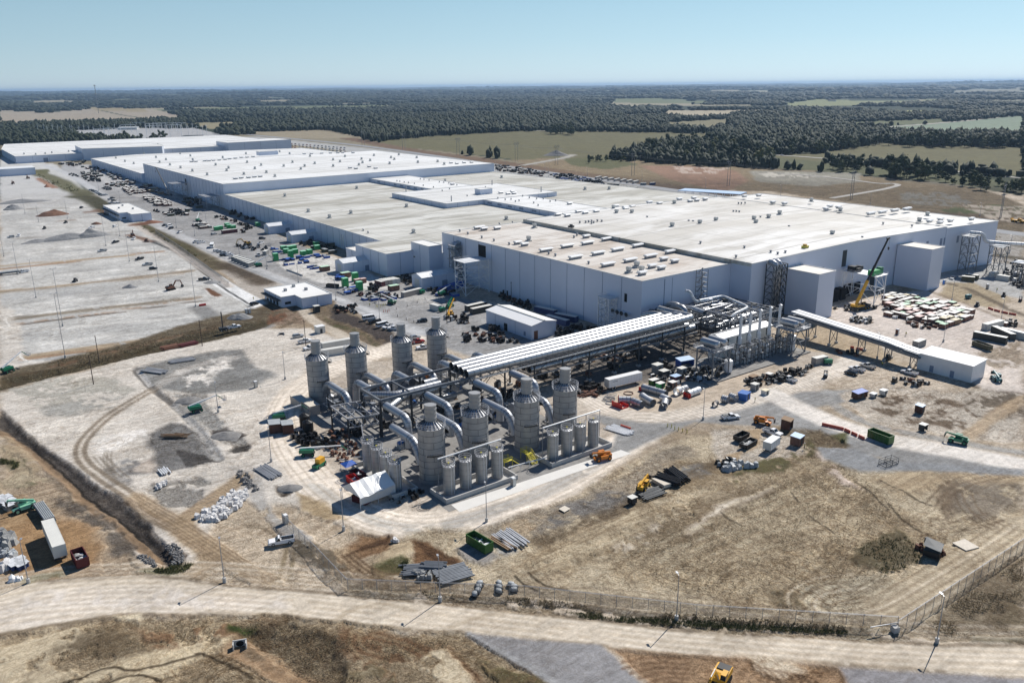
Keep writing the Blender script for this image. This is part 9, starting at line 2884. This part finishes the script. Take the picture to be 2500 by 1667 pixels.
gl=['in the upper pair left','in the upper pair right','top of upper three','middle of upper three','lowest of upper three','alone in wall shade','farthest left of the green cluster','second in the green cluster','in the middle of the green cluster','at the back of the green cluster','at the front right of the green cluster','left one of the pair right of the cluster','right one of the pair right of the cluster','in shade by the wall, lower','in shade by the wall, upper']
for(c,x,y),l_ in zip(GB,gl):KCR['G'].put(at(c,x,y),YB+RD.uniform(-.05,.05),f'bright green steel box {l_}',scale=(1,1,.8))
for c,x,y,l_ in(('o',1195,765,'tall green box standing alone nearest the haul road'),('o',1400,725,'tall green box in front of the green cluster'),('p',412,650,'tall green box with leaning pole near black dumpster'),('p',570,560,'tall green box right of the open-fronted shed'),('p',640,710,'green box beside forklift with brown board')):
 KCR['G'].put(at(c,x,y),YB,l_,scale=(.9,.9,1.35))
for c,x,y,l_ in(('p',85,400,'green-lidded long crate beside white coils'),('p',415,500,'green-lidded crate behind the tall green box'),('p',1185,710,'tall green-lidded crate before the stacked containers')):
 KCR['g'].put(at(c,x,y),YB,l_,scale=(1.5,1.4,1.5))
for i,(x,y)in enumerate(((610,600),(690,590))):KCR['p'].put(at('p',x,y),YB,f'tall pink-brown crate pair right of tall green boxes, {"left" if i == 0 else "right"}',scale=(.9,1,1.2))
for c,x0,y0,x1,y1,k,lb in(('o',460,400,665,375,'maroon','maroon long load with pale top in the upper yard'),('m',1390,1120,1660,1180,'blue','dark blue unit in wall shade, upper left of three'),('m',1660,1215,1950,1270,'blue','dark blue unit in wall shade, right of three'),('m',1540,1240,1830,1320,'blue','dark blue unit in wall shade, nearest of three'),('m',440,1120,700,1060,'darklong','long dark cooler unit behind the white shed, rear one'),('m',510,1160,790,1100,'darklong','long dark cooler unit behind the white shed, front one')):
 p,q=at(c,x0,y0),at(c,x1,y1);ln_=(q-p).length
 CT[k].put((p+q)/2,yaw(p,q),lb,scale=(ln_/(12.2 if 'long' in k else 6.06),1.1,1))
t=th_('covered_load','long load under bright blue tarp in shade by the braced white tower','load',at('p',2080,690),YB+.1)
MB().xprofile([(-9,0),(-7,1.4),(6,3.0),(8,3.0),(9,0)],-1.6,1.6).bd('tarp','blue_tarp',t);MB().box(-8,8,-1.4,1.4,0,.2).bd('skid','dark_steel',t)
t=th_('roof_cart','yellow cart standing on the white roof of the large hall','cart',at('c',855,1222,26.0),YB)
MB().box(-1.6,1.6,-1,1,.4,1.3).bd('body','safety_yellow',t);wl(t,[(-1,-.9),(-1,.9),(1,-.9),(1,.9)],.4,.3);MB().box(-.8,.2,-.8,.8,1.3,2.0).bd('engine','yellow_paint',t)
t=th_('roof_cart','small dark cart beside the parapet on the large roof','cart',at('b',1580,1082,25.6),YB)
MB().box(-1.5,1.5,-1,1,.3,1.2).bd('body','dark_steel',t);MB().box(-.5,.5,-.8,.8,1.2,1.9).bd('seat','black_plastic',t)
t=otw('dark framed pipe trestle against the right end of the large hall',-26,-20.5,224,233,20.0,'grey_steel',4,True,'pipe_trestle')
t2=otw('second dark trestle carrying the white pipe at the right edge',-38,-32,232,240,15.0,'grey_steel',3,True,'pipe_trestle')
spr('white insulated pipe running out over the trestles at the right edge',[(-22,229,21.5),(-28,231,21.5),(-29,232,17.2),(-37,238,16.6),(-52,250,16.4)],.9,2.5,'white_paint','insulated_pipe',cat='pipe')
for i,(a,b)in enumerate(((-48,232),(-56,238),(-64,228),(-60,216),(-52,222),(-70,220))):
 KP.put(AB(a,b),YA,'framed pipe skid at the far right edge of the plant','pipe skids at the far right edge')
m=MB();m.box(-5,5,-3.4,3.4,8.2,8.5)
for i,(a,b)in enumerate(((-50,236),(-60,226))):
 tt=th_('skid_shelter',f'white-roofed skid shelter at the right edge, {"far" if i == 0 else "near"} one','shelter',AB(a,b),YA)
 MB().box(-6,6,-4,4,8.2,8.5).bd('roof','white_paint',tt)
 mm_=MB()
 for x in(-5.5,0,5.5):
  for y in(-3.6,3.6):mm_.bar((x,y,0),(x,y,8.2),.25)
 mm_.bd('post','grey_steel',tt)
otw('dark platform tower on the long wall of the tall middle hall',596,612,-21,-8,14,'mid_steel',2)
otw('dark platform tower at the corner where tall middle hall meets low hall',500,520,-20,-9,11,'mid_steel',2)
for i in range(60):
 w=G(712+(i%15)*9.2+RD.uniform(-1,1),352+(i//15)*4.4+(i%15)*.75)
 kd=RD.choice(('suvw','suvs','suvb','suvr','suvbl','crew'));nn_=dict(suvw='white',suvs='silver',suvb='black',suvr='red',suvbl='blue',crew='white')[kd]
 K[kd].put(w,YA+RD.uniform(-.05,.05),f'{nn_} {"pickup" if kd == "crew" else "car"} in the crowded staff car park behind the farthest halls',f'{nn_} vehicles in the staff car park')
for i,(x,y)in enumerate(((800,590),(830,600),(860,612),(880,625),(905,640),(930,655),(960,662),(995,655),(1060,720),(1110,735),(1080,770),(1140,770),(1180,775),(1090,700))):
 kd=('suvs','suvb','silver','suvw')[i%4]
 K[kd].put(at('n',x,y),YB+.2,f'{("silver car", "black car", "silver pickup", "white car")[i % 4]} parked beside the green swale',f'{("silver cars", "black cars", "silver pickups", "white cars")[i % 4]} beside the green swale')
 # trees
def lfm(name,c0,c1):
 m_=bpy.data.materials.new(name);m_.use_nodes=True
 nt=m_.node_tree;b=nt.nodes['Principled BSDF'];b.inputs['Roughness'].default_value=.75;b.inputs['Specular IOR Level'].default_value=.15
 g=nt.nodes.new('ShaderNodeNewGeometry');oi=nt.nodes.new('ShaderNodeObjectInfo')
 n=nt.nodes.new('ShaderNodeTexNoise');n.inputs['Scale'].default_value=.09;n.inputs['Detail'].default_value=5;nt.links.new(g.outputs['Position'],n.inputs['Vector'])
 a=nt.nodes.new('ShaderNodeMath');a.operation='MULTIPLY_ADD';a.inputs[1].default_value=.6;nt.links.new(oi.outputs['Random'],a.inputs[0])
 if name=='leaf_far':
  n2=nt.nodes.new('ShaderNodeTexNoise');n2.inputs['Scale'].default_value=.006;n2.inputs['Detail'].default_value=4;nt.links.new(g.outputs['Position'],n2.inputs['Vector']);nt.links.new(n2.outputs['Fac'],a.inputs[0]);nt.links.new(n.outputs['Fac'],a.inputs[2])
 r=nt.nodes.new('ShaderNodeMapRange');r.inputs['From Min'].default_value=.35;r.inputs['From Max'].default_value=1.05;nt.links.new(a.outputs[0],r.inputs['Value'])
 x=nt.nodes.new('ShaderNodeMix');x.data_type='RGBA';x.inputs[6].default_value=(*c0,1);x.inputs[7].default_value=(*c1,1)
 nt.links.new(r.outputs[0],x.inputs['Factor']);nt.links.new(x.outputs[2],b.inputs['Base Color'])
 MATS[name]=m_
lfm('leaf_dark',(.022,.040,.016),(.050,.066,.026));lfm('leaf_mid',(.035,.055,.018),(.085,.095,.035));lfm('leaf_gold',(.10,.11,.03),(.16,.15,.05))
lfm('leaf_far',(.009,.018,.011),(.036,.046,.024))
def ico(n=1):
 import bmesh
 bm=bmesh.new();bmesh.ops.create_icosphere(bm,subdivisions=n,radius=1.0)
 v=np.array([x.co[:]for x in bm.verts]);f=np.array([[y.index for y in x.verts]for x in bm.faces]);bm.free()
 return v,f
def np_mesh(name,V,F,mt):
 me=bpy.data.meshes.new(name);nf=len(F)
 me.vertices.add(len(V));me.vertices.foreach_set('co',V.astype(np.float32).ravel())
 me.loops.add(nf*3);me.loops.foreach_set('vertex_index',F.astype(np.int32).ravel())
 me.polygons.add(nf);me.polygons.foreach_set('loop_start',np.arange(nf,dtype=np.int32)*3);me.polygons.foreach_set('loop_total',np.full(nf,3,np.int32))
 me.update(calc_edges=True);me.materials.append(MATS[mt]);return me
def tkt(seed,H,Wd,mt,conic=False,label_kind='tree',name='tree'):
 rs=np.random.RandomState(seed);v1,f1=ico(1)
 VV,FF,o=[],[],0
 cl=[]
 for k in range(15):
  h=rs.uniform(.22,.97);rad=Wd*(.55 if not conic else.5*(1.15-h))*sqrt(max(0,1-abs(h-.5)*1.3))if not conic else Wd*.5*(1.15-h)
  a=rs.uniform(0,6.3);c=np.array([rad*cos(a)*rs.uniform(.3,1),rad*sin(a)*rs.uniform(.3,1),H*h]);s=Wd*rs.uniform(.16,.28)
  cl.append((c,s));vv=v1*s*(1+rs.uniform(-.25,.25,(len(v1),1)))*np.array([1,1,.8])+c
  VV.append(vv);FF.append(f1+o);o+=len(vv)
 for c,s in cl:
  k=55;d=rs.normal(size=(k,3));d/=np.linalg.norm(d,axis=1)[:,None]
  p=c+d*s*rs.uniform(.85,1.35,(k,1));q=Wd*.035+.18
  t1=rs.normal(size=(k,3))*q;t2=rs.normal(size=(k,3))*q
  vv=np.stack([p,p+t1,p+t2],1).reshape(-1,3);VV.append(vv);FF.append(np.arange(k*3).reshape(-1,3)+o);o+=k*3
 def f():
  t_=th_(name,'','tree')
  cr_o=bpy.data.objects.new('crown',np_mesh('crown',np.concatenate(VV),np.concatenate(FF),mt));SC.collection.objects.link(cr_o);cr_o.parent=t_
  m_=MB();m_.tube((0,0,-.3),(0,0,H*.55),H*.022,7,r2=H*.010)
  for k in range(4):
   a=k*1.6;m_.tube((0,0,H*(.2+k*.07)),(Wd*.3*cos(a),Wd*.3*sin(a),H*(.45+k*.08)),H*.009,5,r2=H*.003)
  m_.bd('trunk','brown_wood_pole',t_);return t_
 return Kit(f)
TK=[(tkt(1,17,12,'leaf_dark'),'dark round-crowned tree'),(tkt(2,14,11,'leaf_mid'),'mid-green broad tree'),(tkt(3,20,10,'leaf_dark'),'tall dark tree'),(tkt(4,16,8,'leaf_dark',True),'narrow pointed dark tree'),(tkt(5,18,12,'leaf_gold'),'yellowing tree')]
for zi,(pts,n,s0,s1,pl)in enumerate((([(1560,388),(1600,362),(1660,352),(1730,350),(1800,358),(1868,380),(1905,404),(1890,412),(1800,410),(1700,404),(1640,398)],92,.75,1.25,'in the wood beyond the perimeter road, right of centre'),([(1860,370),(1980,366),(2100,352),(2150,350),(2150,356),(2020,374),(1880,380)],42,.8,1.2,'along the near edge of the big wood by the country road'),([(2150,351),(2500,356),(2500,363),(2300,362),(2150,358)],62,.8,1.2,'in the tree row across the right-hand fields'),([(2003,412),(2050,410),(2110,412),(2110,422),(2005,420)],12,.6,1.1,'in the clump left of the gap by the country road'),([(2150,426),(2200,424),(2290,430),(2290,442),(2180,438)],18,.8,1.25,'in the big clump before the right-hand country road'),([(2290,436),(2400,450),(2500,462),(2500,482),(2400,470),(2290,446)],22,.4,.85,'in the hedge line at the right edge'),([(1333,326),(1400,326),(1400,331),(1333,331)],12,1.0,1.3,'in the lone clump on the olive field'),([(1400,392),(1480,384),(1560,378),(1560,396),(1420,402)],18,.3,.6,'scattered left of the near wood'),([(0,346),(200,344),(430,338),(430,344),(200,351),(0,353)],22,.8,1.1,'in the dark band behind the farthest warehouses'))):
 W=pp_('z',pts,n,300+zi);rr=random.Random(zi)
 for w in W:
  ki=rr.choice((0,0,1,2,3,1));s=rr.uniform(s0,s1)
  if zi==0 and rr.random()<.04:ki=4
  kt,nm_=TK[ki];kt.put(w,rr.uniform(0,6.3),f'{nm_} {pl}',f'{nm_}s {pl}',scale=(s,s,s*rr.uniform(.85,1.15)))
def woodland():
 rs=np.random.RandomState(8);rings,th,mask=GRID;V0,F0=ico(1);V1=np.array([x for x in V0]);
 import bmesh
 bm=bmesh.new();bmesh.ops.create_icosphere(bm,subdivisions=0+1,radius=1);bm.free()
 VV,FF,o=[],[],0
 for r0,r1,sp_,H0,W0 in((1000,1900,8.5,13,5.6),(1900,3000,13,13,8),(3000,5200,22,14,14),(5200,9000,42,17,28),(9000,22000,105,27,70)):
  A_=radians(38)*(r1*r1-r0*r0);n=int(A_/sp_**2)
  r=np.sqrt(rs.uniform(r0*r0,r1*r1,n));t_=rs.uniform(-radians(38),radians(38),n)
  ir=np.clip(np.searchsorted(rings,r),0,len(rings)-1);it=np.clip(np.searchsorted(th,t_),0,len(th)-1)
  ok=mask[ir,it];r,t_,ir,it=r[ok],t_[ok],ir[ok],it[ok]
  x,y=r*np.sin(t_),r*np.cos(t_)
  cl=fbm(x,y,420,4,91);A0_,B0_=(x-ORG.x)*VA.x+(y-ORG.y)*VA.y,(x-ORG.x)*VB.x+(y-ORG.y)*VB.y
  keep=(cl>(.34 if r0<3000 else.43))&~((A0_<1560)&(B0_>-160)&(B0_<350));x,y,ir,it,cl=x[keep],y[keep],ir[keep],it[keep],cl[keep]
  z=GZ[ir,it];n=len(x)
  h=H0*rs.uniform(.5,1.3,n)*(.75+cl*.5);w=W0*rs.uniform(.5,1.35,n)
  vv=V0[None]*(1+rs.uniform(-.4,.4,(n,len(V0),1)))
  vv=vv*np.stack([w*.78,w*.78,h*.50],1)[:,None,:];vv[:,:,2]+=(h*.42)[:,None]
  vv=vv+np.stack([x,y,z],1)[:,None,:]
  VV.append(vv.reshape(-1,3));FF.append((F0[None]+(np.arange(n)*len(V0))[:,None,None]+o).reshape(-1,3));o+=n*len(V0)
 ob=bpy.data.objects.new('woodland',np_mesh('woodland',np.concatenate(VV),np.concatenate(FF),'leaf_far'));SC.collection.objects.link(ob)
 tag(ob,'unbroken dark woodland stretching from the fields to the horizon','woodland',kind='stuff')
 del ob['category']
 print('woodland faces',sum(len(f)for f in FF))
woodland()
def scm(name,lab,zones,mt,seed):
 rs=np.random.RandomState(seed);VV,FF,o=[],[],0
 for c,pts,n,h in zones:
  W=poly_pts_np(c,pts,n,rs)
  k=9
  base=np.repeat(W,k,0)+np.concatenate([rs.normal(size=(len(W)*k,2))*h*.5,np.zeros((len(W)*k,1))],1)
  d=rs.normal(size=(len(base),3))*h*.45;d[:,2]=np.abs(rs.normal(size=len(base)))*h*.9+h*.2
  sd=rs.normal(size=(len(base),3))*h*.16;sd[:,2]*=.2
  vv=np.stack([base-sd,base+sd,base+d],1).reshape(-1,3);VV.append(vv);FF.append(np.arange(len(vv)).reshape(-1,3)+o);o+=len(vv)
 ob=bpy.data.objects.new(name,np_mesh(name,np.concatenate(VV),np.concatenate(FF),mt));SC.collection.objects.link(ob);tag(ob,lab,kind='stuff')
def poly_pts_np(c,pts,n,rs):
 W=[at(c,*p)for p in pts];xs=[p.x for p in W];ys=[p.y for p in W]
 X_=rs.uniform(min(xs),max(xs),n*4);Y_=rs.uniform(min(ys),max(ys),n*4);ins=np.zeros(n*4,bool)
 for i in range(len(W)):
  p,q=W[i],W[(i+1)%len(W)];cnd=(p.y>Y_)!=(q.y>Y_)
  ins^=cnd&(X_<(q.x-p.x)*(Y_-p.y)/(q.y-p.y+1e-12)+p.x)
 cl=fbm(X_,Y_,9,3,5)>.47;ins&=cl
 X_,Y_=X_[ins][:n],Y_[ins][:n]
 return np.stack([X_,Y_,np.full(len(X_),-.08)],1)
lfm('dry_grass',(.20,.15,.085),(.42,.34,.21));lfm('green_weed',(.07,.085,.03),(.16,.155,.07))
scm('dry_grass','dry brown grass and weeds tufting the disturbed ground',[('z',[(1500,1340),(1640,1240),(1760,1170),(1950,1110),(2080,1150),(2200,1230),(2320,1330),(2200,1420),(1960,1490),(1640,1440)],3200,.17),('z',[(560,1520),(780,1530),(840,1560),(840,1680),(760,1690),(700,1610)],900,.18),('z',[(880,1440),(1200,1468),(1600,1508),(2180,1548),(2190,1536),(1700,1500),(1200,1452),(880,1430)],2500,.3),('z',[(830,1560),(1100,1560),(1300,1690),(850,1690)],800,.16),('z',[(2220,1540),(2500,1360),(2500,1560)],1800,.2),('z',[(1240,1390),(1500,1260),(1720,1130),(1500,1350)],1200,.18),('z',[(100,1540),(500,1510),(560,1560),(150,1610)],700,.16),('z',[(0,950),(330,868),(640,790),(640,770),(330,838),(0,910)],3500,.3)],'dry_grass',3)
scm('green_weeds','low green weeds along the lower fence, swales and wet patches',[('z',[(1380,1492),(1700,1514),(2150,1545),(2180,1552),(1700,1530),(1380,1505)],1500,.32),('z',[(2090,1340),(2200,1290),(2260,1370),(2160,1400)],400,.3),('i',[(245,770),(300,720),(480,670),(430,850),(260,820)],500,.4),('z',[(1990,1070),(2080,1060),(2060,1100)],300,.45),('z',[(350,1395),(470,1375),(450,1400)],250,.4),('z',[(90,425),(215,470),(180,470),(100,440)],500,1.0),('z',[(190,478),(290,520),(240,500)],500,1.0),('z',[(350,548),(540,655),(500,640),(350,560)],700,.8),('z',[(0,1120),(45,1128),(45,1142),(0,1145)],200,.4)],'green_weed',4)
t=th_('radio_mast','very tall guyed radio mast on the far left horizon','radio mast',G(241,277),0)
m=MB();Hm=118
for k in range(3):m.bar((1.2*cos(k*2.1),1.2*sin(k*2.1),0),(1.2*cos(k*2.1),1.2*sin(k*2.1),Hm),.5)
for k in range(30):m.bar((-1.2,-1.2,k*4),(1.2,1.2,k*4+4),.3)
m.bd('lattice','grey_steel',t)
MB().box(-3,3,-3,3,Hm-2,Hm+2).box(-2.5,2.5,-2.5,2.5,Hm*.7,Hm*.7+3).bd('antenna','mid_steel',t)
m=MB()
for k in range(3):m.bar((0,0,Hm*.9),(60*cos(k*2.1+.4),60*sin(k*2.1+.4),0),.12)
m.bd('guy_wire','mid_steel',t)
def sub_post():
 t_=th_('substation_pole','','substation pole');MB().tube((0,0,0),(0,0,24),.45,6,r2=.25).bd('pole','pale_steel',t_);MB().bar((-3,0,20),(3,0,20),.4).bd('crossarm','pale_steel',t_);return t_
SPK=Kit(sub_post)
for i in range(34):
 SPK.put(G(95+i*12.5+RD.uniform(-4,4),327+RD.uniform(-3,4)+(i%3)*3),RD.uniform(-.3,.3),'pale steel pole in the electrical substation at far left','substation poles at far left')
def gantry():
 t_=th_('substation_gantry','','gantry')
 for x in(-18,-6,6,18):MB().bar((x,-1.2,0),(x,0,15),.4).bar((x,1.2,0),(x,0,15),.4).bd('leg','pale_steel',t_)
 MB().bar((-18,0,14.5),(18,0,14.5),.9,.9).bd('beam','pale_steel',t_);return t_
GK=Kit(gantry)
for i,(x,y)in enumerate(((1040,410),(1090,405),(950,400),(1160,405),(1230,405),(880,420),(700,450),(760,445),(1060,425),(1190,420))):
 GK.put(at('a',x,y),RD.uniform(-.2,.4),'pale steel gantry in the electrical substation at far left','substation gantries at far left')
for i,(c,x,y,L_,W_,H_,lb,rf)in enumerate((('c',2080,312,150,45,7,'long pale-roofed school-like building at far right beyond the fields','light_blue_roof'),('c',2240,238,50,30,7,'small white building at far right horizon','white_paint'),('c',255,204,26,14,6,'tiny white farm building on the horizon right of centre','white_paint'),('c',1040,217,40,16,6,'farm shed with dark roof beyond the far fields','rust'),('a',880,412,50,14,6,'long pale control building in the substation','white_paint'),('a',1320,478,40,24,7,'dark-roofed shed behind the farthest warehouses','container_dark'))):
 hut(c,x,y,L_,W_,H_,'off_white' if i else 'crate_brown',rf,lb,0,1.0,False,'building','far_building')
 # haze
me=bpy.data.meshes.new('haze')
bxm=MB().box(-34000,34000,-2500,47000,-60,150)
me.from_pydata(bxm.v,[],bxm.f);me.update()
hz=bpy.data.objects.new('haze',me);SC.collection.objects.link(hz);tag(hz,'thin blue haze filling the air over the land',kind='stuff')
hm=bpy.data.materials.new('haze_air');hm.use_nodes=True;nt=hm.node_tree
for n_ in list(nt.nodes):
 if n_.type=='BSDF_PRINCIPLED':nt.nodes.remove(n_)
pv=nt.nodes.new('ShaderNodeVolumePrincipled');pv.inputs['Color'].default_value=(.46,.66,.92,1);pv.inputs['Density'].default_value=4.4e-5;pv.inputs['Anisotropy'].default_value=.2
nt.links.new(pv.outputs[0],nt.nodes['Material Output'].inputs['Volume']);me.materials.append(hm)
